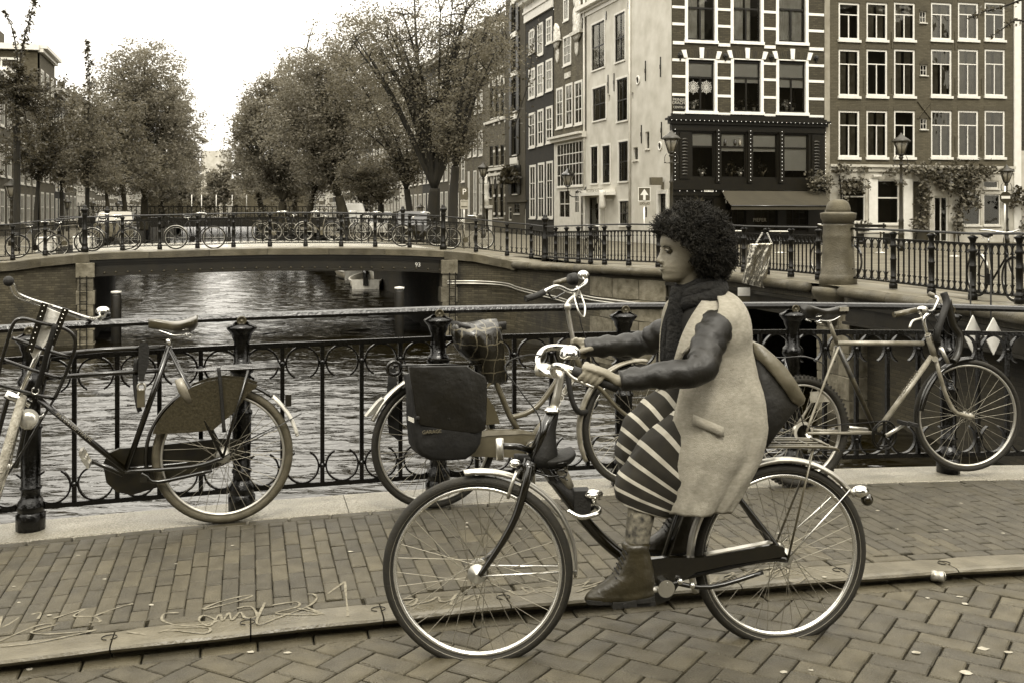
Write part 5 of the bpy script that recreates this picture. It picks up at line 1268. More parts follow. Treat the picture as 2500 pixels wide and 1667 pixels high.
# --- generic houses further along both sides (their storeys, bays and tones differ)
def generic(sgn, u, s0, s1, H_, m_, ns, nb, fm, name, label, roof=True):
    h = Row(name, label, u, sgn); xa, xb = (-s1, -s0) if sgn > 0 else (s0, s1)
    w_ = xb-xa; ws = []; fh = (H_-.6)/ns
    for i in range(ns):
        for j in range(nb):
            c = xa+w_*(j+.5)/nb; ww = w_/nb*.27; z0 = (.7 if i == 0 else .55)+fh*i; ws.append([c-ww, z0, c+ww, z0+fh*(.66 if i else .7)-.04*i])
    facade(h.e, xa, xb, 0, H_, ws, m_, .12)
    MB().box((xa+.01, .6, 0), (xb-.01, .62, H_)).box((xa, .1, H_-.1), (xb, 9, H_)).box((xa, 9, 0), (xb, 9.1, H_)).box((xa-.0, .13, 0), (xa+.05, 9, H_)).box((xb-.05, .13, 0), (xb, 9, H_)).build('body', m_, h.e)
    for q in ws: window(h.e, q[0], q[1], q[2], q[3], fm, .12, (.5,), (.5,), rec=-.02, thin=.06, slim=True)
    k_ = MB().box((xa-.05, -.25, H_-.1), (xb+.05, .1, H_+.15)).box((xa-.08, -.5, H_+.151), (xb+.08, .1, H_+.4)); k_.build('cornice', fm, h.e)
    if not roof: return h
    rf = MB(); rf.hexa([(xa, .1, H_+.41), (xb, .1, H_+.41), (xb, 9, H_+.41), (xa, 9, H_+.41)], [(xa+.4, 2.6, H_+2.6), (xb-.4, 2.6, H_+2.6), (xb-.4, 6.6, H_+2.6), (xa+.4, 6.6, H_+2.6)]); r_ = rf.build('roof', mat('slate', .05, .7, 0, .2, 3), h.e)
    MB().box((xa+w_*.2, 4, H_+2), (xa+w_*.2+.9, 4.7, H_+3.8)).build('chimney', M_gb, r_)
    return h
gm_ = [M_gb, M_db, M_nb, M_ab, M_rbrick, M_wplas]
s_ = 37-.0; xA = X3(AH, 222)
NX = Row('dark_house', 'dark brick house with tall narrow white-framed windows left of the arched house'); x0 = X3(NX, 100)
wsx = [r3(NX, *q) for q in ((112,850,130,1005),(146,842,166,1000),(182,835,204,995),(112,1095,122,1370),(148,1090,166,1368),(184,1085,202,1368),(112,600,130,740),(146,590,166,730),(182,575,204,720),(112,330,130,480),(146,310,166,460),(182,290,204,440))]
facade(NX.e, x0, xA-.003, 0, 14, wsx, M_gb, .12); body(NX, x0, xA, 13.8, M_dark)
for h in wsx: window(NX.e, h[0], h[1], h[2], h[3], M_white, .12, (.5,), (.5,), rec=-.03, thin=.05, slim=True)
MB().box((x0, -.5, 14), (xA, .1, 14.4)).build('cornice', M_white, NX.e)
s_ = -x0; i = 0
ords = ['nearest', 'second', 'third', 'fourth', 'fifth', 'sixth', 'seventh', 'eighth', 'ninth', 'tenth', 'eleventh', 'twelfth', 'thirteenth', 'fourteenth', 'fifteenth', 'sixteenth', 'seventeenth', 'eighteenth', 'nineteenth', 'twentieth', 'farthest']+['farthest']*9
tones = ['brown brick', 'black brick', 'grey brick', 'striped brick', 'plain brown brick', 'white plastered']
while s_ < 165:
    w_ = R.uniform(5, 7); k = (i*5+3) % 6
    generic(1, 0, s_, s_+w_, R.uniform(11.5, 15), gm_[k], 4, 3, M_white, 'canal_house', '%s house, %s beyond the arched one along the right quay, behind trees' % (tones[k], (['next but one']+ords[1:])[min(i, 20)])); s_ += w_; i += 1
# left side of the canal
UL = -29.8; i = 0; s_ = 8.0
ords_ = ['nearest', 'second', 'third', 'fourth', 'fifth', 'sixth', 'seventh', 'eighth', 'ninth', 'tenth', 'eleventh', 'twelfth', 'thirteenth', 'fourteenth', 'fifteenth', 'sixteenth', 'seventeenth', 'eighteenth', 'nineteenth', 'twentieth', 'farthest']
while s_ < 170:
    w_ = R.uniform(5.2, 6.8) if s_ < 30 else R.uniform(6, 9); k = (5, 0, 4, 2, 0, 3, 1, 4)[i % 8]
    if 38.5 < s_ < 47: s_ += 1.2; H_ = 12.6; w_ = 7.6; k = 4
    else: H_ = R.uniform(8.3, 9.3) if s_ < 40 else R.uniform(9.5, 12)
    gh_ = generic(-1, UL, s_, s_+w_, H_, gm_[k], 3 if H_ < 10 else 4, 3, M_white if k != 5 else M_cream, 'canal_house', '%s %s house of the left row seen between the tree trunks' % (ords[min(i, 20)], tones[k]), roof=H_ != 12.6 and s_ > 40); 
    if H_ == 12.6:                                  # the tall one turns a windowed side wall to us
        sd = Fr(gh_.fr.M @ V((s_, 9, 0)), gh_.fr.rz-math.pi/2); se = empty('side_wall', None, None); bpy.data.objects.remove(se)
        for j in range(3):
            for m in range(4):
                xx, zz = 1.3+j*2.6, 2.2+m*2.7
                k_ = MB(); k_.box((s_-.05, xx, zz), (s_-.002, xx+1.2, zz+.12)).box((s_-.05, xx, zz+1.6), (s_-.002, xx+1.2, zz+1.75)).box((s_-.05, xx, zz+.12), (s_-.002, xx+.12, zz+1.6)).box((s_-.05, xx+1.08, zz+.12), (s_-.002, xx+1.2, zz+1.6)).box((s_-.04, xx+.12, zz+.85), (s_-.002, xx+1.08, zz+.93)); f_ = k_.build('window', M_white, gh_.e)
                MB().box((s_-.02, xx+.12, zz+.12), (s_-.003, xx+1.08, zz+1.6)).build('pane', M_dark, f_)
        MB().box((s_-.4, .0, H_+.0), (s_-.002, 9, H_+.4)).build('side_cornice', M_white, gh_.e)
        MB().box((s_+1, 3, H_+.41), (s_+4.5, 7, H_+1.7)).build('roof_block', M_rbrick, gh_.e)
    s_ += w_; i += 1
# far end of the canal
for k, (x, y, d, w_, h_) in enumerate(((515, 372, 200, 3.6, 0), (640, 440, 210, 24, 0), (385, 440, 205, 24, 0))):
    p = at(x, y, d); e = empty('far_building', ['pale block rising above the trees at the end of the canal', 'low building closing the canal on the right of the gap', 'low building closing the canal on the left of the gap'][k], 'building', (p.x, p.y, .24))
    holes_ = [[-w_/2+.8+j*(w_-1.6)/4, 1+i_*3, -w_/2+.8+j*(w_-1.6)/4+.9, 2.8+i_*3] for j in range(4) for i_ in range(3) if 2.8+i_*3 < p.z-.5]
    facade(e, -w_/2, w_/2, 0, p.z, holes_, (M_wplas, M_gb, M_nb)[k], .2); MB().box((-w_/2, .5, 0), (w_/2, 8, p.z)).build('body', (M_cream, M_gb, M_nb)[k], e)
    for h in holes_: MB().box((h[0], .15, h[1]), (h[2], .2, h[3])).build('window', M_dark, e)
# ---------------------------------------------------------------- trees
def leafmesh(name, cen, s, asp, m_, rng):
    """one mesh of n separate leaf faces"""
    n = len(cen); a = rng.normal(size=(n, 3)); a[:, 2] = a[:, 2]*.6-.25; a /= np.linalg.norm(a, axis=1)[:, None]
    b = rng.normal(size=(n, 3)); b -= a*np.sum(a*b, 1)[:, None]; b /= np.linalg.norm(b, axis=1)[:, None]
    sz = s*(.65+.7*rng.random(n))[:, None]
    v = np.stack([cen-a*sz, cen-b*sz*asp, cen+a*sz*1.1, cen+b*sz*asp], 1).reshape(-1, 3)
    me = bpy.data.meshes.new(name); me.vertices.add(4*n); me.vertices.foreach_set('co', v.ravel().astype(np.float32))
    me.loops.add(4*n); me.loops.foreach_set('vertex_index', np.arange(4*n, dtype=np.int32))
    me.polygons.add(n); me.polygons.foreach_set('loop_start', np.arange(0, 4*n, 4, dtype=np.int32)); me.polygons.foreach_set('loop_total', np.full(n, 4, np.int32))
    me.materials.append(m_); me.update(); me.validate(); return me
M_bark = mat('bark', .022, .9, 0, .4, 6, .8, 25, stretch=(1, 1, .3)); M_barkf = mat('bark_hazed', .05, .9, 0, .4, 4, .5, 20, stretch=(1, 1, .3))  # far bark is paler: haze put into its colour
L_dark = leafmat('leaves_dark', .085, .5, .45); L_mid = leafmat('leaves_mid', .17, .35, .55); L_far = leafmat('leaves_hazed', .22, .28, .55); L_veryfar = leafmat('leaves_hazed_most', .26, .25, .55)  # far leaves get paler with distance: haze painted into the colour
def tree(x, d, tw, crowns, n, lm, label, fork=None, bark=None, seed=1, z0=.25, sparse=.0, leaf=1.0, limbs=9, lean=0, spread=.38, depth=1.0, shell=.55, name='tree'):
    rng = np.random.default_rng(seed); rr = random.Random(seed); bark = bark or (M_bark if d < 62 else M_barkf)
    base = V(((x-1250)*d/F, d, z0)); e = empty(name, label, 'tree', base); S = d/F
    C_ = [(at(cx, cy, d)-base, rx*S, ry*S) for cx, cy, rx, ry in crowns]
    top = max(c[0].z+c[2]*.5 for c in C_); low = min(c[0].z-c[2] for c in C_)
    fz = fork*1.0 if fork else max(low+.4, 1.6)
    tr = MB(); r0 = tw*S/2; c0 = C_[0][0]
    fp = V((c0.x*.18+lean*S, 0, fz)); tr.tube(spline([V((0, 0, -.1)), V((lean*S*.4, .05, fz*.5)), fp], 5), [r0*(1.25-.35*i/10) for i in range(11)], 9)
    tips = []
    for i in range(limbs):
        c, rx, ry = C_[i % len(C_)] if i < len(C_) else rr.choice(C_)
        th = rr.uniform(0, 6.28); q = rr.uniform(.35, .8); tgt = c+V((rx*q*math.cos(th), rx*depth*q*math.sin(th), ry*rr.uniform(-.1, .85)))
        if name == 'tree' and i == 0: tgt = c+V((0, 0, ry*.7))
        mid = fp.lerp(tgt, .45)+V((rr.uniform(-.1, .1)*rx, rr.uniform(-.1, .1)*rx, .12*(tgt-fp).length))
        pts = spline([fp, mid, tgt], 6); m_ = len(pts); rb = r0*rr.uniform(.38, .6)
        tr.tube(pts, [max(rb*(1-.9*k/(m_-1)), .006) for k in range(m_)], 6)
        for k in range(3, m_, 2):
            for _ in range(2):
                o = pts[k]; dv = V((rr.gauss(0, 1), rr.gauss(0, 1), rr.gauss(.35, .7))).normalized()*rx*rr.uniform(.25, .55)
                pp = spline([o, o+dv*.5+V((0, 0, .06*rx)), o+dv], 3); tr.tube(pp, [max(rb*.3*(1-j/len(pp)), .004) for j in range(len(pp))], 4, cap=False); tips.append(o+dv); tips.append(o+dv*.6)
    tr.build('trunk', bark, e, fix=False)
    n = int(n*1.5); vol = [c[1]*c[2] for c in C_]; cen = []
    K = max(30, int(n/55))
    for _ in range(K):
        c, rx, ry = C_[int(rng.choice(len(C_), p=np.array(vol)/sum(vol)))]
        while True:
            u = rng.normal(size=3); u /= np.linalg.norm(u); q = rng.random()**(1/(1.3+3*shell)); p = u*q
            nv = mnoise.noise(V(p)*2.3+V((seed*3.1, 0, 0)))
            if nv > -.36+sparse or rng.random() < .12: break
        wob = 1+.16*mnoise.noise(V(u)*1.9+V((0, seed*1.7, 0)))
        cen.append((c.x+rx*p[0]*wob, c.y+rx*depth*p[1]*wob, c.z+ry*p[2]*wob))
    cen = np.array(cen+[tuple(t) for t in tips]); rep = rng.integers(0, len(cen), n); sg = spread*np.mean([c[1] for c in C_])*.30
    P = cen[rep]+rng.normal(size=(n, 3))*np.array([sg, sg, sg*.6])
    o = inst('crown', leafmesh('crown', P, .00132*d*leaf, .5, lm, rng), e); return e
# right quay, nearest first
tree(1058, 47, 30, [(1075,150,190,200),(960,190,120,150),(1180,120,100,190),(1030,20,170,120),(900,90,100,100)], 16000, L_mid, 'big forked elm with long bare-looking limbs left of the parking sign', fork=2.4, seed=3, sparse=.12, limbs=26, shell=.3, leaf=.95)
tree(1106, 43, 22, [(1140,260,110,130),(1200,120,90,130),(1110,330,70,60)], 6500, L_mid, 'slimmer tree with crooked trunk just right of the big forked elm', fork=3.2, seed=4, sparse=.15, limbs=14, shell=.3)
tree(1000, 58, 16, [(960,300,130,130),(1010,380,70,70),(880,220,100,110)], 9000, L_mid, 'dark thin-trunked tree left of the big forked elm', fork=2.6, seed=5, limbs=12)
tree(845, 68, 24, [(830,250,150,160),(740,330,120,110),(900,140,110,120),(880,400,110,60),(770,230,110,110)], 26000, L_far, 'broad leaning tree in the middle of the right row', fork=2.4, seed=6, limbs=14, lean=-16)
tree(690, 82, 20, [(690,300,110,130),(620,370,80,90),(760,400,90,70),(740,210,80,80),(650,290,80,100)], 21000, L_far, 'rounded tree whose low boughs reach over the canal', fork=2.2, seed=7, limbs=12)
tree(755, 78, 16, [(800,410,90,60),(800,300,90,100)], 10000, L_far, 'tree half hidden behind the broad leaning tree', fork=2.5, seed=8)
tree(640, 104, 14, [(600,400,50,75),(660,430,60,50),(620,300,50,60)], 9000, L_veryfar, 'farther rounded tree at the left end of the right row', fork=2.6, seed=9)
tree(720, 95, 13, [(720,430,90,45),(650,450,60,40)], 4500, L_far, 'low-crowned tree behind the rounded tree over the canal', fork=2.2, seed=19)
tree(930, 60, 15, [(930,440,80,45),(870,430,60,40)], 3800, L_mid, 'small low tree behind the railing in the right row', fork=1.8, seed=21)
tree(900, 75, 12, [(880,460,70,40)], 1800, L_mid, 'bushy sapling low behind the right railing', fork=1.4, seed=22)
# end of the canal
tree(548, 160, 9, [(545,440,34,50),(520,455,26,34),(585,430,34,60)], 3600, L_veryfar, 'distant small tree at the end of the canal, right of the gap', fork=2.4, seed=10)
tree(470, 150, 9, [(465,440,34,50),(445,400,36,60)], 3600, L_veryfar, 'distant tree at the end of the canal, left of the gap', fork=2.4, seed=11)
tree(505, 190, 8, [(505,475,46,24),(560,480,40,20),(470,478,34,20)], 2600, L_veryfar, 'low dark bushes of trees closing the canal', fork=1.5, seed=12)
# left quay
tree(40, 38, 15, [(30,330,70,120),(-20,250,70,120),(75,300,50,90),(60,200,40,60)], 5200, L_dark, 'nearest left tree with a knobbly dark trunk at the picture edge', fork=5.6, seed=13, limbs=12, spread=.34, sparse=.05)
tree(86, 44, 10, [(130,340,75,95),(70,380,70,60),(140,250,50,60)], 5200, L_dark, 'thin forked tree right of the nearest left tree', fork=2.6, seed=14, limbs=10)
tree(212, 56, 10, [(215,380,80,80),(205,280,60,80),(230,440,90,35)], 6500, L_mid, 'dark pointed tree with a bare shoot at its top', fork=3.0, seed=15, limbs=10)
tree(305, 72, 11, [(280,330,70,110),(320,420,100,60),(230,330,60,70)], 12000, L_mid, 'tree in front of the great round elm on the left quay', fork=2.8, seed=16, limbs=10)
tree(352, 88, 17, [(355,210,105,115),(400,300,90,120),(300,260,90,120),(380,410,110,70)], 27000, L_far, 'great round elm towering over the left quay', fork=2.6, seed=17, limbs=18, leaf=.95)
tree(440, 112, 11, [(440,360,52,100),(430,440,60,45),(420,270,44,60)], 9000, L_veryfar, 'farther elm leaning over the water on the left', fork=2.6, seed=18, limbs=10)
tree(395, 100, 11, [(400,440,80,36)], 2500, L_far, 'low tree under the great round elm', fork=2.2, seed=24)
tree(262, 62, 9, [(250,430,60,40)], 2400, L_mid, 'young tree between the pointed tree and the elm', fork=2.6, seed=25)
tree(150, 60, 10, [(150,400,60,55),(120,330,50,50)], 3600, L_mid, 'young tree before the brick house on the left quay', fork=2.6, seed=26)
# upright leafy shoots of the first trees
def shoot(pts, d, name, label, n=260, w=9):
    P = [at(x, y, d) for x, y in pts]; b = P[0]; e = empty(name, label, 'branch', b); L_ = spline([p-b for p in P], 5)
    MB().tube(L_, [.035*(1-.8*i/len(L_)) for i in range(len(L_))], 5).build('stem', M_bark, e)
    rng = np.random.default_rng(n); A = np.array([tuple(p) for p in L_]); i = rng.integers(0, len(A), n); t = 1-i/len(A)*.7
    inst('leaves', leafmesh('leaves', A[i]+rng.normal(size=(n, 3))*(w*d/F)*t[:, None], .0018*d, .5, L_dark, rng), e); return e
shoot([(42,240),(48,160),(58,100),(72,50),(84,2),(90,-20)], 38, 'leafy_shoot', 'tall leafy shoot rising from the nearest left tree to the picture top', 420)
shoot([(46,180),(38,110),(26,60),(10,28)], 38, 'leafy_shoot', 'short curved shoot bending left beside the tall one', 110, 5)
shoot([(214,300),(218,220),(216,160),(212,104)], 56, 'leafy_shoot', 'bare-tipped shoot on top of the dark pointed tree', 330, 8)
shoot([(1250,330),(1290,200),(1300,120),(1310,60)], 46, 'leafy_shoot', 'thin hanging twigs in front of the shuttered house', 120, 22)
shoot([(2520,-10),(2440,20),(2400,30),(2370,45)], 30, 'leafy_shoot', 'leafy twig reaching in at the top right corner', 90, 8)
shoot([(2520,60),(2480,50),(2450,70),(2420,90)], 30, 'leafy_shoot', 'lower leafy twig at the top right corner', 60, 8)

# ivy over the ground floor of the brick house
L_ivy = leafmat('ivy_leaves', .15, .6, .3); iv = empty('ivy', 'thick ivy climbing across the ground floor of the brick house', 'ivy', RH.fr.loc, RH.fr.rz)
rng = np.random.default_rng(5)
def ivy(blobs, parent, n, m_=L_ivy, name='ivy_cluster', frx=None):
    for bx, by, rx, ry in blobs:
        p = (frx or RH.fr).at(*g5(bx, by)); s = .3826*p.y*0+.3826*47.5/F
        nn = max(20, int(n*rx*ry/1000)); q = rng.normal(size=(nn, 3))*np.array([rx*s*.5, .18, ry*s*.5])+np.array([p.x, -.35, p.z]); q[:, 1] = -np.abs(q[:, 1]+.1)-.05
        o = inst(name, leafmesh(name, q, .085, .7, m_, rng), parent); o['kind'] = 'stuff'
ivy([(100,1075,45,35),(150,1080,60,28),(260,1085,50,18),(440,1095,55,30),(520,1085,60,30),(600,1090,60,45),(680,1100,70,60),(760,1110,80,60),(850,1110,80,70),(930,1120,90,80),(1010,1100,80,50),(1080,1085,60,25),(780,1180,70,50),(860,1190,70,70),(940,1210,70,80),(900,1290,60,60),(860,1370,40,60),(870,1450,40,40),
     (640,1180,50,70),(640,1270,45,60),(650,1350,40,60),(620,1440,60,50),(210,1190,60,50),(250,1190,40,40),(130,1200,30,80),(970,1300,40,30),(500,1170,30,20)], iv, 34)
ivy([(255,1440,30,50),(1250,1240,60,50),(1210,1290,60,40),(1290,1300,40,40),(1290,1450,30,60)], ts(empty('potted_tree', 'dark round shrub beside the no-entry sign', 'plant', RH.fr.loc, RH.fr.rz)), 30, L_dark, 'leaf_cluster')
st = MB(); 
for pts in ([(600,1550),(630,1400),(640,1250),(650,1100)], [(880,1550),(870,1400),(900,1250),(930,1120)], [(120,1500),(130,1250),(110,1080)], [(640,1090),(800,1080),(1000,1090)]):
    st.tube(spline([RH.fr.at(*g5(*p))+V((0, -.12, 0)) for p in pts], 4), .035, 5)
st.build('stem', M_bark, iv)
sb = empty('balcony_plant', 'leafy plant on the right end of the shop cornice', 'plant', RH.fr.loc, RH.fr.rz)
for x, y, r_ in ((1998,440,30),(1985,452,22),(2016,450,24)):
    p = RH.fr.at(x, y, -.3); nn = 110; s = 47/F; q = rng.normal(size=(nn, 3))*np.array([r_*s*.5, .15, r_*s*.45])+np.array([p.x, -.45, p.z]); inst('leaf_cluster', leafmesh('leaf_cluster', q, .075, .6, L_ivy, rng), sb)['kind'] = 'stuff'

# ---------------------------------------------------------------- street lamps, signs
def lamp(x, ytop, hl, label, zb=.26, arms=True):
    """lantern height hl px tells how far it stands"""
    d = .80*F/hl; t = at(x, ytop, d); e = empty('street_lamp', label, 'street lamp', (t.x, t.y, zb), 0, 'old iron street lamps'); H_ = t.z-zb; L_ = .80
    zl = H_-L_
    lantern(e, (0, 0, zl), L_, M_lamp)
    pr = [(.13, 0), (.13, .25), (.10, .3), (.10, .55), (.12, .6), (.09, .66), (.085, 1.0), (.10, 1.05), (.065, 1.15), (.055, zl*.7), (.075, zl*.7+.05), (.05, zl*.7+.1), (.045, zl-.35), (.07, zl-.32), (.05, zl-.27), (.05, zl-.12), (.09, zl-.08), (.06, zl)]
    if zl < 1.7: pr = [(.13, -1), (.10, .1), (.06, .3), (.05, zl-.35), (.07, zl-.32), (.05, zl-.27), (.05, zl-.12), (.09, zl-.08), (.06, zl)]
    MB().lathe(pr, 12).build('post', M_lamp, e)
    if arms:
        k_ = MB()
        for s_ in (-1, 1):
            k_.tube(spline([V((s_*.05, 0, zl-.3)), V((s_*.2, 0, zl-.3)), V((s_*.22, 0, zl-.12)), V((s_*.16, 0, zl+.0))], 5), .012, 5); k_.ball((s_*.22, 0, zl-.3), .025, 8, 6)
        k_.build('arm', M_lamp, e)
    return e
lamp(1639, 318, 58, 'street lamp standing before the white wall beside the shop front')
lamp(2200, 325, 56, 'street lamp in front of the ivy-covered brick house')
lamp(2457, 402, 46, 'street lamp behind the no-entry sign at the right edge')
lamp(1180, 397, 37, 'street lamp right of the parking sign')
lamp(28, 437, 48, 'street lamp behind the knobbly trunk at the left edge')
lamp(164, 484, 27, 'street lamp before the plain brick side wall on the left quay', arms=False)
lamp(225, 490, 21, 'second smaller street lamp farther along the left quay', arms=False)
lamp(287, 492, 17, 'third tiny street lamp farther along the left quay', arms=False)
lamp(1026, 498, 24, 'street lamp half hidden beside the big elm trunk', arms=False)
# parking sign
def signpost(x, y0, y1, d, label, name, zb=.26, top=None):
    p = at(x, y1, d); e = empty(name, label, 'sign', (p.x, d, zb)); t = at(x, top or y0, d).z-zb; MB().tube([(0, .04, -.05), (0, .04, t)], .03, 8).build('pole', mat('galvanised', .6, .3, .6), e); return e, d/F, lambda X, Y, o=0: V(((X-x)*d/F, o, CH+(HZ-Y)*d/F-zb))
M_sblue = mat('sign_dark', .10, .4); M_sgrey = mat('sign_mid', .32, .5)
e, q, L = signpost(1133, 459, 512, 40, 'parking sign with a white P and a grey panel under it', 'parking_sign')
a, b = L(1124, 488), L(1143, 459); MB().box((a.x, -.01, a.z), (b.x, .02, b.z)).build('plate', M_sblue, e)
textobj('lettering', 'P', M_white, e, Matrix.Translation(L(1133.5, 469.5, -.013)) @ UPR, .30, .002)
a, b = L(1124, 511), L(1143, 489); MB().box((a.x, -.01, a.z), (b.x, .02, b.z)).build('plate', M_sgrey, e)
a, b = L(1125, 494), L(1142, 491); textobj('lettering', 'BETALEN', M_sblue, e, Matrix.Translation(L(1133.5, 492.5, -.013)) @ UPR, .055, .002)
MB().box((L(1126, 0).x, -.013, L(0, 507).z), (L(1141, 0).x, -.0101, L(0, 504).z)).build('print', M_sblue, e)
# arrow sign on the white wall side
e, q, L = signpost(1573, 457, 492, 37, 'square one-way sign with a white upward arrow', 'arrow_sign', top=492)
a, b = L(1558, 492), L(1588, 458); MB().box((a.x, -.01, a.z), (b.x, .02, b.z)).build('plate', M_white, e)
a, b = L(1559.5, 490.5), L(1586.5, 459.5); MB().box((a.x, -.014, a.z), (b.x, -.0101, b.z)).build('plate_face', mat('sign_olive', .10, .5), e)
MB().prism([((X-1573)*q, L(0, Y).z) for X, Y in ((1573,462),(1583,477),(1576,477),(1576,489),(1570,489),(1570,477),(1563,477))], -.018, -.0141).build('arrow', M_white, e)
a, b = L(1561, 503), L(1587, 493); MB().box((a.x, -.01, a.z), (b.x, .015, b.z)).build('under_plate', M_sgrey, e)
for j, (xx, yy) in enumerate(((1565,498),(1571,497),(1577,499),(1583,497))): MB().torus(L(xx, yy, -.014), .035, .008, 10, 4).build('tag', M_sblue, e)
# no-entry sign seen from the side
e, q, L = signpost(2455, 462, 505, 32, 'round no-entry sign on a thin pole near the right edge', 'no_entry_sign', top=455); c = L(2455, 483)
MB().disc((c.x, 0, c.z), 19*q*.75, -.012, .012, 28).build('disc', mat('sign_red', .05, .4), e).scale = (1, 1, 1)
MB().box((c.x-.13, -.017, c.z-.035), (c.x+.13, -.0121, c.z+.045)).build('white_bar', M_white, e)
# banner on the far quay with white lettering
p = at(921, 531, 47); e = empty('name_banner', 'dark narrow board with white lettering behind the far bridge railing', 'sign', p); MB().box((-.75, 0, -.09), (.75, .04, .10)).build('board', M_black, e)
textobj('lettering', 'PIETER  CHAUBUM'[:0]+'PIETER EMAUSBUM', M_white, e, Matrix.Translation((0, -.003, 0)) @ UPR, .15, .002)
for s_ in (-.7, .7): MB().box((s_-.03, 0, -1.2), (s_+.03, .03, -.091)).build('leg', M_black, e)

hd = inst('hedge', leafmesh('hedge', _hedge_pts, .12, .5, L_mid, np.random.default_rng(3))); ts(hd, kind='stuff')
# ---------------------------------------------------------------- bicycles
M_spoke = mat('spoke_steel', .32, .35, .8, .1, 10)
M_rim = mat('rim_chrome', .7, .22, .9, .06, 8)
M_tyre = mat('tyre', .022, .75, 0, .3, 40, .3, 160)
M_tyrel = mat('grey_tyre', .10, .7, 0, .2, 30, .3, 160)
M_frameg = mat('grey_frame', .12, .35, .2, .2, 12, coat=.3)
M_framel = mat('pale_frame', .25, .4, .1, .3, 14, coat=.3)
def wheel(parent, c, r, m_t, m_r=M_rim, n=32, tw=.018, hub=.022, M=None, seed=0, hubm=None, rimw=.011, spm=None, white=False):
    """rim mesh 'wheel' with tyre, spokes and hub as sub-parts; axis along local y"""
    rr = random.Random(seed)
    w_ = MB().torus((0, 0, 0), r-tw*2-.004, rimw, 64, 8, rz=.7).build('wheel', m_r, parent, c)
    if M is not None: w_.rotation_euler = M.to_euler()
    MB().torus((0, 0, 0), r-tw, tw, 64, 10, rz=1.0).build('tyre', m_t, w_)
    if white: MB().torus((0, -tw*.62, 0), r-tw*1.25, tw*.32, 64, 6).torus((0, tw*.62, 0), r-tw*1.25, tw*.32, 64, 6).build('sidewall', mat('reflex_band', .32, .6), w_)
    k_ = MB(); ph = rr.uniform(0, 1)
    for j in range(n):
        s_ = 1 if j % 2 else -1; a = 2*math.pi*(j+ph)/n; t = a+(.9 if (j//2) % 2 else -.9)
        p = V((hub*math.cos(t), s_*.03, hub*math.sin(t))); q = V(((r-tw*2-.008)*math.cos(a), 0, (r-tw*2-.008)*math.sin(a))); k_.tube([p, q], .0013, 4, cap=False)
    o = k_.build('spokes', spm or M_spoke, w_, fix=False); o['kind'] = 'stuff'
    MB().lathe([(.006, -.055), (.006, -.042), (hub, -.036), (hub, -.03), (hub*.6, -.026), (hub*.6, .026), (hub, .03), (hub, .036), (.006, .042), (.006, .055)], 14, M=Matrix.Rotation(math.pi/2, 3, 'X')).build('hub', hubm or M_alu, w_)
    return w_
def arcband(c, r, a0, a1, w_, m_, parent, name='mudguard', th=.012, drop=.014, n=40):
    """mudguard: a curved strip w_ wide round c in the xz plane with turned-down edges"""
    k_ = MB(); rings = []
    for i in range(n+1):
        a = math.radians(a0+(a1-a0)*i/n); u = V((math.cos(a), 0, math.sin(a))); e = 1 if 2 < i < n-2 else .75
        sec = [(r-drop, -w_/2*e), (r-.002, -w_/2*.8*e), (r+.004, 0), (r-.002, w_/2*.8*e), (r-drop, w_/2*e), (r-drop+.001, w_/2*.94*e), (r-.006, w_/2*.7*e), (r, 0), (r-.006, -w_/2*.7*e), (r-drop+.001, -w_/2*.94*e)]
        rings.append([V(c)+u*q+V((0, y, 0)) for q, y in sec])
    return k_.loft(rings).build(name, m_, parent)
def tb(parent, name, pts, r, m_, seg=10, smooth=0, flat=1.0):
    p = spline(pts, smooth) if smooth else pts; return MB().tube(p, r, seg, flat=flat).build(name, m_, parent)
def saddle(parent, nose, tail, z, m_, w_=.11, y=0, name='saddle', th=.035, m2=None):
    """nose/tail: x positions; broad at the tail"""
    k_ = MB(); rings = []; n = 14
    for i in range(n+1):
        t = i/n; x = nose+(tail-nose)*t; hw = .018+(w_-.018)*(1/(1+math.exp(-(t-.58)*11)))*(1 if t < .9 else 1-(t-.9)*3.2); 
        if t < .06: hw *= .55+.45*t/.06
        zc = z+.012*math.cos(t*5.5)+(.018*t); h_ = th*(.75+.6*t)*(1 if t < .93 else .7); sec = []
        for j in range(14):
            a = 2*math.pi*j/14; yy = math.cos(a)*hw; zz = math.sin(a); zz = zz*.014 if zz > 0 else zz*h_
            sec.append(V((x, y+yy*(1 if zz > -.01 else .86), zc+zz)))
        rings.append(sec)
    o = k_.loft(rings).build(name, m_, parent)
    d = 1 if tail > nose else -1; q = MB()
    for s_ in (-1, 1):
        q.tube(spline([V((nose+d*.05, y+s_*.012, z-.03)), V((nose+d*.12, y+s_*.022, z-.055)), V((tail-d*.06, y+s_*.04, z-.05))], 4), .004, 6)
        pts = [V((tail-d*.05+.02*math.cos(a_), y+s_*.05+.02*math.sin(a_), z-.065+.0035*i_)) for i_, a_ in enumerate([x_*.9 for x_ in range(22)])]
        q.tube(pts, .003, 5)
    q.build('springs', m2 or M_chrome, o); return o
def pedal(parent, p, m_, y, rot=0):
    k_ = MB(); c, s = math.cos(rot), math.sin(rot)
    for dx in (-.035, .035): k_.beam(V((p.x+dx*c, y-.045, p.z+dx*s)), V((p.x+dx*c, y+.045, p.z+dx*s)), .014, .022)
    k_.beam(V((p.x-.03*c, y-.04, p.z-.03*s)), V((p.x+.03*c, y-.04, p.z+.03*s)), .01, .02); k_.beam(V((p.x-.03*c, y+.04, p.z-.03*s)), V((p.x+.03*c, y+.04, p.z+.03*s)), .01, .02); k_.tube([V((p.x, y-.05, p.z)), V((p.x, y+.05, p.z))], .008, 8)
    return k_.build('pedal', m_, parent)
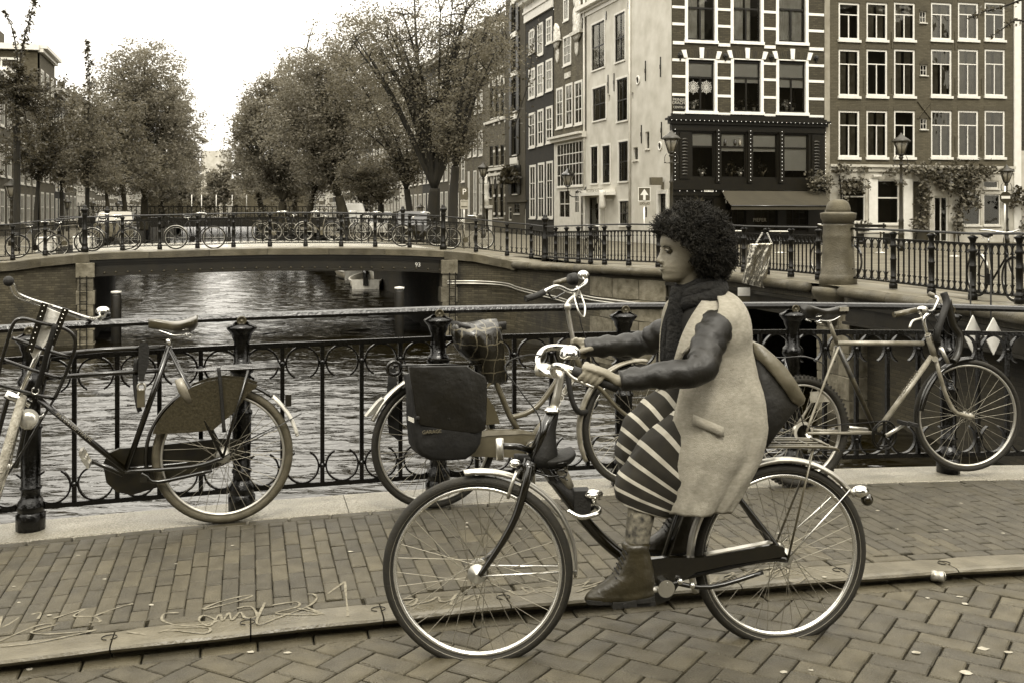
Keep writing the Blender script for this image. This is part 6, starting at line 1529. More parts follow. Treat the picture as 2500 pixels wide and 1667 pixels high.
def crank(parent, bb, end, y, m_, nm='crank'):
    return MB().tube([V((bb.x, y, bb.z)), V((end.x, y, end.z))], [.013, .010], 8, flat=.7).build(nm, m_, parent)

# ===== the rolling city bike
gp, gq = onz(1170, 1625, arch(-.9)), onz(1905, 1558, arch(.1))
AB = Fr(gp, math.atan2(gq.y-gp.y, gq.x-gp.x)); A = empty('bicycle', 'black city bicycle with pale mudguards ridden to the left by the woman', 'bicycle'); AB.put(A)
a = lambda x, y, o=0: AB.at(x, y, o)
hf, hr = a(1171, 1404), a(1911, 1349); RW = .345; hf.z = hr.z = RW
hf.x, hr.x = a(1166, 1500).x, a(1906, 1450).x
bb = a(1605, 1412); crown = a(1281, 1150); crown2 = a(1284, 1168)
Msteer = Matrix.Rotation(math.radians(-11), 3, 'Z')
wheel(A, hf, RW, M_tyre, n=36, hub=.035, seed=1, M=Msteer, white=True, tw=.02, rimw=.013); wheel(A, hr, RW, M_tyre, n=36, hub=.035, seed=2, white=True, tw=.02, rimw=.013)
for s_ in (-1, 1): tb(A, 'fork_blade', [a(1292, 1136, s_*.03), a(1281, 1185, s_*.05), a(1256, 1262, s_*.055), a(1216, 1335, s_*.055), V((hf.x, s_*.055, hf.z))], [.017, .017, .016, .014, .013]+[.011]*0, M_black) if False else MB().tube(spline([a(1292, 1136, s_*.03), a(1282, 1185, s_*.052), a(1258, 1262, s_*.055), a(1218, 1335, s_*.055), V((hf.x, s_*.055, hf.z))], 5), [.018-.008*i/20 for i in range(21)], 10).build('fork_blade', M_black, A)
MB().tube([a(1277, 1165), a(1296, 1122)], .036, 12).build('fork_crown', M_black, A)
MB().tube([a(1296, 1130), a(1349, 1002)], .0225, 14).build('head_tube', M_black, A)
# soft dark cover bunched round the head tube
MB().loft([[a(x, y)+V((w_*.5*math.cos(t), w_*.42*math.sin(t)+0, 0)) for t in [k*.5236 for k in range(12)]] for x, y, w_ in ((1350,1000,.045),(1347,1020,.048),(1340,1050,.052),(1334,1085,.075),(1330,1110,.10),(1322,1135,.09))]).build('cover', M_rubber, A)
MB().tube([a(1349, 1004), a(1360, 965), a(1368, 925), a(1368, 902)], [.0155, .0155, .014, .017], 12).build('stem', M_alu, A)
MB().lathe([(.03, 0), (.031, .008), (.022, .01), (.022, .016)], 14, o=a(1349, 1004)).build('headset', M_chrome, A)
bar = [a(1432, 850, .30), a(1385, 848, .30), a(1345, 846, .28), a(1324, 855, .2), a(1315, 878, .10), a(1320, 902, .03), a(1366, 902, -.0), a(1345, 905, -.10), a(1352, 893, -.19), a(1380, 897, -.25), a(1430, 915, -.28), a(1492, 940, -.29)]
bar = [a(1440, 858, .29), a(1390, 850, .29), a(1345, 848, .27), a(1322, 858, .22), a(1313, 880, .13), a(1322, 903, .04), a(1352, 915, -.02), a(1350, 903, -.10), a(1356, 893, -.17), a(1384, 899, -.23), a(1435, 917, -.26), a(1500, 943, -.27)]
tb(A, 'handlebar', bar, .0125, M_chrome, 12, 5)
GN = (bar[9].lerp(bar[10], .3), bar[10], bar[11]+(bar[11]-bar[10])*.12); GF = (bar[1], bar[0], bar[0]+(bar[0]-bar[1])*.25)
tb(A, 'grip', GN, .0175, M_rubber, 12, 3); tb(A, 'grip', GF, .0175, M_rubber, 12, 3)
c = a(1392, 872, -.02); MB().lathe([(.0, .045), (.02, .042), (.036, .028), (.040, .008), (.038, 0), (.03, -.004)], 18, o=c).build('bell', M_chrome, A); MB().tube([c, a(1372, 898, -.02)], .008, 6).build('bell_clamp', M_black, A)
c = a(1327, 902, .06); MB().lathe([(.0, -.03), (.018, -.028), (.024, -.01), (.024, .02), (.018, .03), (0, .034)], 16, o=c, M=Matrix.Rotation(-math.pi/2, 3, 'Y')).build('headlight', M_alu, A)
tb(A, 'brake_cable', [a(1322, 868, .15), a(1290, 866, .1), a(1245, 880, .05), a(1235, 905, .02), a(1275, 960, 0), a(1320, 1030, -.03), a(1300, 1120, -.04)], .0028, M_rubber, 6, 6)
tb(A, 'brake_lever', [a(1378, 900, -.25), a(1400, 922, -.26), a(1450, 945, -.28)], .006, M_alu, 6, 4)
dtm = a(1440, 1283)
tb(A, 'down_tube', [a(1308, 1105), a(1348, 1165), dtm, a(1510, 1350), bb], .021, M_black, 12, 4)
sc = a(1712, 1105)
tb(A, 'seat_tube', [bb, sc], .016, M_black, 12); tb(A, 'seat_post', [sc, a(1722, 1070)], .013, M_chrome, 10)
saddle(A, a(1650, 1070).x, a(1800, 1070).x, a(1722, 1055).z, M_saddle, .10)
for s_ in (-1, 1):
    tb(A, 'seat_stay', [sc+V((0, s_*.03, 0)), a(1786, 1192, s_*.05), V((hr.x, s_*.058, hr.z))], .0105, M_black, 8, 4)
    tb(A, 'chain_stay', [bb+V((.02, s_*.03, 0)), V((hr.x-.12, s_*.055, hr.z-.0)), V((hr.x, s_*.06, hr.z))], .0125, M_black, 8, 4)
cc = [(bb.x-.11, bb.z+.01), (bb.x-.08, bb.z+.10), (bb.x+.0, bb.z+.105), (bb.x+.14, bb.z+.098), (hr.x-.06, hr.z+.065), (hr.x-.02, hr.z+.05), (hr.x-.02, hr.z+.02), (bb.x+.25, bb.z+.065), (bb.x+.12, bb.z+.045), (bb.x+.06, bb.z+.01), (bb.x+.02, bb.z-.05), (bb.x-.04, bb.z-.07), (bb.x-.09, bb.z-.045)]
MB().prism(cc, -.085, -.062).build('chain_case', M_black, A)
MB().prism([(x, z+.006) for x, z in ((bb.x+.16, bb.z+.098), (hr.x-.07, hr.z+.066), (hr.x-.07, hr.z+.07), (bb.x+.16, bb.z+.103))], -.09, -.06).build('case_trim', M_alu, A)
MB().disc(V((bb.x, 0, bb.z)), .032, -.11, -.086, 20).build('crank_boss', M_chrome, A)
foot = a(1515, 1462, -.14); foot2 = a(1672, 1352, .12)
crank(A, bb, foot, -.10, M_alu); crank(A, bb, foot2, .09, M_alu); pedal(A, foot, M_rubber, -.155, .05); pedal(A, foot2, M_rubber, .14, .2)
arcband(hf, RW+.022, 98, -6, .055, M_alu, A); arcband(hr, RW+.022, 200, 36, .055, M_alu, A)
p = V((hf.x, 0, hf.z))
for s_ in (-1, 1):
    MB().tube([V((hr.x, s_*.06, hr.z)), V((hr.x+(RW+.015)*math.cos(math.radians(42)), s_*.028, hr.z+(RW+.015)*math.sin(math.radians(42))))], .0032, 6).build('mudguard_stay', M_chrome, A)
    MB().tube([V((hf.x, s_*.06, hf.z)), V((hf.x+(RW+.015)*math.cos(math.radians(-2)), s_*.028, hf.z+(RW+.015)*math.sin(math.radians(-2))))], .0032, 6).build('mudguard_stay', M_chrome, A)
    tb(A, 'rack_stay', [V((hr.x, s_*.065, hr.z)), a(1985, 1098, s_*.07)], .0045, M_frameg, 6)
zr = a(1950, 1082).z
for y_ in (-.075, -.045, 0, .045, .075): tb(A, 'rack_rod', [V((a(1770, 1085).x, y_, zr+.012)), V((a(1990, 1075).x, y_*1.02, zr)), V((a(2030, 1095).x, y_*.8, zr-.02))], .004 if abs(y_) < .07 else .0055, M_frameg, 6, 4)
for x_ in (1830, 1900, 1960, 2000): k_ = a(x_, 1085).x; MB().tube([V((k_, -.075, zr+.004)), V((k_, .075, zr+.004))], .004, 6).build('rack_bar', M_frameg, A)
tl = a(2106, 1205); MB().ball(tl+V((-.01, 0, .01)), .03, 12, 8, (1.2, .9, .8)).build('tail_light_housing', M_chrome, A); MB().ball(tl+V((.018, 0, -.022)), .024, 10, 8).build('tail_light', mat('red_lens', .03, .15, coat=.5), A)
tb(A, 'kickstand', [a(1640, 1420, -.08), a(1735, 1432, -.1), a(1862, 1396, -.1)], .009, M_black, 8, 4)
for x_, y_ in ((1628, 1422), (1660, 1418), (1690, 1428)): MB().ball(a(x_, y_, -.1), .012, 8, 6).build('bolt', M_chrome, A)
# rim brakes and hub brake
MB().lathe([(.0, -.03), (.034, -.03), (.038, -.015), (.038, .02), (.0, .03)], 18, o=hf, M=Matrix.Rotation(math.pi/2, 3, 'X')).build('hub_dynamo', M_frameg, A)
for s_ in (-1, 1): tb(A, 'brake_arm', [a(1262, 1150, s_*.03), a(1250, 1180, s_*.045), a(1240, 1215, s_*.03)], .007, M_alu, 6, 3)
# child seat carried on the frame tube
cs = empty('child_saddle', 'small black child saddle with footrests clamped on the frame before the rider', 'child seat'); AB.put(cs)
saddle(cs, a(1255, 1118).x, a(1398, 1122).x, a(1330, 1118, 0).z-.005, M_rubber, .075, 0, 'seat', .03, M_black)
MB().tube([a(1368, 1140), a(1388, 1190)], .022, 12).build('padded_post', mat('foam_grip', .26, .8), cs)
MB().tube([a(1345, 1165), a(1395, 1210), a(1420, 1245)], [.02, .028, .024], 10).build('clamp', M_rubber, cs)
MB().box(tuple(a(1398, 1252)-V((0, .03, 0))), tuple(a(1438, 1192)+V((0, .03, 0)))).build('clamp_block', M_rubber, cs)
MB().ball(a(1448, 1205, -.02), .035, 12, 8, (1.1, 1, .5)).build('chrome_knob', M_chrome, cs); MB().tube([a(1449, 1208, -.02), a(1449, 1228, -.02)], .012, 8).build('knob_stem', M_chrome, cs)
tb(cs, 'footrest', [a(1385, 1245, -.1), a(1420, 1262, -.12), a(1462, 1250, -.1), a(1455, 1236, -.04), a(1430, 1250, .02)], .009, M_chrome, 8, 5)
MB().tube([a(1220, 1070, -.06), a(1221, 1121, -.06)], .014, 10).build('left_footrest', M_alu, cs); tb(cs, 'footrest_arm', [a(1228, 1088, -.06), a(1268, 1090, -.04), a(1300, 1100, 0)], .012, M_black, 8)
MB().ball(a(1258, 1130, -.03), .022, 10, 8, (1, 1, .7)).build('reflector', M_chrome, cs)

# ===== left parked bicycle (roadster with front carrier)
g1 = onbridge(551, 1276, .055); LB = Fr(g1, BA, 0); Lb = empty('bicycle', 'old black roadster with front carrier and coat guard, cut by the left picture edge', 'bicycle', group=None); LB.put(Lb)
l = lambda x, y, o=0: LB.at(x, y, o); c1 = lambda x, y, o=0: LB.at(x*.4208, 640+y*.4208, o)
hr = V((l(545, 1097).x, 0, .345)); bb = c1(730, 1205)
wheel(Lb, hr, .345, M_tyrel, M_alu, n=36, hub=.035, tw=.021, seed=3)
top = c1(985, 485); ht = c1(275, 540); hb_ = c1(225, 790)
tb(Lb, 'top_tube', [ht, c1(600, 508), c1(960, 492)], .0125, M_black); tb(Lb, 'second_tube', [c1(240, 672), c1(600, 645), c1(930, 628)], .0115, M_black)
tb(Lb, 'down_tube', [hb_, bb], .0155, M_black, 12); tb(Lb, 'seat_tube', [bb, top], .0145, M_black, 12)
tb(Lb, 'head_tube', [hb_, c1(290, 480)], .019, M_black, 12)
textobj('frame_lettering', 'BATAVUS PERSONAL'[:0]+'PATENTED FRAME', mat('gold_print', .35, .4, .5), Lb, Matrix.Translation(c1(430, 955, -.0175)) @ Matrix.Rotation(math.radians(41), 4, 'Y') @ UPR, .026, .0008)
for s_ in (-1, 1):
    tb(Lb, 'seat_stay', [top+V((0, s_*.02, -.02)), hr+V((0, s_*.065, 0))], .008, M_black); tb(Lb, 'chain_stay', [bb+V((0, s_*.03, 0)), V((hr.x-.15, s_*.055, hr.z-.04)), hr+V((0, s_*.065, 0))], .010, M_black, 8, 4)
pl_ = [(590,1180),(620,1120),(690,1090),(850,1078),(1290,1030),(1400,1050),(1415,1100),(1395,1135),(1290,1190),(1000,1280),(900,1320),(760,1362),(670,1345),(610,1290)]
MB().prism([(c1(x, y).x, c1(x, y).z) for x, y in pl_], .045, .085).build('chain_case', mat('scratched_black', .02, .35, 0, .8, 18), Lb)
cg = [(890,982),(905,940),(960,860),(1040,770),(1120,710),(1200,680),(1300,662),(1400,672),(1495,700),(1488,715),(1440,750),(1370,850),(1240,958),(1100,975)]
for s_ in (-1, 1): MB().prism([(c1(x, y).x, c1(x, y).z) for x, y in cg], s_*.055-.002, s_*.055+.002).build('coat_guard', mat('speckled_guard', .055, .4, 0, .35, 90, .2, 80), Lb)
arcband(hr, .378, 195, 100, .06, M_black, Lb); arcband(hr, .378, 99.5, 50, .06, M_black, Lb); arcband(hr, .380, 49.5, 12, .062, M_cream, Lb, 'mudguard_tip')
s1, s2 = c1(862, 400), c1(1145, 400); saddle(Lb, s1.x, s2.x, c1(1000, 358).z, mat('brown_saddle', .09, .3, 0, .4, 12, coat=.3), .11, 0, th=.045); tb(Lb, 'seat_post', [top, c1(975, 445)], .012, M_chrome)
zr = c1(1300, 612).z
for y_ in (-.07, -.025, .025, .07): tb(Lb, 'rack_rod', [c1(1085, 632, y_), V((c1(1300, 612, 0).x, y_, zr)), V((c1(1620, 600, 0).x, y_, zr+.004))], .0055, M_black, 6, 3)
for x_ in (1120, 1280, 1450, 1620): k_ = c1(x_, 610).x; MB().tube([V((k_, -.07, zr-.002)), V((k_, .07, zr-.002))], .005, 6).build('rack_bar', M_black, Lb)
for s_ in (-1, 1): tb(Lb, 'rack_stay', [c1(1440, 625, s_*.07), hr+V((0, s_*.07, 0))], .0065, M_black, 6); tb(Lb, 'mudguard_stay', [hr+V((0, s_*.06, 0)), c1(1750, 875, s_*.03)], .003, M_black, 6)
tb(Lb, 'strap', [c1(1268, 610, -.08), c1(1280, 720, -.085), c1(1290, 850, -.08), c1(1300, 985, -.08)], .009, M_rubber, 6, 4, .4)
MB().tube([c1(1035, 675, -.05), c1(1060, 740, -.055), c1(1100, 812, -.05)], [.02, .024, .019], 10, flat=.5).build('ring_lock', M_framel, Lb)
MB().box(tuple(c1(1655, 830)-V((0, .02, 0))), tuple(c1(1690, 762)+V((0, .02, 0)))).build('tail_light', M_black, Lb)
cr = c1(530, 1150, -.09); crank(Lb, bb, cr, -.09, M_black); pedal(Lb, c1(497, 1130, -.13), M_alu, -.14, -1.1)
tb(Lb, 'kickstand', [c1(820, 1225, -.05), c1(850, 1240, -.05), c1(920, 1272, -.05), c1(1230, 1205, -.05)], .010, M_black, 8, 4); MB().box(tuple(c1(818, 1260, 0)-V((0, .06, 0))), tuple(c1(862, 1222, 0)+V((0, -.03, 0)))).build('stand_bracket', M_black, Lb)
# turned front end: built along the steering axis
sx = c1(285, 500); ax0 = c1(20, 1210, 0); axd = (c1(120, 800)-c1(10, 1200)).normalized()
R3 = Matrix.Rotation(math.radians(97), 3, axd)                       # steered towards us
wc = V((c1(10, 1210).x+.01, 0, .345)); 
def rot(p): return wc+R3 @ (V(p)-wc)
wheel(Lb, wc, .345, mat('cream_tyre', .30, .7, 0, .25, 40, .8, 120), M_alu, n=36, tw=.022, M=R3, seed=4)
fc = c1(110, 775)
for s_ in (-1, 1): tb(Lb, 'fork_blade', [fc+R3 @ V((0, s_*.045, 0)), wc.lerp(fc, .5)+R3 @ V((-.0, s_*.055, 0)), wc+R3 @ V((0, s_*.055, 0))], .012, M_black, 8, 4)
MB().tube([fc-axd*.03+R3 @ V((0, -.06, 0)), fc-axd*.0+R3 @ V((0, .06, 0))], .022, 10).build('fork_crown', M_chrome, Lb)
tb(Lb, 'steerer', [fc, c1(270, 420)], .013, M_chrome)
lp = c1(170, 905, -.10); MB().lathe([(0, -.05), (.022, -.045), (.042, -.01), (.046, .03), (.046, .036)], 18, o=lp, M=Matrix.Rotation(math.radians(80), 3, 'X')).build('headlight', M_alu, Lb)
MB().ball(lp+V((0, -.034, -.006)), .042, 14, 8, (1, .35, 1)).build('headlight_glass', mat('lamp_lens', .5, .08, .6, .2, 30), Lb)
tb(Lb, 'lamp_bracket', [lp+V((.02, .03, 0)), c1(240, 895, -.05), c1(255, 880, 0)], .007, M_chrome, 6, 3)
hoop = [c1(-20, 700, -.16), c1(5, 590, -.2), c1(40, 470, -.24), c1(78, 360, -.28), c1(130, 330, -.28), c1(240, 355, -.24), c1(370, 385, -.18), c1(430, 435, -.16), c1(432, 510, -.14), c1(380, 650, -.08), c1(318, 790, -.02)]
tb(Lb, 'carrier_hoop', hoop, .0085, M_black, 10, 6)
for p_, q_ in (((70, 440, -.25), (400, 548, -.13)), ((18, 565, -.2), (350, 672, -.09)), ((-20, 705, -.16), (315, 792, -.02))): tb(Lb, 'carrier_bar', [c1(*p_), c1((p_[0]+q_[0])/2, (p_[1]+q_[1])/2+4, (p_[2]+q_[2])/2), c1(*q_)], .0085, M_black, 8, 3)
tb(Lb, 'carrier_stay', [c1(335, 760, -.02), c1(260, 880, .0), c1(110, 1130, -.03), c1(45, 1225, -.03)], .006, M_black, 6, 3)
pk = [c1(262, 262, -.22), c1(352, 300, -.22), c1(262, 480, -.20), c1(195, 560, -.18), c1(170, 515, -.18), c1(200, 420, -.20)]
k_ = MB(); n_ = len(pk); k_.add(pk+[p+V((0, .012, 0)) for p in pk], [tuple(range(n_)), tuple(reversed(range(n_, 2*n_)))]+[(i, i+n_, (i+1) % n_+n_, (i+1) % n_) for i in range(n_)]); k_.build('foil_panel', mat('silver_panel', .62, .4, .0, .35, 14, .6, 12), Lb)
for (x0, y0, x1, y1) in ((262,240,170,520),(382,270,300,480)):
    p_, q_ = c1(x0, y0, -.235), c1(x1, y1, -.215); MB().beam(p_, q_, .03, .006, (0, 1, 0)).build('leather_strap', M_saddle, Lb); rvt = MB()
    for j in range(9): rvt.ball(p_.lerp(q_, (j+.5)/9)+V((0, -.006, 0)), .0042, 6, 5)
    rvt.build('rivets', M_chrome, Lb, kind='stuff')
tb(Lb, 'rubber_strap', [c1(322, 360, -.24), c1(280, 500, -.22), c1(240, 650, -.15), c1(205, 745, -.10)], .013, M_rubber, 6, 4, .4)
MB().torus(c1(205, 745, -.11), .016, .003, 12, 5).build('buckle', M_chrome, Lb)
hbp = [c1(50, 112, -.33), c1(72, 135, -.31), c1(95, 185, -.28), c1(160, 218, -.22), c1(260, 250, -.12), c1(300, 262, -.06), c1(385, 290, .02), c1(480, 322, .12), c1(545, 335, .22), c1(590, 320, .28), c1(600, 305, .30)]
tb(Lb, 'handlebar', hbp, .0125, M_chrome, 12, 5); MB().ball(c1(50, 112, -.33), .024, 10, 8, (1, 1, 1)).build('grip', M_rubber, Lb)
bc = c1(597, 292, .26); MB().lathe([(.0, .03), (.018, .028), (.032, .018), (.036, .004), (.034, 0), (.02, -.012), (.012, -.03)], 18, o=bc).build('bell', M_chrome, Lb)
MB().ball(c1(625, 305, .28), .017, 10, 8).build('bell_lever', M_black, Lb)
MB().tube([c1(285, 470), c1(300, 270, -.03)], .012, 8).build('stem', M_chrome, Lb)
# folding lock hanging in a webbing holder from the top tube
fl = empty('folding_lock', 'folding lock hanging in a black webbing holder from the top tube of the left bicycle', 'lock'); LB.put(fl)
MB().loft([[c1(x-w_/2, y, -.03), c1(x+w_/2, y, -.03), c1(x+w_/2, y, .02), c1(x-w_/2, y, .02)] for x, y, w_ in ((835,465,45),(835,500,62),(832,600,60),(822,640,44),(820,690,30))], smooth=False).build('holder', M_rubber, fl)
MB().box(tuple(c1(798, 835)-V((0, .03, 0))), tuple(c1(842, 735)+V((0, .01, 0)))).build('lock_body', M_frameg, fl); MB().torus(c1(820, 722, -.01), .018, .006, 14, 6).build('shackle', M_alu, fl)
tb(fl, 'tail', [c1(790, 560, 0), c1(785, 700, 0), c1(800, 820, -.01), c1(812, 865, -.01)], .012, M_rubber, 6, 4, .5)

# ===== middle parked bicycle with pannier, facing right
ga, gb = onbridge(1062, 1238, .055), onbridge(1555, 1184, .058); MBk = Fr(ga, math.atan2(gb.y-ga.y, gb.x-ga.x)); Mi = empty('bicycle', 'grey step-through bicycle with white stem parked behind the rolling front wheel', 'bicycle'); MBk.put(Mi)
m = lambda x, y, o=0: MBk.at(x, y, o); c2 = lambda x, y, o=0: MBk.at(850+x*.4145, 650+y*.4145, o)
hr = V((m(1062, 1080).x, 0, .342)); hf = V((m(1555, 1029).x, 0, .342)); bb = m(1285, 1085)
wheel(Mi, hr, .345, M_tyre, M_alu, n=36, hub=.035, seed=5); wheel(Mi, hf, .345, M_tyre, M_chrome, n=36, hub=.04, seed=6)
tb(Mi, 'seat_tube', [bb, m(1243, 1012), m(1210, 930), m(1192, 880)], .016, M_frameg, 12)
tb(Mi, 'curved_tube', [m(1250, 1018), m(1285, 1008), m(1315, 988), m(1345, 950), m(1378, 900), m(1392, 872)], .0155, M_frameg, 12, 5)
tb(Mi, 'down_tube', [bb, m(1340, 1010), m(1408, 912)], .0155, M_framel, 12)
textobj('frame_lettering', 'GAZELLE'[:0]+'LOCAL', M_white, Mi, Matrix.Translation(m(1378, 958, -.02)) @ Matrix.Rotation(-math.radians(56), 4, 'Y') @ UPR, .05, .001)
tb(Mi, 'head_tube', [m(1418, 915), m(1402, 850)], .02, M_frameg, 12); MB().tube([m(1404, 852), m(1400, 838)], .026, 12).build('headset', M_chrome, Mi)
tb(Mi, 'stem', [m(1402, 845), m(1386, 758), m(1389, 738), m(1405, 722), m(1409, 705)], .013, M_alu, 12, 4); MB().ball(m(1386, 750, -.01), .022, 10, 8).build('stem_bolt', M_alu, Mi)
for s_ in (-1, 1):
    tb(Mi, 'fork_blade', [m(1420, 912, s_*.03), m(1445, 930, s_*.05), m(1472, 955, s_*.055), m(1508, 996, s_*.055), hf+V((0, s_*.055, 0))], .012, M_frameg, 8, 5)
    tb(Mi, 'seat_stay', [m(1205, 925, s_*.02), hr+V((0, s_*.06, 0))], .008, M_frameg); tb(Mi, 'chain_stay', [bb, hr+V((0, s_*.06, 0))], .010, M_frameg)
mb_ = [m(1283, 731, -.30), m(1312, 722, -.29), m(1338, 708, -.27), m(1362, 700, -.18), m(1395, 712, -.05), m(1420, 700, .05), m(1432, 684, .15), m(1415, 676, .24), m(1385, 684, .28), m(1352, 694, .29)]
tb(Mi, 'handlebar', mb_, .0115, M_chrome, 10, 5); tb(Mi, 'grip', [mb_[0], mb_[1], mb_[2].lerp(mb_[1], .4)], .017, M_rubber, 10, 3); tb(Mi, 'grip', [mb_[9], mb_[8]], .017, M_frameg, 10)
MB().lathe([(0, -.03), (.03, -.025), (.036, .0), (.036, .02), (0, .035)], 14, o=m(1398, 682, .2), M=Matrix.Rotation(math.pi/2, 3, 'Y')).build('gear_shifter', M_rubber, Mi)
MB().ball(m(1424, 672, .1), .034, 12, 9, (1, 1, .8)).build('bell', M_chrome, Mi); tb(Mi, 'brake_lever', [m(1338, 712, -.27), m(1350, 730, -.24), m(1378, 715, -.2)], .005, M_black, 6, 3)
tb(Mi, 'cable', [m(1400, 720, -.05), m(1412, 760, -.1), m(1425, 775, -.08), m(1428, 750, 0), m(1418, 720, .05), m(1408, 700, .05)], .006, M_alu, 6, 5); tb(Mi, 'cable', [m(1410, 720, 0), m(1418, 790, 0), m(1440, 850, 0), m(1450, 900, 0)], .003, M_rubber, 5, 4)
ccp = [(1118,1052),(1180,1042),(1262,1043),(1300,1052),(1318,1074),(1322,1092),(1308,1106),(1270,1110),(1120,1106),(1080,1098),(1060,1080),(1075,1060)]
MB().prism([(m(*p).x, m(*p).z) for p in ccp], -.075, -.045).build('chain_case', mat('case_grey', .12, .35, 0, .3, 10, coat=.3), Mi)
MB().prism([(m(*p).x, m(*p).z) for p in [(1118,1053),(1180,1043),(1262,1044),(1298,1053),(1262,1052),(1180,1056),(1118,1066)]], -.079, -.0755).build('case_stripe', M_framel, Mi)
MB().disc(V((bb.x, 0, bb.z)), .046, -.092, -.0795, 24).build('crank_disc', M_chrome, Mi); MB().disc(V((bb.x, 0, bb.z)), .012, -.098, -.0925, 12).build('crank_hole', M_rubber, Mi); MB().torus(V((bb.x, -.094, bb.z)), .034, .004, 24, 6).build('ring', M_black, Mi)
crank(Mi, bb, m(1300, 1180, -.08), -.095, M_alu)
arcband(hr, .372, 84, 158, .055, M_alu, Mi); MB().prism([(c2(*p).x, c2(*p).z) for p in ((100,880),(170,795),(200,770),(215,800),(160,860))], -.02, .02).build('mudguard_tip', M_alu, Mi)
arcband(hf, .374, 80, 208, .055, M_framel, Mi)
MB().prism([(hr.x+.36*math.cos(math.radians(t)), hr.z+.36*math.sin(math.radians(t))) for t in range(85, 12, -8)]+[(hr.x+.02, hr.z+.08)], -.045, -.042).build('coat_guard', mat('smoked_guard', .10, .25), Mi)
for y_ in (-.06, .06): tb(Mi, 'rack_rod', [m(960, 892, y_), m(1180, 888, y_)], .006, M_black, 6); tb(Mi, 'rack_stay', [m(1000, 892, y_), hr+V((0, y_, 0))], .005, M_black, 6)
saddle(Mi, m(1235, 800).x, m(1112, 800).x, m(1170, 800).z, M_rubber, .10, 0, th=.04)
# saddle cover: a tartan plastic bag, hanging down in front
def plaid():
    mt = mat('plaid_bag', .018, .3, 0, .5, 9, 1.0, 10, coat=.3); N = mt.node_tree.nodes; L = mt.node_tree.links; b = N['Principled BSDF']
    tc = N.new('ShaderNodeTexCoord'); sx_ = N.new('ShaderNodeSeparateXYZ'); L.new(tc.outputs['Object'], sx_.inputs[0]); prev = None
    for i_, f_ in ((0, 95), (2, 80)):
        w_ = N.new('ShaderNodeMath'); w_.operation = 'MULTIPLY'; w_.inputs[1].default_value = f_; dz_ = N.new('ShaderNodeTexNoise'); dz_.inputs['Scale'].default_value = 9; L.new(tc.outputs['Object'], dz_.inputs['Vector']); da_ = N.new('ShaderNodeMath'); da_.operation = 'MULTIPLY_ADD'; da_.inputs[1].default_value = .06; L.new(dz_.outputs['Fac'], da_.inputs[0]); L.new(sx_.outputs[i_], da_.inputs[2]); L.new(da_.outputs[0], w_.inputs[0]); s_ = N.new('ShaderNodeMath'); s_.operation = 'SINE'; L.new(w_.outputs[0], s_.inputs[0]); g_ = N.new('ShaderNodeMath'); g_.operation = 'GREATER_THAN'; g_.inputs[1].default_value = .965; L.new(s_.outputs[0], g_.inputs[0])
        if prev is None: prev = g_
        else: mx_ = N.new('ShaderNodeMath'); mx_.operation = 'MAXIMUM'; L.new(prev.outputs[0], mx_.inputs[0]); L.new(g_.outputs[0], mx_.inputs[1]); prev = mx_
    mc = N.new('ShaderNodeMix'); mc.data_type = 'RGBA'; L.new(prev.outputs[0], mc.inputs[0]); src = b.inputs['Base Color'].links[0].from_socket; L.new(src, mc.inputs[6]); mc.inputs[7].default_value = sep(.15); L.new(mc.outputs[2], b.inputs['Base Color']); return mt
cv = empty('saddle_cover', 'crumpled tartan plastic cover over the saddle of the middle bicycle', 'saddle cover'); MBk.put(cv)
prof_ = [(620,340,560,.02),(640,325,600,.10),(680,335,640,.13),(740,325,560,.12),(800,318,640,.11),(850,312,700,.08),(880,330,700,.05),(900,420,695,.04),(925,600,690,.02)]
rings = []
for x, yt, yb, hw in [(618,360,430,.03),(640,335,480,.10),(690,328,530,.13),(740,325,575,.13),(790,322,660,.12),(830,314,690,.10),(865,312,695,.07),(890,360,692,.055),(912,520,690,.045),(932,650,680,.02)]:
    sec = []; cy = (yt+yb)/2; hh = (yb-yt)/2
    for j in range(18):
        an = 2*math.pi*j/18; cr_ = 1+.22*mnoise.noise(V((x*.03, j*1.7, 0))); y_ = math.cos(an)*hw*cr_*(1 if math.sin(an) > -.2 else .6); p = c2(x+10*mnoise.noise(V((x*.05, j*.9, 3))), cy-hh*math.copysign(abs(math.sin(an))**.7, math.sin(an))*cr_, 0); sec.append(V((p.x, y_, p.z)))
    rings.append(sec)
MB().loft(rings).build('cover', plaid(), cv)
# pannier
pn = empty('pannier', 'big black pannier bag with wavy flap hanging on the rear rack of the middle bicycle', 'bag'); MBk.put(pn)
M_pan = mat('black_tarpaulin', .011, .42, 0, .3, 7, 1.0, 5); M_pan2 = mat('black_fabric', .007, .7, 0, .3, 20, 1.0, 7)
def pang(pts, y0, y1, name, m_, bulge=0):
    P = [c2(x, y) for x, y in pts]; cx = sum(p.x for p in P)/len(P); cz = sum(p.z for p in P)/len(P); k_ = MB(); rings = []
    for t, s_ in ((0, .96), (.15, 1), (.8, 1), (.95, .97), (1, .9)): rings.append([V((cx+(p.x-cx)*s_, y0+(y1-y0)*t, cz+(p.z-cz)*s_)) for p in P])
    b_ = len(rings[0]); rings.append([V((cx+(p.x-cx)*.5, y1-bulge, cz+(p.z-cz)*.5)) for p in P]); return k_.loft(rings).build(name, m_, pn)
pang([(285,620),(300,720),(302,880),(315,1010),(345,1058),(400,1086),(520,1088),(600,1082),(655,1040),(685,990),(694,930),(706,850),(708,700),(690,620),(500,590),(380,590)], -.10, -.26, 'bag', M_pan2, .01)
pang([(262,548),(420,546),(596,545),(640,575),(700,605),(712,640),(710,760),(706,860),(700,905),(650,925),(560,915),(470,905),(390,888),(330,876),(305,800),(292,700)], -.262, -.272, 'flap', M_pan, .012)
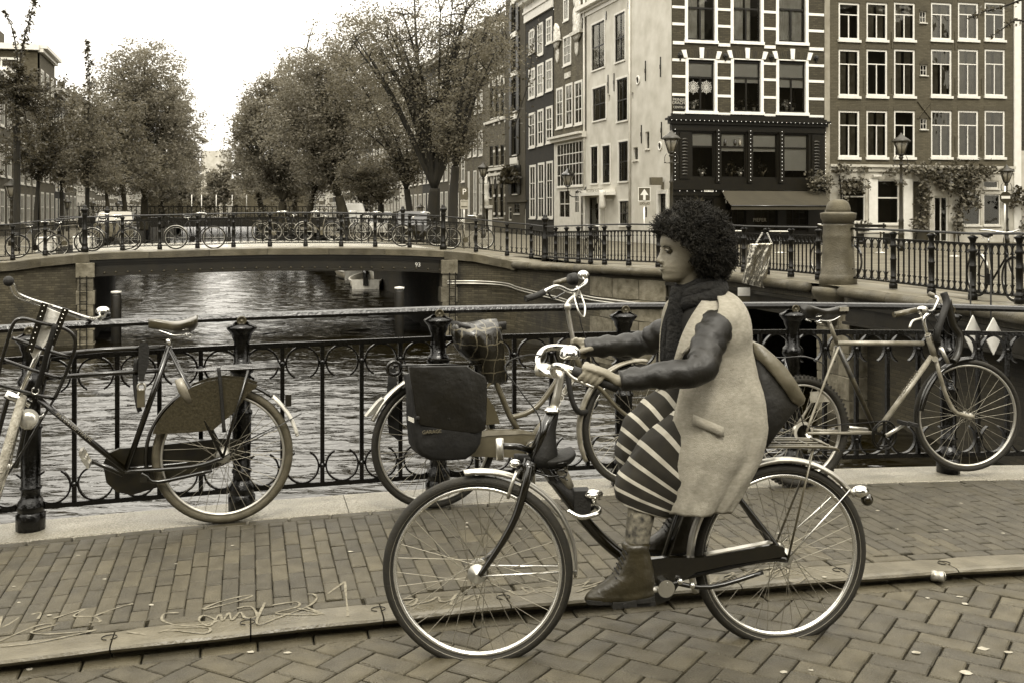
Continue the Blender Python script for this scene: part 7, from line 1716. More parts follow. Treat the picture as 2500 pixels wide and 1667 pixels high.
MB().loft([[c2(x, y, -.10), c2(x+12, y+6, -.10), c2(x+12, y+6, -.24), c2(x, y, -.24)] for x, y in ((270,552),(420,542),(600,545),(708,612))], smooth=False).build('top_edge', M_pan, pn)
MB().box(tuple(c2(452, 985, -.275)-V((0, 0, 0))), tuple(c2(535, 962, -.271))).build('badge', mat('badge_dark', .05, .5), pn); textobj('lettering', 'GARAGE', mat('badge_print', .16, .5), pn, Matrix.Translation(c2(493, 973, -.277)) @ UPR, .026, .0006)
for x_ in (410, 595): MB().ball(c2(x_, 892, -.278), .012, 8, 6, (1, .4, 1)).build('stud', M_rubber, pn)
MB().prism([(c2(*p).x, c2(*p).z) for p in ((268,830),(300,842),(300,868),(270,855))], -.25, -.262).build('reflective_strip', M_cream, pn)
MB().loft([[c2(x-w_, y, .06), c2(x+w_, y, .06), c2(x+w_, y, .2), c2(x-w_, y, .2)] for x, y, w_ in ((260,600,20),(262,800,40),(270,980,30),(300,1020,10))], smooth=False).build('far_bag', M_pan2, pn)
MB().torus(c2(270, 600, -.08), .035, .010, 18, 6).build('carabiner', M_black, pn)
# cloth-wrapped chain through the front wheel
tb(Mi, 'chain_lock', [m(1385, 880, -.03), m(1388, 925, -.05), m(1395, 970, -.06), m(1408, 1000, -.06), m(1425, 1006, -.02), m(1450, 990, .04), m(1455, 975, .05)], .016, M_rubber, 8, 5)

# ===== right parked mountain bike, facing right
ga, gb = onbridge(1945, 1187, .055), onbridge(2362, 1162, .058); RB = Fr(ga, math.atan2(gb.y-ga.y, gb.x-ga.x)); Ri = empty('bicycle', 'scuffed pale-framed diamond bicycle with knobbly rear tyre against the railing on the right', 'bicycle'); RB.put(Ri)
r = lambda x, y, o=0: RB.at(x, y, o); c3 = lambda x, y, o=0: RB.at(1800+x*.3827, 650+y*.3827, o)
hr = V((r(1953, 1100).x, 0, .315)); hf = V((r(2362, 1100).x, 0, .337)); bb = c3(885, 1060)
wr = wheel(Ri, hr, .318, M_tyre, M_alu, n=32, tw=.024, hub=.03, seed=7); wheel(Ri, hf, .34, M_tyre, M_alu, n=32, tw=.016, hub=.02, seed=8, M=Matrix.Rotation(math.radians(-13), 3, 'Z'))
kb = MB()
for j in range(72):
    an = 2*math.pi*j/72
    for y_ in (-.017, 0, .017): rr_ = .318-.004*abs(y_)/.017; kb.box((-.004, y_-.005, rr_-.006), (.006, y_+.005, rr_+.005)); kb.v[-8:] = [tuple(Matrix.Rotation(an+y_*2, 3, 'Y') @ V(q)) for q in kb.v[-8:]]
kb.build('tread', M_tyre, wr, kind='stuff', fix=False)
hT, hB, sT = c3(1215, 435), c3(1262, 590), c3(635, 490)
tb(Ri, 'top_tube', [sT, c3(1185, 492)], .0145, M_framel, 12); tb(Ri, 'down_tube', [c3(1240, 575), bb], .0165, M_framel, 12); tb(Ri, 'seat_tube', [c3(640, 505), bb], .0150, mat('dark_scuffed_frame', .05, .4, 0, .9, 30), 12); tb(Ri, 'head_tube', [hT, hB], .019, M_framel, 12)
textobj('frame_lettering', 'MOUNTAIN', mat('scuffed_print', .12, .6), Ri, Matrix.Translation(c3(1095, 745, -.018)) @ Matrix.Rotation(-math.radians(50), 4, 'Y') @ UPR, .034, .0008)
for s_ in (-1, 1):
    tb(Ri, 'seat_stay', [sT+V((0, s_*.015, -.02)), c3(560, 730, s_*.045), hr+V((0, s_*.06, 0))], .0075, M_framel, 8, 3); tb(Ri, 'chain_stay', [bb, hr+V((0, s_*.06, 0))], .009, M_framel)
    tb(Ri, 'fork_blade', [c3(1268, 600, s_*.03), c3(1292, 690, s_*.055), c3(1335, 830, s_*.055), c3(1395, 930, s_*.055), hf+V((0, s_*.05, 0))], .0125, M_framel, 10, 5)
MB().tube([c3(1262, 590, -.05), c3(1262, 590, .05)], .018, 10).build('fork_crown', M_framel, Ri)
tb(Ri, 'seat_post', [sT, c3(582, 350)], .0125, M_framel); saddle(Ri, c3(700, 300).x, c3(438, 300).x, c3(570, 285).z, M_saddle, .085, 0, th=.05)
MB().box(tuple(c3(640, 262)-V((0, .025, 0))), tuple(c3(695, 285)+V((0, .025, .0)))).build('saddle_nose', M_framel, Ri)
tb(Ri, 'stem', [hT, c3(1190, 345), c3(1225, 300), c3(1245, 285)], .0125, M_chrome, 10, 3)
hb2 = [c3(1000, 312, -.26), c3(1140, 282, -.25), c3(1190, 285, -.18), c3(1235, 290, -.04), c3(1262, 262, .08), c3(1280, 215, .18), c3(1262, 195, .22), c3(1225, 178, .26)]
tb(Ri, 'handlebar', hb2, .011, M_chrome, 10, 4); tb(Ri, 'grip', [hb2[0], hb2[1]], .0165, M_frameg, 10); tb(Ri, 'grip', [hb2[6], hb2[7]], .0165, M_frameg, 10)
MB().ball(c3(1180, 280, -.2), .026, 10, 8, (1.5, 1, .9)).build('gear_shifter', M_alu, Ri); tb(Ri, 'brake_lever', [c3(1165, 300, -.22), c3(1175, 330, -.22), c3(1120, 350, -.24), c3(1098, 395, -.25)], .007, M_alu, 8, 4)
for pts in ([(1240,300,-.03),(1330,420,-.05),(1400,460,-.04),(1390,540,-.03),(1310,600,-.02)], [(1290,230,.1),(1380,380,.05),(1415,480,.03),(1300,610,.0)], [(1200,320,-.1),(1260,420,-.05),(1190,460,-.03)]): tb(Ri, 'cable', [c3(*p) for p in pts], .0028, M_rubber, 5, 6)
MB().torus(V((bb.x, -.075, bb.z)), .083, .006, 36, 6).torus(V((bb.x, -.070, bb.z)), .066, .005, 30, 6).build('chainring', M_ironfar, Ri)
k_ = MB()
for j in range(5): an = j*1.2566+.3; k_.beam(V((bb.x, -.073, bb.z)), V((bb.x+.083*math.cos(an), -.073, bb.z+.083*math.sin(an))), .014, .006, (0, 1, 0))
k_.build('spider', M_ironfar, Ri); crank(Ri, bb, c3(1060, 1012, -.09), -.09, M_alu); pedal(Ri, c3(1085, 1000, -.13), M_rubber, -.135, -.2); crank(Ri, bb, V((bb.x-.165, 0, bb.z+.03)), .08, M_alu)
MB().disc(hr, .062, -.038, -.036, 28).build('spoke_guard', mat('clear_plastic', .4, .3), Ri)
for j, rr_ in enumerate((.045, .040, .034, .028)): MB().disc(hr, rr_, -.042-.005*j, -.040-.005*j, 22).build('sprocket', M_ironfar, Ri)
MB().ball(hr+V((.02, -.06, -.03)), .022, 8, 6).tube([hr+V((0, -.06, 0)), hr+V((.03, -.065, -.07)), hr+V((.015, -.065, -.11))], .009, 6).build('derailleur', M_alu, Ri)
tb(Ri, 'chain', [hr+V((0, -.06, .035)), V((bb.x, -.073, bb.z+.08))], .004, M_ironfar, 5); tb(Ri, 'chain', [hr+V((.02, -.06, -.10)), V((bb.x, -.073, bb.z-.083))], .004, M_ironfar, 5)
arcband(hf, .352, 84, 172, .05, M_black, Ri)
for y_ in (-.06, 0, .06): tb(Ri, 'rack_rod', [c3(205, 640, y_), c3(208, 588, y_), c3(320, 580, y_), c3(435, 575, y_), c3(540, 615, y_), c3(560, 650, y_)], .004, M_black, 6, 3)
for s_ in (-1, 1): tb(Ri, 'rack_stay', [c3(300, 582, s_*.06), hr+V((0, s_*.06, 0))], .004, M_black, 5)
MB().box(tuple(c3(465, 868)-V((0, .002, 0))), tuple(c3(612, 790)+V((0, .002, 0)))).build('spoke_card', mat('card', .3, .7, 0, .3, 20), Ri)
for s_ in (-1, 1): tb(Ri, 'brake_arm', [c3(1310, 680, s_*.03), c3(1335, 720, s_*.045), c3(1370, 735, s_*.03)], .007, M_black, 6, 3)
jk = empty('wrapped_chain_lock', 'dark padded chain lock slung over the handlebar of the right bicycle', 'lock'); RB.put(jk)
tb(jk, 'sleeve', [c3(1315, 170, .02), c3(1335, 240, .0), c3(1305, 330, -.03), c3(1275, 420, -.04), c3(1270, 470, -.03)], .022, M_rubber, 8, 5); tb(jk, 'sleeve', [c3(1340, 215, .03), c3(1375, 370, .03), c3(1420, 450, .02), c3(1405, 560, .0), c3(1375, 610, -.02)], .024, M_saddle, 8, 5)
MB().tube([c3(1300, 520, -.04), c3(1345, 615, -.04)], .012, 8).build('key_block', M_alu, jk)

# ===== small bicycles on the far bridge and quays
def farbike(p, rz, k, label, v=.02, mats=None, carrier=True, flip=1):
    fm = mats or M_ironfar; e = empty('bicycle', label, 'bicycle', p, rz, 'bicycles parked along the far railings'); w_ = 1.08; s_ = flip
    for x in (0, w_*s_):
        MB().torus((x, 0, .345), .325, .02, 28, 6).build('tyre', M_tyre, e)
        q = MB(); [q.tube([(x, 0, .345), (x+.31*math.cos(t*.785), 0, .345+.31*math.sin(t*.785))], .003, 3, cap=False) for t in range(8)]; q.torus((x, 0, .345), .30, .009, 28, 4); q.build('wheel', M_alu, e)
    f = MB(); bb_ = V((.47*s_, 0, .30)); st = V((.36*s_, 0, .85)); ht = V((.86*s_, 0, .86)); hb_ = V((.90*s_, 0, .70))
    for a_, b_, r_ in ((bb_, st, .015), (st+V((0, 0, -.03)), ht, .014), (bb_, hb_, .016), (V((0, 0, .345)), bb_, .011), (V((0, 0, .345)), st, .009), (hb_, ht, .018)): f.tube([a_, b_], r_, 6)
    f.tube([hb_, V((.95*s_, 0, .55)), V((w_*s_, 0, .345))], .012, 6); f.tube([ht, V((.83*s_, 0, 1.02))], .012, 6); f.build('frame', fm, e)
    MB().tube(spline([V((.60*s_, -.28, 1.06)), V((.74*s_, -.27, 1.07)), V((.84*s_, -.15, 1.05)), V((.86*s_, 0, 1.03)), V((.84*s_, .15, 1.05)), V((.74*s_, .27, 1.07)), V((.60*s_, .28, 1.06))], 3), .012, 6).build('handlebar', M_chrome, e)
    saddle(e, .46*s_, .20*s_, .98, M_saddle, .09); MB().tube([st, V((.33*s_, 0, .95))], .013, 6).build('seat_post', M_chrome, e)
    arcband((0, 0, .345), .36, 20, 160, .05, M_alu if k % 3 == 0 else fm, e, n=14)
    q = MB(); [q.tube([(.18*s_, y_, .74), (-.28*s_, y_, .74)], .008, 5) for y_ in (-.06, 0, .06)]; q.tube([(-.2*s_, -.06, .74), (0, -.06, .345)], .007, 5); q.build('rack', fm, e)
    MB().disc((.47*s_, 0, .30), .09, -.06, -.04, 14).build('chain_case', fm, e); return e
def onpath(x, back, zoff=.0):
    for i in range(len(PATH)-1):
        if PATH[i][0] <= x <= PATH[i+1][0]: t = (x-PATH[i][0])/(PATH[i+1][0]-PATH[i][0]); p = PP[i].lerp(PP[i+1], t)-OU[i]*back; d = PP[i+1]-PP[i]; return p+V((0, 0, zoff)), math.atan2(d.y, d.x)
    return PP[-1], 0
FB = [(432, -.28, 1, 'black bicycle leaning outside against the railing at the crown of the far bridge'), (40, .9, 1, 'pale-wheeled bicycle behind the left end of the far railing'), (118, 1.3, 1, 'dark bicycle between the first two left posts'), (222, .4, 1, 'laden bicycle just right of the tall left post'), (300, 1.0, -1, 'bicycle with light handlebars behind the left part of the far bridge'),
      (590, 6.6, 1, 'light-wheeled bicycle on the opposite side of the far bridge, left of centre'), (690, 6.5, -1, 'bicycle on the opposite side of the far bridge, at its centre'), (775, 6.4, 1, 'bicycle with a pale crate on the opposite railing right of centre'), (835, 6.6, -1, 'bicycle behind the fourth post from the right pier'), (900, 6.3, 1, 'bicycle near the name board on the far bridge'),
      (985, .8, 1, 'bicycle beside the right end of the far bridge'), (1115, 1.0, 1, 'bicycle by the parking sign pole'), (1345, 1.2, 1, 'bicycle with bright handlebar by the tall quay post'), (1990, .8, -1, 'bicycle tucked in just left of the stone bollard')]
for k, (x, b, f_, lb) in enumerate(FB):
    p, rz = onpath(x, b); farbike(p, rz+R.uniform(-.06, .06) if b > 0 else rz, k, lb, flip=f_, mats=(M_ironfar, M_black, M_frameg)[k % 3])
q1, q2 = at(2340, 728, 16.6), at(2440, 745, 15.4)
e = farbike(V((q1.x+.55, q1.y+.6, .27)), math.atan2(q2.y-q1.y, q2.x-q1.x), 3, 'dark bicycle leaning inside the right railing, light tyres, seen between the last posts')
p, rz = onpath(2490, 1.5); farbike(p, rz+.3, 4, 'second dark bicycle beyond the last posts at the right edge')
# ---------------------------------------------------------------- the woman riding
PE = empty('person', 'woman with an afro, pale sleeveless coat over dark sleeves and striped skirt, riding a bicycle', 'person'); AB.put(PE)
M_skin = mat('skin', .23, .5, 0, .08, 9, .15, 60); M_leather = mat('dark_leather_sleeve', .013, .5, 0, .3, 8, .3, 22, spec=.45)
M_coat = mat('pale_wool_coat', .33, .95, 0, .16, 55, .45, 260, v2=.35, stretch=(1, 1, 2.2)); M_scarf = mat('black_scarf', .008, .95, 0, .4, 30, .8, 60); M_sweat = mat('black_sweater', .010, .95, 0, .3, 30)
M_skd = mat('striped_dark', .022, .9, 0, .2, 30); M_skl = mat('striped_light', .36, .85, 0, .1, 30)
M_legg = mat('patterned_leggings', .04, .8, 0, .7, 42, 0, v2=.22); M_boot = mat('brown_boot', .045, .38, 0, .35, 10, .3, 30); M_hair = mat('dark_curly_hair', .018, .7, 0, .4, 40, spec=.35)
J = lambda x, y, o=0: a(x, y, o)
def ring_(c, ax, w1, w2, n=14, up=V((0, 1, 0))):
    ax = ax.normalized(); s = up-ax*up.dot(ax); s.normalize(); t = ax.cross(s); return [c+s*math.cos(2*math.pi*k/n)*w1+t*math.sin(2*math.pi*k/n)*w2 for k in range(n)]
def limb(k_, pts, rad, n=14, sm=5):
    P = spline(pts, sm); Q = spline([V((q, 0, 0)) for q in rad], sm); rings = []
    for i, p in enumerate(P):
        t = P[min(i+1, len(P)-1)]-P[max(i-1, 0)]; rings.append(ring_(p, t, Q[i].x, Q[i].x, n))
    k_.loft(rings); return k_
# --- body: head, neck, torso, limbs and hands fused into one skin
B = MB()
HD = [(538,1662,1688,.022),(542,1645,1708,.044),(549,1633,1722,.058),(560,1622,1732,.068),(573,1616,1737,.073),(587,1613.5,1739,.075),(598,1613.5,1738,.0755),(606,1616,1737,.075),(614,1618,1735,.073),(626,1619,1730,.071),(638,1618,1722,.067),(645,1616,1716,.064),(650,1613,1713,.062),(654,1614.5,1710,.060),(657,1615.5,1708,.058),(661,1614,1705,.056),(666,1617,1702,.053),(672,1618,1699,.049),(679,1617.5,1694,.043),(685,1621,1688,.034),(689,1630,1680,.024)]
rings = []
for y, xf, xb, hw in HD:
    f_, b_ = J(xf, y), J(xb, y); cx, z, rx = (f_.x+b_.x)/2, (f_.z+b_.z)/2, (b_.x-f_.x)/2; sec = []
    for k in range(32):
        t = 2*math.pi*k/32; c_, s_ = math.cos(t), math.sin(t); fr_w = 1 if c_ < 0 else 1-.16*c_**2
        dx = 0
        if 600 < y < 624: dx = .011*math.exp(-((abs(math.atan2(s_, c_))-.50)/.20)**2)*math.sin((y-600)/24*math.pi)      # eye sockets
        if 622 < y < 648: dx -= .005*math.exp(-((abs(math.atan2(s_, c_))-.75)/.3)**2)*math.sin((y-622)/26*math.pi)        # cheekbones
        sec.append(V((cx-rx*c_+dx, hw*math.copysign(abs(s_)**.92, s_)*fr_w, z)))
    rings.append(sec)
B.loft(rings)
# nose
rings = []
for x, y, w_, dp in ((1615,604,.006,.006),(1611.5,614,.008,.010),(1608,624,.010,.014),(1603.5,632,.0125,.018),(1601.5,637,.0145,.020),(1604,641,.014,.018),(1609,644,.010,.012)):
    p = J(x, y); rings.append([V((p.x+dp-dp*math.cos(t), w_*math.sin(t), p.z-.0*math.cos(t))) for t in [2*math.pi*k/12 for k in range(12)]])
B.loft(rings)
for s_ in (-1, 1): p = J(1610, 640); B.ball((p.x+.004, s_*.0125, p.z), .0075, 8, 6, (1.3, .9, .8))
for s_ in (1,):                                     # lips
    for yy, r_ in ((650.5, .0052), (659.5, .0058)):
        p = J(1616.5, yy); B.tube([V((p.x+.012, -.024, p.z-.001)), V((p.x+.003, -.013, p.z+.001)), V((p.x, 0, p.z)), V((p.x+.003, .013, p.z+.001)), V((p.x+.012, .024, p.z-.001))], [.002, r_, r_*1.1, r_, .002], 8)
# neck and torso
limb(B, [J(1676, 655), J(1688, 700), J(1702, 735), J(1716, 780)], [.052, .050, .055, .09], 16)
rings = []
for x, y, rx, ry in ((1708,735,.05,.06),(1712,750,.075,.12),(1716,775,.095,.165),(1720,820,.105,.16),(1728,880,.10,.145),(1738,940,.095,.135),(1744,1000,.11,.16),(1745,1050,.12,.175),(1740,1085,.10,.15),(1740,1100,.05,.08)):
    p = J(x, y); rings.append([V((p.x+rx*math.cos(t), ry*math.sin(t), p.z)) for t in [2*math.pi*k/20 for k in range(20)]])
B.loft(rings)
sN, eN, wN = J(1744, 800, -.160), J(1706, 902, -.300), J(1508, 930, -.272)
sF, eF, wF = J(1668, 790, .160), J(1570, 838, .285), J(1420, 850, .285)
limb(B, [sN.lerp(J(1730, 780), .5), sN, eN, wN.lerp(eN, .12), wN], [.045, .040, .028, .024, .021]); limb(B, [sF.lerp(J(1730, 780), .5), sF, eF, wF.lerp(eF, .12), wF], [.045, .040, .028, .024, .021])
hN, kN, aN = J(1725, 1050, -.080), J(1566, 1152, -.088), J(1553, 1372, -.145)
hF, kF, aF = J(1725, 1045, .080), J(1570, 1090, .095), J(1668, 1262, .135)
limb(B, [hN, hN.lerp(kN, .5), kN, kN.lerp(aN, .3), aN], [.08, .060, .042, .044, .034]); limb(B, [hF, hF.lerp(kF, .5), kF, kF.lerp(aF, .3), aF], [.08, .066, .050, .048, .034])
# hands: palm, four curled fingers, thumb, in the frame of the grip
def hand(g0, g1, wrist, side, pos=.42):
    """g0->g1 grip axis towards the wrist; side -1: fingers wrap on the -y side"""
    ax = (g1-g0).normalized(); up = V((0, 0, 1)); up = (up-ax*up.dot(ax)).normalized(); out = V((0, side, 0)); out = (out-ax*out.dot(ax)-up*out.dot(up)).normalized(); O = g0.lerp(g1, pos)
    T = lambda x, y, z: O+ax*x+out*y+up*z
    for i, (x, L_, r_) in enumerate(((-.030, 1.0, .0092), (-.010, 1.06, .0096), (.010, 1.0, .0092), (.029, .85, .0082))):
        R_ = .0175+r_+.001; pts = []
        for j, (ang, rad) in enumerate(((118, R_+.012), (88, R_+.010), (55, R_+.006), (20, R_+.003), (-18, R_+.001), (-58, R_), (-100, R_-.001), (-100-38*L_, R_-.001))):
            t = math.radians(ang); pts.append(T(x+.004*math.sin(j*.7)-.006*(j > 3), math.cos(t)*rad, math.sin(t)*rad))
        B.tube(spline(pts, 2), [r_*(1.12-.25*k/14+(.10 if k in (4, 9) else 0)) for k in range(15)], 8)
        B.ball(pts[-1], r_*.86, 8, 6)
    # palm and back of the hand, running from the knuckles to the wrist
    secs = [(-.042, .006, .024, .020, .011), (-.02, .004, .029, .031, .0145), (.01, .002, .031, .034, .016), (.04, -.002, .031, .033, .017), (.062, -.004, .027, .027, .017)]
    rings = [ring_(T(x, y+.006, z), ax, w1, w2, 14, out) for x, y, z, w1, w2 in secs]
    rings += [ring_(T(.062, 0, .026).lerp(wrist, t), (wrist-T(.02, 0, .028)), .027-.004*t, .017+.003*t, 14, out) for t in (.4, .8, 1.1)]
    B.loft(rings)
    B.tube(spline([T(.045, -.024, .018), T(.02, -.036, .012), T(-.006, -.034, .0), T(-.028, -.026, -.010)], 3), [.013, .0135, .013, .012, .012, .0125, .0115, .011, .0105, .009], 8); B.ball(T(-.028, -.026, -.010), .009, 8, 6)
hand(GN[0], GN[2], wN, -1, .40); hand(GF[0], GF[2], wF, 1, .45)
bo_ = B.build('body', M_skin, PE)
rm = bo_.modifiers.new('r', 'REMESH'); rm.mode = 'VOXEL'; rm.voxel_size = .0046; rm.use_smooth_shade = True
sm_ = bo_.modifiers.new('s', 'SMOOTH'); sm_.factor = .5; sm_.iterations = 2
bpy.context.view_layer.update(); dg = bpy.context.evaluated_depsgraph_get(); me = bpy.data.meshes.new_from_object(bo_.evaluated_get(dg)); bo_.modifiers.clear(); bo_.data = me; me.materials.clear(); me.materials.append(M_skin)
for p_ in me.polygons: p_.use_smooth = True
# features
for s_ in (-1, 1):
    p = J(1622.5, 613); e_ = MB().ball((p.x+.008, s_*.0325, p.z), .0112, 14, 10).build('eye', mat('eye_white', .10, .25), PE)
    MB().ball((p.x+.0005, s_*.0360, p.z-.001), .0060, 10, 8, (.9, 1, 1)).build('iris', M_black, e_)
    tb(PE, 'eyelid', [V((p.x-.003, s_*.024, p.z+.004)), V((p.x-.0035, s_*.034, p.z+.0060)), V((p.x+.002, s_*.044, p.z+.002))], .0034, M_skin, 6, 3)
    tb(PE, 'eyelash', [V((p.x-.006, s_*.024, p.z+.002)), V((p.x-.0072, s_*.034, p.z+.0042)), V((p.x+.003, s_*.046, p.z+.001))], .0014, M_hair, 5, 3)
    q = J(1616, 602.5); tb(PE, 'eyebrow', [V((q.x+.000, s_*.016, q.z-.001)), V((q.x+.0025, s_*.032, q.z+.003)), V((q.x+.016, s_*.052, q.z-.002))], .0028, M_hair, 6, 4, .7)
for yy, r_, nm in ((650.8, .0044, 'upper_lip'), (658.8, .005, 'lower_lip')):
    p = J(1615.2, yy); MB().tube(spline([V((p.x+.013, -.023, p.z-.001)), V((p.x+.003, -.013, p.z+.001)), V((p.x, 0, p.z)), V((p.x+.003, .013, p.z+.001)), V((p.x+.013, .023, p.z-.001))], 3), [.0012]+[r_*(.5+.5*math.sin(math.pi*k/12)) for k in range(1, 12)]+[.0012], 8).build(nm, mat('lips', .13, .4), PE)
# hair: dark core and thousands of small coils
hc = MB()
for x, y, rx, ry, w_ in ((1698,572,70,62,.105),(1722,618,52,58,.105),(1655,548,38,34,.075),(1735,650,28,26,.075)):
    c = J(x, y); s = 1/650; hc.ball(c, 1, 20, 14, (rx*s, w_, ry*s))
hco = hc.build('hair', M_hair, PE)
rng = np.random.default_rng(11); hr2 = random.Random(5); k_ = MB(); cnt = 0
def edge(y): return float(np.interp(y, [0, 560, 575, 590, 605, 640, 665, 685, 705], [0, 1592, 1612, 1634, 1650, 1664, 1682, 1700, 1722]))
ctr = J(1690, 596)
while cnt < 6500:
    u = V((hr2.gauss(0, 1), hr2.gauss(0, 1), hr2.gauss(0, 1))).normalized(); q = hr2.uniform(.72, 1.0)**.6
    nz_ = 1+.10*mnoise.noise(u*2.2)+.09*mnoise.noise(u*7)
    px_, py_ = 1691+101*u.x*q*nz_, 593-101*u.z*q*nz_; yo = .145*u.y*q*nz_
    if u.z < -.1: px_ += -8*u.z*4
    if py_ > 692: continue
    if px_ < edge(py_)+3 and py_ > 566 and abs(yo) < .2: continue
    p = J(px_, py_, 0); p.y = yo
    d_ = (u+V((hr2.gauss(0, .35), hr2.gauss(0, .35), hr2.gauss(0, .35)))).normalized(); L_ = hr2.uniform(.016, .048); s1 = d_.orthogonal().normalized(); s2 = d_.cross(s1); rc = hr2.uniform(.0015, .0055); ph = hr2.uniform(0, 6.28); T_ = hr2.uniform(1.2, 2.4)
    k_.tube([p+d_*(L_*(j/9-.6))+s1*rc*math.cos(ph+j/9*T_*6.28)+s2*rc*math.sin(ph+j/9*T_*6.28) for j in range(10)], [.0013]*8+[.0009, .0004], 3, cap=False); cnt += 1
o = k_.build('curls', M_hair, PE, fix=False); o['kind'] = 'stuff'
# scarf: folds wound round the neck, ends falling down the front
for i, (y, rx, ry, tilt, r_) in enumerate(((690,.062,.066,.02,.020),(704,.074,.084,.03,.026),(722,.084,.098,.035,.028),(712,.066,.07,.0,.024))):
    c = J(1700+i*2, y); tb(PE, 'scarf', [c+V((rx*math.cos(t), ry*math.sin(t), tilt*math.cos(t)+.005*math.sin(3*t+i))) for t in [2*math.pi*k/14 for k in range(15)]], r_, M_scarf, 8, 2)
for yo, x1 in ((-.05, 1650), (.0, 1640), (.055, 1636)): tb(PE, 'scarf', [J(1660, 705, yo*.8), J(1652, 745, yo), J(x1, 800, yo), J(x1-4, 860, yo*1.1), J(x1, 905, yo)], .034, M_scarf, 8, 4, .6)
rings = []
for x, y, rx, ry in ((1706,728,.06,.08),(1710,745,.09,.135),(1714,775,.112,.175),(1718,820,.118,.172),(1724,880,.112,.16),(1734,950,.11,.15),(1742,1020,.12,.17)):
    p = J(x, y); rings.append([V((p.x+rx*math.cos(t), ry*math.sin(t), p.z)) for t in [2*math.pi*k/20 for k in range(20)]])
MB().loft(rings).build('sweater', M_sweat, PE)
# sleeves with creases
def sleeve(s0, s1, e, w, seed, rr):
    P = spline([s0, s1, s1.lerp(e, .5), e, e.lerp(w, .5), w.lerp(e, .03)], 8); n = len(P); rings = []; Q = spline([V((q, 0, 0)) for q in rr], 8)
    for i, p in enumerate(P):
        t = (P[min(i+1, n-1)]-P[max(i-1, 0)]).normalized(); s = V((0, 1, 0))-t*t.y; s.normalize(); b_ = t.cross(s); sec = []
        for k in range(22):
            an = 2*math.pi*k/22; fold = .006*mnoise.noise(V((i*.55+math.cos(an)*1.4, math.sin(an)*1.6, seed)))+.0036*math.sin(i*1.5+2.2*math.cos(an+seed)+seed)*(1 if .2 < i/n < .9 else .4)
            r_ = Q[i].x+fold; sec.append(p+s*math.cos(an)*r_+b_*math.sin(an)*r_)
        rings.append(sec)
    MB().loft(rings).build('sleeve', M_leather, PE)
sleeve(J(1738, 790, -.07), sN+V((0, -.005, 0)), eN, wN, 1.0, [.055, .063, .058, .054, .045, .036]); sleeve(J(1700, 780, .07), sF, eF, wF, 4.0, [.055, .061, .056, .050, .043, .036])
# sleeveless coat, open at the front
CT = [(716,1672,1772,.075,95,70),(728,1655,1788,.130,90,62),(745,1638,1800,.172,86,55),(768,1626,1810,.195,80,48),(800,1622,1817,.200,70,42),(840,1622,1818,.192,58,34),(880,1625,1822,.188,44,26),(920,1629,1827,.186,30,18),(960,1628,1832,.205,19,12),(1000,1622,1836,.216,14,8),(1040,1616,1836,.222,11,6),(1080,1610,1828,.224,9,5),(1110,1606,1818,.224,8,4),(1140,1604,1802,.222,7,4),(1170,1602,1785,.218,6,3),(1200,1601,1766,.214,5,3),(1226,1600,1750,.208,5,3)]
def dense(L, n):
    out = []; P = spline([V(q[:3]) for q in L], n); Q = spline([V(q[3:6]) for q in L], n); return [(*p, *q) for p, q in zip(P, Q)]
rings = []; n = 44
for i, (y, xl, xr, hw, tn, tf) in enumerate(dense(CT, 3)):
    f_, b_ = J(xl, y), J(xr, y); cx, z, rx = (f_.x+b_.x)/2, (f_.z+b_.z)/2, (b_.x-f_.x)/2; sec = []
    for k in range(n+1):
        t = math.radians(tn+(360-tf-tn)*k/n); g = max(0, (y-840)/390)
        fold = g*(.020*math.sin(t*5+1.2)+.012*math.sin(t*12+y*.012))*abs(math.sin(t))+.010*mnoise.noise(V((t*2.2, y*.018, 0)))+.006*mnoise.noise(V((t*6, y*.05, 4)))
        bx = min(1, max(0, (y-850)/90)); ex = .85-.42*bx; sec.append(V((cx-rx*math.copysign(abs(math.cos(t))**(1-.25*bx), math.cos(t)), -(hw+fold)*math.copysign(abs(math.sin(t))**ex, math.sin(t)), z+.012*math.sin(t)*g)))
    rings.append(sec)
k_ = MB(); vs = [p for r_ in rings for p in r_]; K = n+1; k_.add(vs, [(i*K+k, i*K+k+1, (i+1)*K+k+1, (i+1)*K+k) for i in range(len(rings)-1) for k in range(n)], True)
co = k_.build('coat', M_coat, PE); sdm = co.modifiers.new('thickness', 'SOLIDIFY'); sdm.thickness = .009; sdm.offset = 1
# shoulder caps, collar and lapels, pocket flap
def strap_(pts, w_, nm, m_=None, flat=.3): return tb(PE, nm, pts, w_, m_ or M_coat, 10, 5, flat)
k_ = MB()
lap = [[J(1762, 706, -.045), J(1785, 726, -.05), J(1768, 738, -.11)], [J(1735, 712, -.085), J(1750, 738, -.12), J(1762, 748, -.15)], [J(1705, 745, -.13), J(1722, 772, -.17), J(1736, 766, -.182)], [J(1672, 800, -.155), J(1700, 825, -.20), J(1712, 806, -.205)], [J(1650, 860, -.15), J(1668, 870, -.185), J(1676, 850, -.195)], [J(1636, 920, -.10), J(1644, 925, -.12), J(1648, 915, -.13)]]
P_ = [spline([l_[c_] for l_ in lap], 4) for c_ in range(3)]; nn = len(P_[0]); k_.add([P_[c_][i] for i in range(nn) for c_ in range(3)], [(3*i+c_, 3*i+c_+1, 3*i+4+c_, 3*i+3+c_) for i in range(nn-1) for c_ in range(2)], True)
o = k_.build('lapel', M_coat, PE); o.modifiers.new('thickness', 'SOLIDIFY').thickness = .008
k_ = MB(); lap = [[J(1690, 700, .05), J(1672, 712, .07)], [J(1655, 722, .07), J(1634, 730, .115)], [J(1640, 755, .07), J(1618, 758, .13)], [J(1640, 800, .06), J(1614, 795, .12)], [J(1642, 845, .05), J(1620, 850, .11)], [J(1640, 900, .04), J(1626, 905, .07)]]
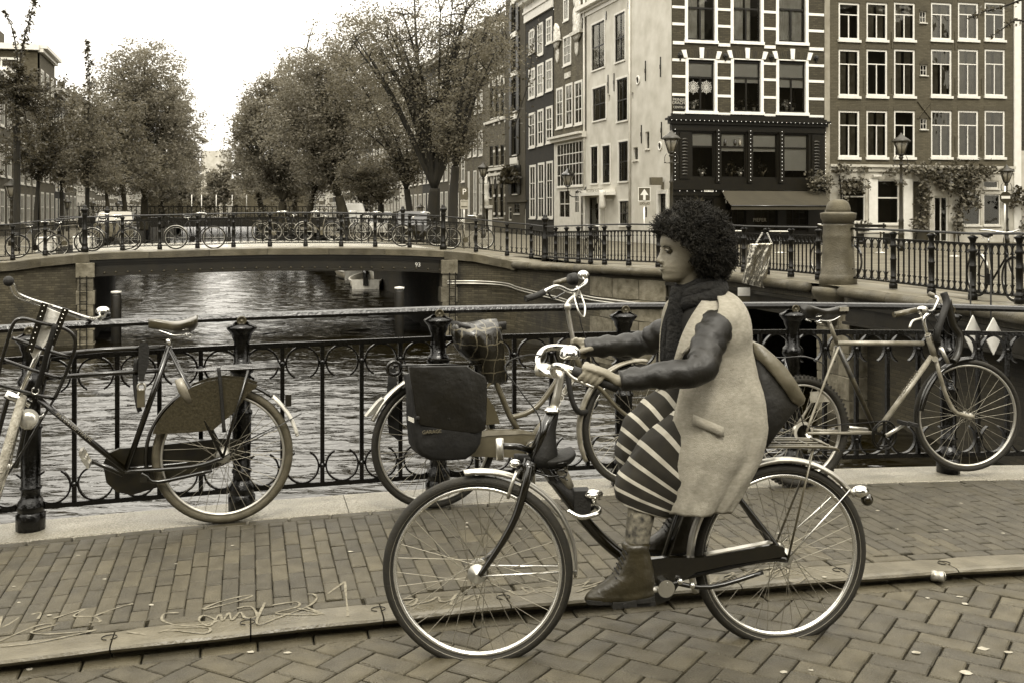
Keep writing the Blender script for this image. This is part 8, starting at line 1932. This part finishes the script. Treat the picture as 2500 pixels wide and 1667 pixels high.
P_ = [spline([l_[c_] for l_ in lap], 4) for c_ in range(2)]; nn = len(P_[0]); k_.add([P_[c_][i] for i in range(nn) for c_ in range(2)], [(2*i, 2*i+1, 2*i+3, 2*i+2) for i in range(nn-1)], True); o = k_.build('lapel', M_coat, PE); o.modifiers.new('thickness', 'SOLIDIFY').thickness = .008
def onc(x, y, o=.0):
    """point on the near side of the coat"""
    q = np.array(CT); xl, xr, hw = np.interp(y, q[:, 0], q[:, 1]), np.interp(y, q[:, 0], q[:, 2]), np.interp(y, q[:, 0], q[:, 3]); c_ = max(-1, min(1, ((xl+xr)/2-x)/((xr-xl)/2))); yy = -(hw+o+.002)*math.sqrt(max(0, 1-abs(c_)**(2/.75)))**.43; return J(x+.0, y, 0)+V((0, yy, 0))
def onc2(x, y, o=0):
    xx = x
    for _ in range(3):                              # find the coat point that is seen at this pixel
        p = onc(xx, y, o); q = J(x, y, p.y); xx = 1250+F*((AB.M @ V((q.x, 0, q.z))).x)/((AB.M @ V((q.x, 0, q.z))).y)
    return q
k_ = MB(); A1 = [onc2(1692+76*t, 1010+32*t, .015) for t in [i/8 for i in range(9)]]; A2 = [onc2(1690+78*t, 1034+33*t, .018) for t in [i/8 for i in range(9)]]
k_.add(A1+A2, [(i, i+1, i+10, i+9) for i in range(8)], True); o = k_.build('pocket_flap', M_coat, PE); o.modifiers.new('thickness', 'SOLIDIFY').thickness = .004
# striped skirt over both thighs
SK = [((1690,925),(1745,1110),.150),((1655,945),(1712,1128),.165),((1622,966),(1680,1150),.190),((1590,984),(1652,1178),.195),((1556,1012),(1630,1202),.195),((1526,1046),(1616,1222),.192),((1503,1083),(1606,1236),.188),((1487,1122),(1598,1244),.180),((1479,1158),(1590,1252),.166),((1483,1194),(1582,1256),.160),((1498,1228),(1574,1258),.152)]
NT = [(1692,950),(1658,978),(1626,1002),(1594,1026),(1562,1055),(1538,1085),(1518,1112),(1502,1138),(1491,1162),(1487,1186),(1494,1208)]
NB = [(1760,1090),(1735,1120),(1715,1145),(1700,1165),(1688,1182),(1676,1198),(1664,1210),(1652,1220),(1640,1228),(1626,1236),(1608,1243)]
FT = [(1690,925),(1655,945),(1624,966),(1594,986),(1566,1008),(1546,1034),(1532,1062),(1524,1090),(1520,1118),(1524,1146),(1534,1172)]
FBt = [(1750,1040),(1722,1065),(1698,1088),(1680,1108),(1666,1128),(1656,1146),(1650,1160),(1646,1174),(1642,1188),(1636,1200),(1626,1210)]
def thighcloth(TT, BB, cy, w0, seed):
    T_ = spline([J(*q) for q in TT], 6); B_ = spline([J(*q) for q in BB], 6); n = 40; rings = []
    for i in range(len(T_)):
        c = (T_[i]+B_[i])/2; h = (T_[i]-B_[i])/2; sec = []; u = i/len(T_); w_ = w0*(1.02-.34*u)
        for k in range(n):
            t = 2*math.pi*k/n; s_ = math.sin(t); f_ = 1+.08*mnoise.noise(V((u*9, math.cos(t)*2.2, s_*2.2+seed)))+.02*math.sin(5*t+u*16+seed)*u
            sec.append(c+h*math.copysign(abs(math.cos(t))**.85, math.cos(t))*f_+V((0, cy+w_*math.copysign(abs(s_)**.75, s_)*f_, 0)))
        rings.append(sec)
    k_ = MB(); k_.loft(rings, cap=False); sk = k_.build('skirt', M_skd, PE); sk.data.materials.append(M_skl)
    for p_ in sk.data.polygons:
        if p_.index < (len(rings)-1)*n and (p_.index//n) % 8 in (2, 3): p_.material_index = 1
    sk.modifiers.new('thickness', 'SOLIDIFY').thickness = .006
thighcloth(NT, NB, -.082, .118, 1); thighcloth(FT, FBt, .085, .118, 5)
hm = MB().loft([[J(1740, 1100)+V((.16*math.cos(t), .17*math.sin(t), 0)) for t in [2*math.pi*k/20 for k in range(20)]], [J(1725, 1000)+V((.15*math.cos(t), .165*math.sin(t), 0)) for t in [2*math.pi*k/20 for k in range(20)]]]).build('skirt', M_skd, PE)
# leggings, boots
for kk, aa, nm in ((kN, aN, 1), (kF, aF, 2)):
    k_ = MB(); limb(k_, [kk+V((.02, 0, .04)), kk.lerp(aa, .05), kk.lerp(aa, .32)+V((.012, 0, 0)), kk.lerp(aa, .7), aa], [.040, .046, .050, .045, .040], 16); k_.build('legging', M_legg, PE)
BT = [(1322,1524,1580,.040),(1328,1519,1585,.046),(1340,1521,1583,.042),(1352,1516,1588,.045),(1368,1512,1590,.044),(1384,1505,1592,.043),(1400,1494,1594,.043),(1414,1478,1596,.044),(1426,1458,1597,.045),(1436,1440,1597,.046),(1446,1430,1596,.046),(1456,1428,1595,.045),(1461,1432,1593,.042)]
rings = []
for y, xl, xr, hw in BT:
    f_, b_ = J(xl, y, -.145), J(xr, y, -.145); cx, z, rx = (f_.x+b_.x)/2, (f_.z+b_.z)/2, (b_.x-f_.x)/2; fo = min(1, max(0, (y-1395)/40)); cr = .003*math.sin(y*.45)
    rings.append([V((cx-(rx+cr)*math.copysign(abs(math.cos(t))**.85, math.cos(t)), -.145+(hw+cr)*math.sin(t)*(1-.12*fo*max(0, math.cos(t))), z)) for t in [2*math.pi*k/24 for k in range(24)]])
bt_ = MB().loft(rings).build('boot', M_boot, PE)
f0, f1 = J(1431, 1462, -.145), J(1595, 1462, -.145); z = f0.z
so_ = MB(); 
sec = [(f0.x+(f1.x-f0.x)*t, (.030+.016*math.sin(min(1, t*1.8)*1.57)-.008*(t > .4)*(t < .75)) if 0 < t < 1 else .02) for t in (0, .06, .15, .3, .45, .6, .75, .9, 1)]
so_.slab([(x, -.145-w_) for x, w_ in sec]+[(x, -.145+w_) for x, w_ in reversed(sec)], z-.010, z+.004); so_.box((f1.x-.07, -.180, z-.026), (f1.x-.002, -.11, z-.0101)); so_.build('sole', M_rubber, bt_)
lc = MB()
for j in range(6): p, q = J(1500+5*j, 1405-12*j, -.145), J(1520+4*j, 1398-12*j, -.145); lc.tube([p+V((.0, -.03, 0)), p+V((-.006, 0, .012)), p+V((0, .03, 0))], .0028, 5)
lc.build('lace', M_rubber, bt_, kind='stuff')
dl = (foot2-foot); b2 = bt_.copy(); link(b2, PE); dv = V((aF.x-aN.x+.002, (.135+.145), aF.z-aN.z-.0)); b2.location = dv
for ch in bt_.children: c_ = ch.copy(); link(c_, b2)
# bag on her back
bg_ = empty('shoulder_bag', 'dark leather satchel with a pale flap hanging behind her back', 'bag'); AB.put(bg_)
def bagsec(x, y, w_): p = J(x, y); return p, w_
def ridge(pts, y0, y1, name, m_, parent): 
    P = [J(x, y) for x, y in pts]; n_ = len(P); cx = sum(p.x for p in P)/n_; cz = sum(p.z for p in P)/n_; rings = []
    for t, s_ in ((0, .85), (.08, .97), (.5, 1.03), (.92, .97), (1, .85)): rings.append([V((cx+(p.x-cx)*s_, y0+(y1-y0)*t, cz+(p.z-cz)*s_)) for p in P])
    return MB().loft(rings).build(name, m_, parent)
ridge([(1815,842),(1838,846),(1868,872),(1898,908),(1922,944),(1934,968),(1922,985),(1896,1018),(1868,1055),(1848,1082),(1832,1060),(1820,980)], -.115, .12, 'body', mat('dark_bag_leather', .014, .6, 0, .3, 8, .3, 20), bg_)
ridge([(1812,828),(1834,832),(1862,856),(1892,886),(1918,924),(1940,962),(1936,976),(1922,984),(1906,974),(1886,944),(1858,908),(1832,878),(1815,862)], -.125, .13, 'flap', mat('tan_bag_leather', .15, .42, 0, .3, 8, .3, 20), bg_)
tb(bg_, 'shoulder_strap', [J(1832, 860, -.02), J(1815, 800, -.04), J(1795, 745, -.06), J(1765, 722, -.075), J(1740, 722, -.07)], .014, mat('tan_bag_leather', .2), 8, 4, .4)

# small litter: crushed can by the kerb, scraps
cp_ = onbridge(2289, 1412, .02); cn = empty('drink_can', 'small crumpled pale can lying on the road against the kerb', 'can', cp_, 0); 
MB().lathe([(.018, -.028), (.024, -.024), (.0235, -.008), (.0205, .0), (.024, .010), (.0235, .024), (.018, .028)], 14, M=Matrix.Rotation(math.pi/2, 3, 'Y') @ Matrix.Rotation(.5, 3, 'X')).build('shell', mat('can_metal', .35, .35, .6, .5, 30), cn, (0, 0, .012)); MB().lathe([(0, .0283), (.016, .0283), (.018, .0300), (0, .0300)], 14, M=Matrix.Rotation(math.pi/2, 3, 'Y')).build('lid', M_alu, cn, (0, 0, .012))
for x, y, lb in ((1570, 1473, 'paper scrap by the kerb under the boot'), (2160, 1418, 'paper scrap by the kerb right of the rear wheel')):
    p = onbridge(x, y, .004); o = MB().add([p+V((-.015, -.006, .002)), p+V((.012, -.01, .004)), p+V((.016, .007, .001)), p+V((-.008, .01, .005)), p+V((0, 0, .008))], [(0, 1, 4), (1, 2, 4), (2, 3, 4), (3, 0, 4)]).build('paper_scrap', M_white, fix=False); ts(o, lb, 'litter')
# parked cars on the quays
def car(p, rz, label, v, L_=4.1, H_=1.42, vn=False):
    e = empty('parked_car', label, 'car', p, rz, 'cars parked on the quays'); pt = mat('car_paint_%s' % v, v, .2, .1, .03, 3, coat=.8)
    pr = [(-L_/2, .25), (-L_/2-.03, .5), (-L_/2+.05, .78), (-L_*.27, .88), (-L_*.13, H_-.02), (0, H_), (L_*.22, H_-.03), (L_*.38, .95), (L_/2-.02, .88), (L_/2, .5), (L_/2-.03, .25)]
    if vn: pr = [(-L_/2, .25), (-L_/2-.02, .7), (-L_/2+.25, 1.05), (-L_*.3, H_-.05), (-L_*.2, H_), (L_/2-.1, H_), (L_/2, H_-.1), (L_/2, .25)]
    k_ = MB(); rings = []
    for y, s_ in ((-.82, .93), (-.80, .97), (-.70, 1), (.70, 1), (.80, .97), (.82, .93)): rings.append([V((x*(.985 if abs(y) > .75 else 1), y*(1-.14*max(0, z-.9)/.5), .25+(z-.25)*s_)) for x, z in pr])
    k_.loft(rings, smooth=False).build('body', pt, e)
    for s_ in (-1, 1):
        ww = [(-L_*.22, .92), (-L_*.12, H_-.1), (L_*.2, H_-.1), (L_*.33, .95)]; MB().prism(ww, s_*.79-.012, s_*.79+.012).build('side_window', mat('car_glass', .01, .05, coat=.6), e)
        for x in (-L_*.31, L_*.31): MB().lathe([(.14, -.1), (.30, -.1), (.315, -.06), (.315, .06), (.30, .1), (.14, .1)], 18, o=(x, s_*.75, .31), M=Matrix.Rotation(math.pi/2, 3, 'X')).lathe([(0, -.105), (.19, -.104), (.19, .104), (0, .105)], 14, o=(x, s_*.75, .31), M=Matrix.Rotation(math.pi/2, 3, 'X')).build('wheel', M_tyre, e)
        MB().ball((-L_/2+.03, s_*.58, .66), .09, 8, 6, (.6, 1.2, .8)).build('headlight', M_glass if False else M_cream, e); MB().box((L_/2-.05, s_*.6-.1, .62), (L_/2+.004, s_*.6+.1, .8)).build('tail_light', M_boot, e)
    MB().prism([(-L_*.265, .90), (-L_*.14, H_-.06), (-L_*.135, H_-.04), (-L_*.275, .90)], -.66, .66).build('windscreen', mat('car_glass', .01, .05), e); return e
zq = .262

for x, y, w_, h_, d_, lb in ((112, 590, 34, 24, 36, 'low pale box standing behind the railing at the far left'), (205, 585, 40, 22, 38, 'second low pale box left of the bridge behind the railing')):
    p = at(x, y, d_); q = d_/F; e = empty('storage_box', lb, 'box', (p.x, p.y, .256)); MB().bbox((-w_*q/2, -.25, 0), (w_*q/2, .25, h_*q*1.5), .04).build('body', M_cream, e); MB().bbox((-w_*q/2-.02, -.27, h_*q*1.5+.002), (w_*q/2+.02, .27, h_*q*1.5+.05), .02).build('lid', M_white, e)
car(V((-18.2, 50.0, .256)), CA-1.57, 'grey car parked third on the left quay', .2); car(cw_(-9.3, 9, .262), CA+1.57, 'dark car by the elm trunk on the right quay', .03); car(cw_(-9.2, 20, .262), CA+1.57, 'pale car farther along the right quay under the trees', .6)
car(cw_(-9.2, 32, .262), CA+1.57, 'white van far along the right quay', .7, 4.8, 2.0, True)
# terrace furniture before the brick house
def table(p, label):
    e = empty('terrace_table', label, 'table', p, 0, 'terrace tables'); MB().lathe([(.36, .70), (.37, .72), (.36, .735), (0, .735)], 20).build('tabletop', M_cream, e); MB().lathe([(.2, 0), (.2, .02), (.03, .05), (.03, .70)], 10).build('leg', M_alu, e); return e
for x, y, d, lb in ((2330, 600, 33, 'round terrace table before the door of the brick house'), (2150, 600, 36, 'round terrace table by the left windows of the brick house'), (1905, 600, 36, 'round terrace table before the shop awning'), (1790, 600, 37, 'round terrace table at the left of the shop front')):
    p = at(x, y, d); p.z = .262; table(p, lb)
def bench(p, rz, label):
    e = empty('bench', label, 'bench', p, rz)
    for j in range(3): MB().box((-.75, -.2+j*.14, .43), (.75, -.08+j*.14, .46)).build('slat', M_wood, e)
    for j in range(2): MB().box((-.75, .24, .55+j*.16), (.75, .27, .67+j*.16)).build('slat', M_wood, e)
    for s_ in (-.65, .65): MB().box((s_-.03, -.2, 0), (s_+.03, .24, .429)).box((s_-.03, .241, 0), (s_+.03, .2395+.06, .88)).build('leg', M_wood, e)
p = cw_(8.8, -1.2, .262); bench(p, CA, 'dark wooden bench against the brick house below the ivy')
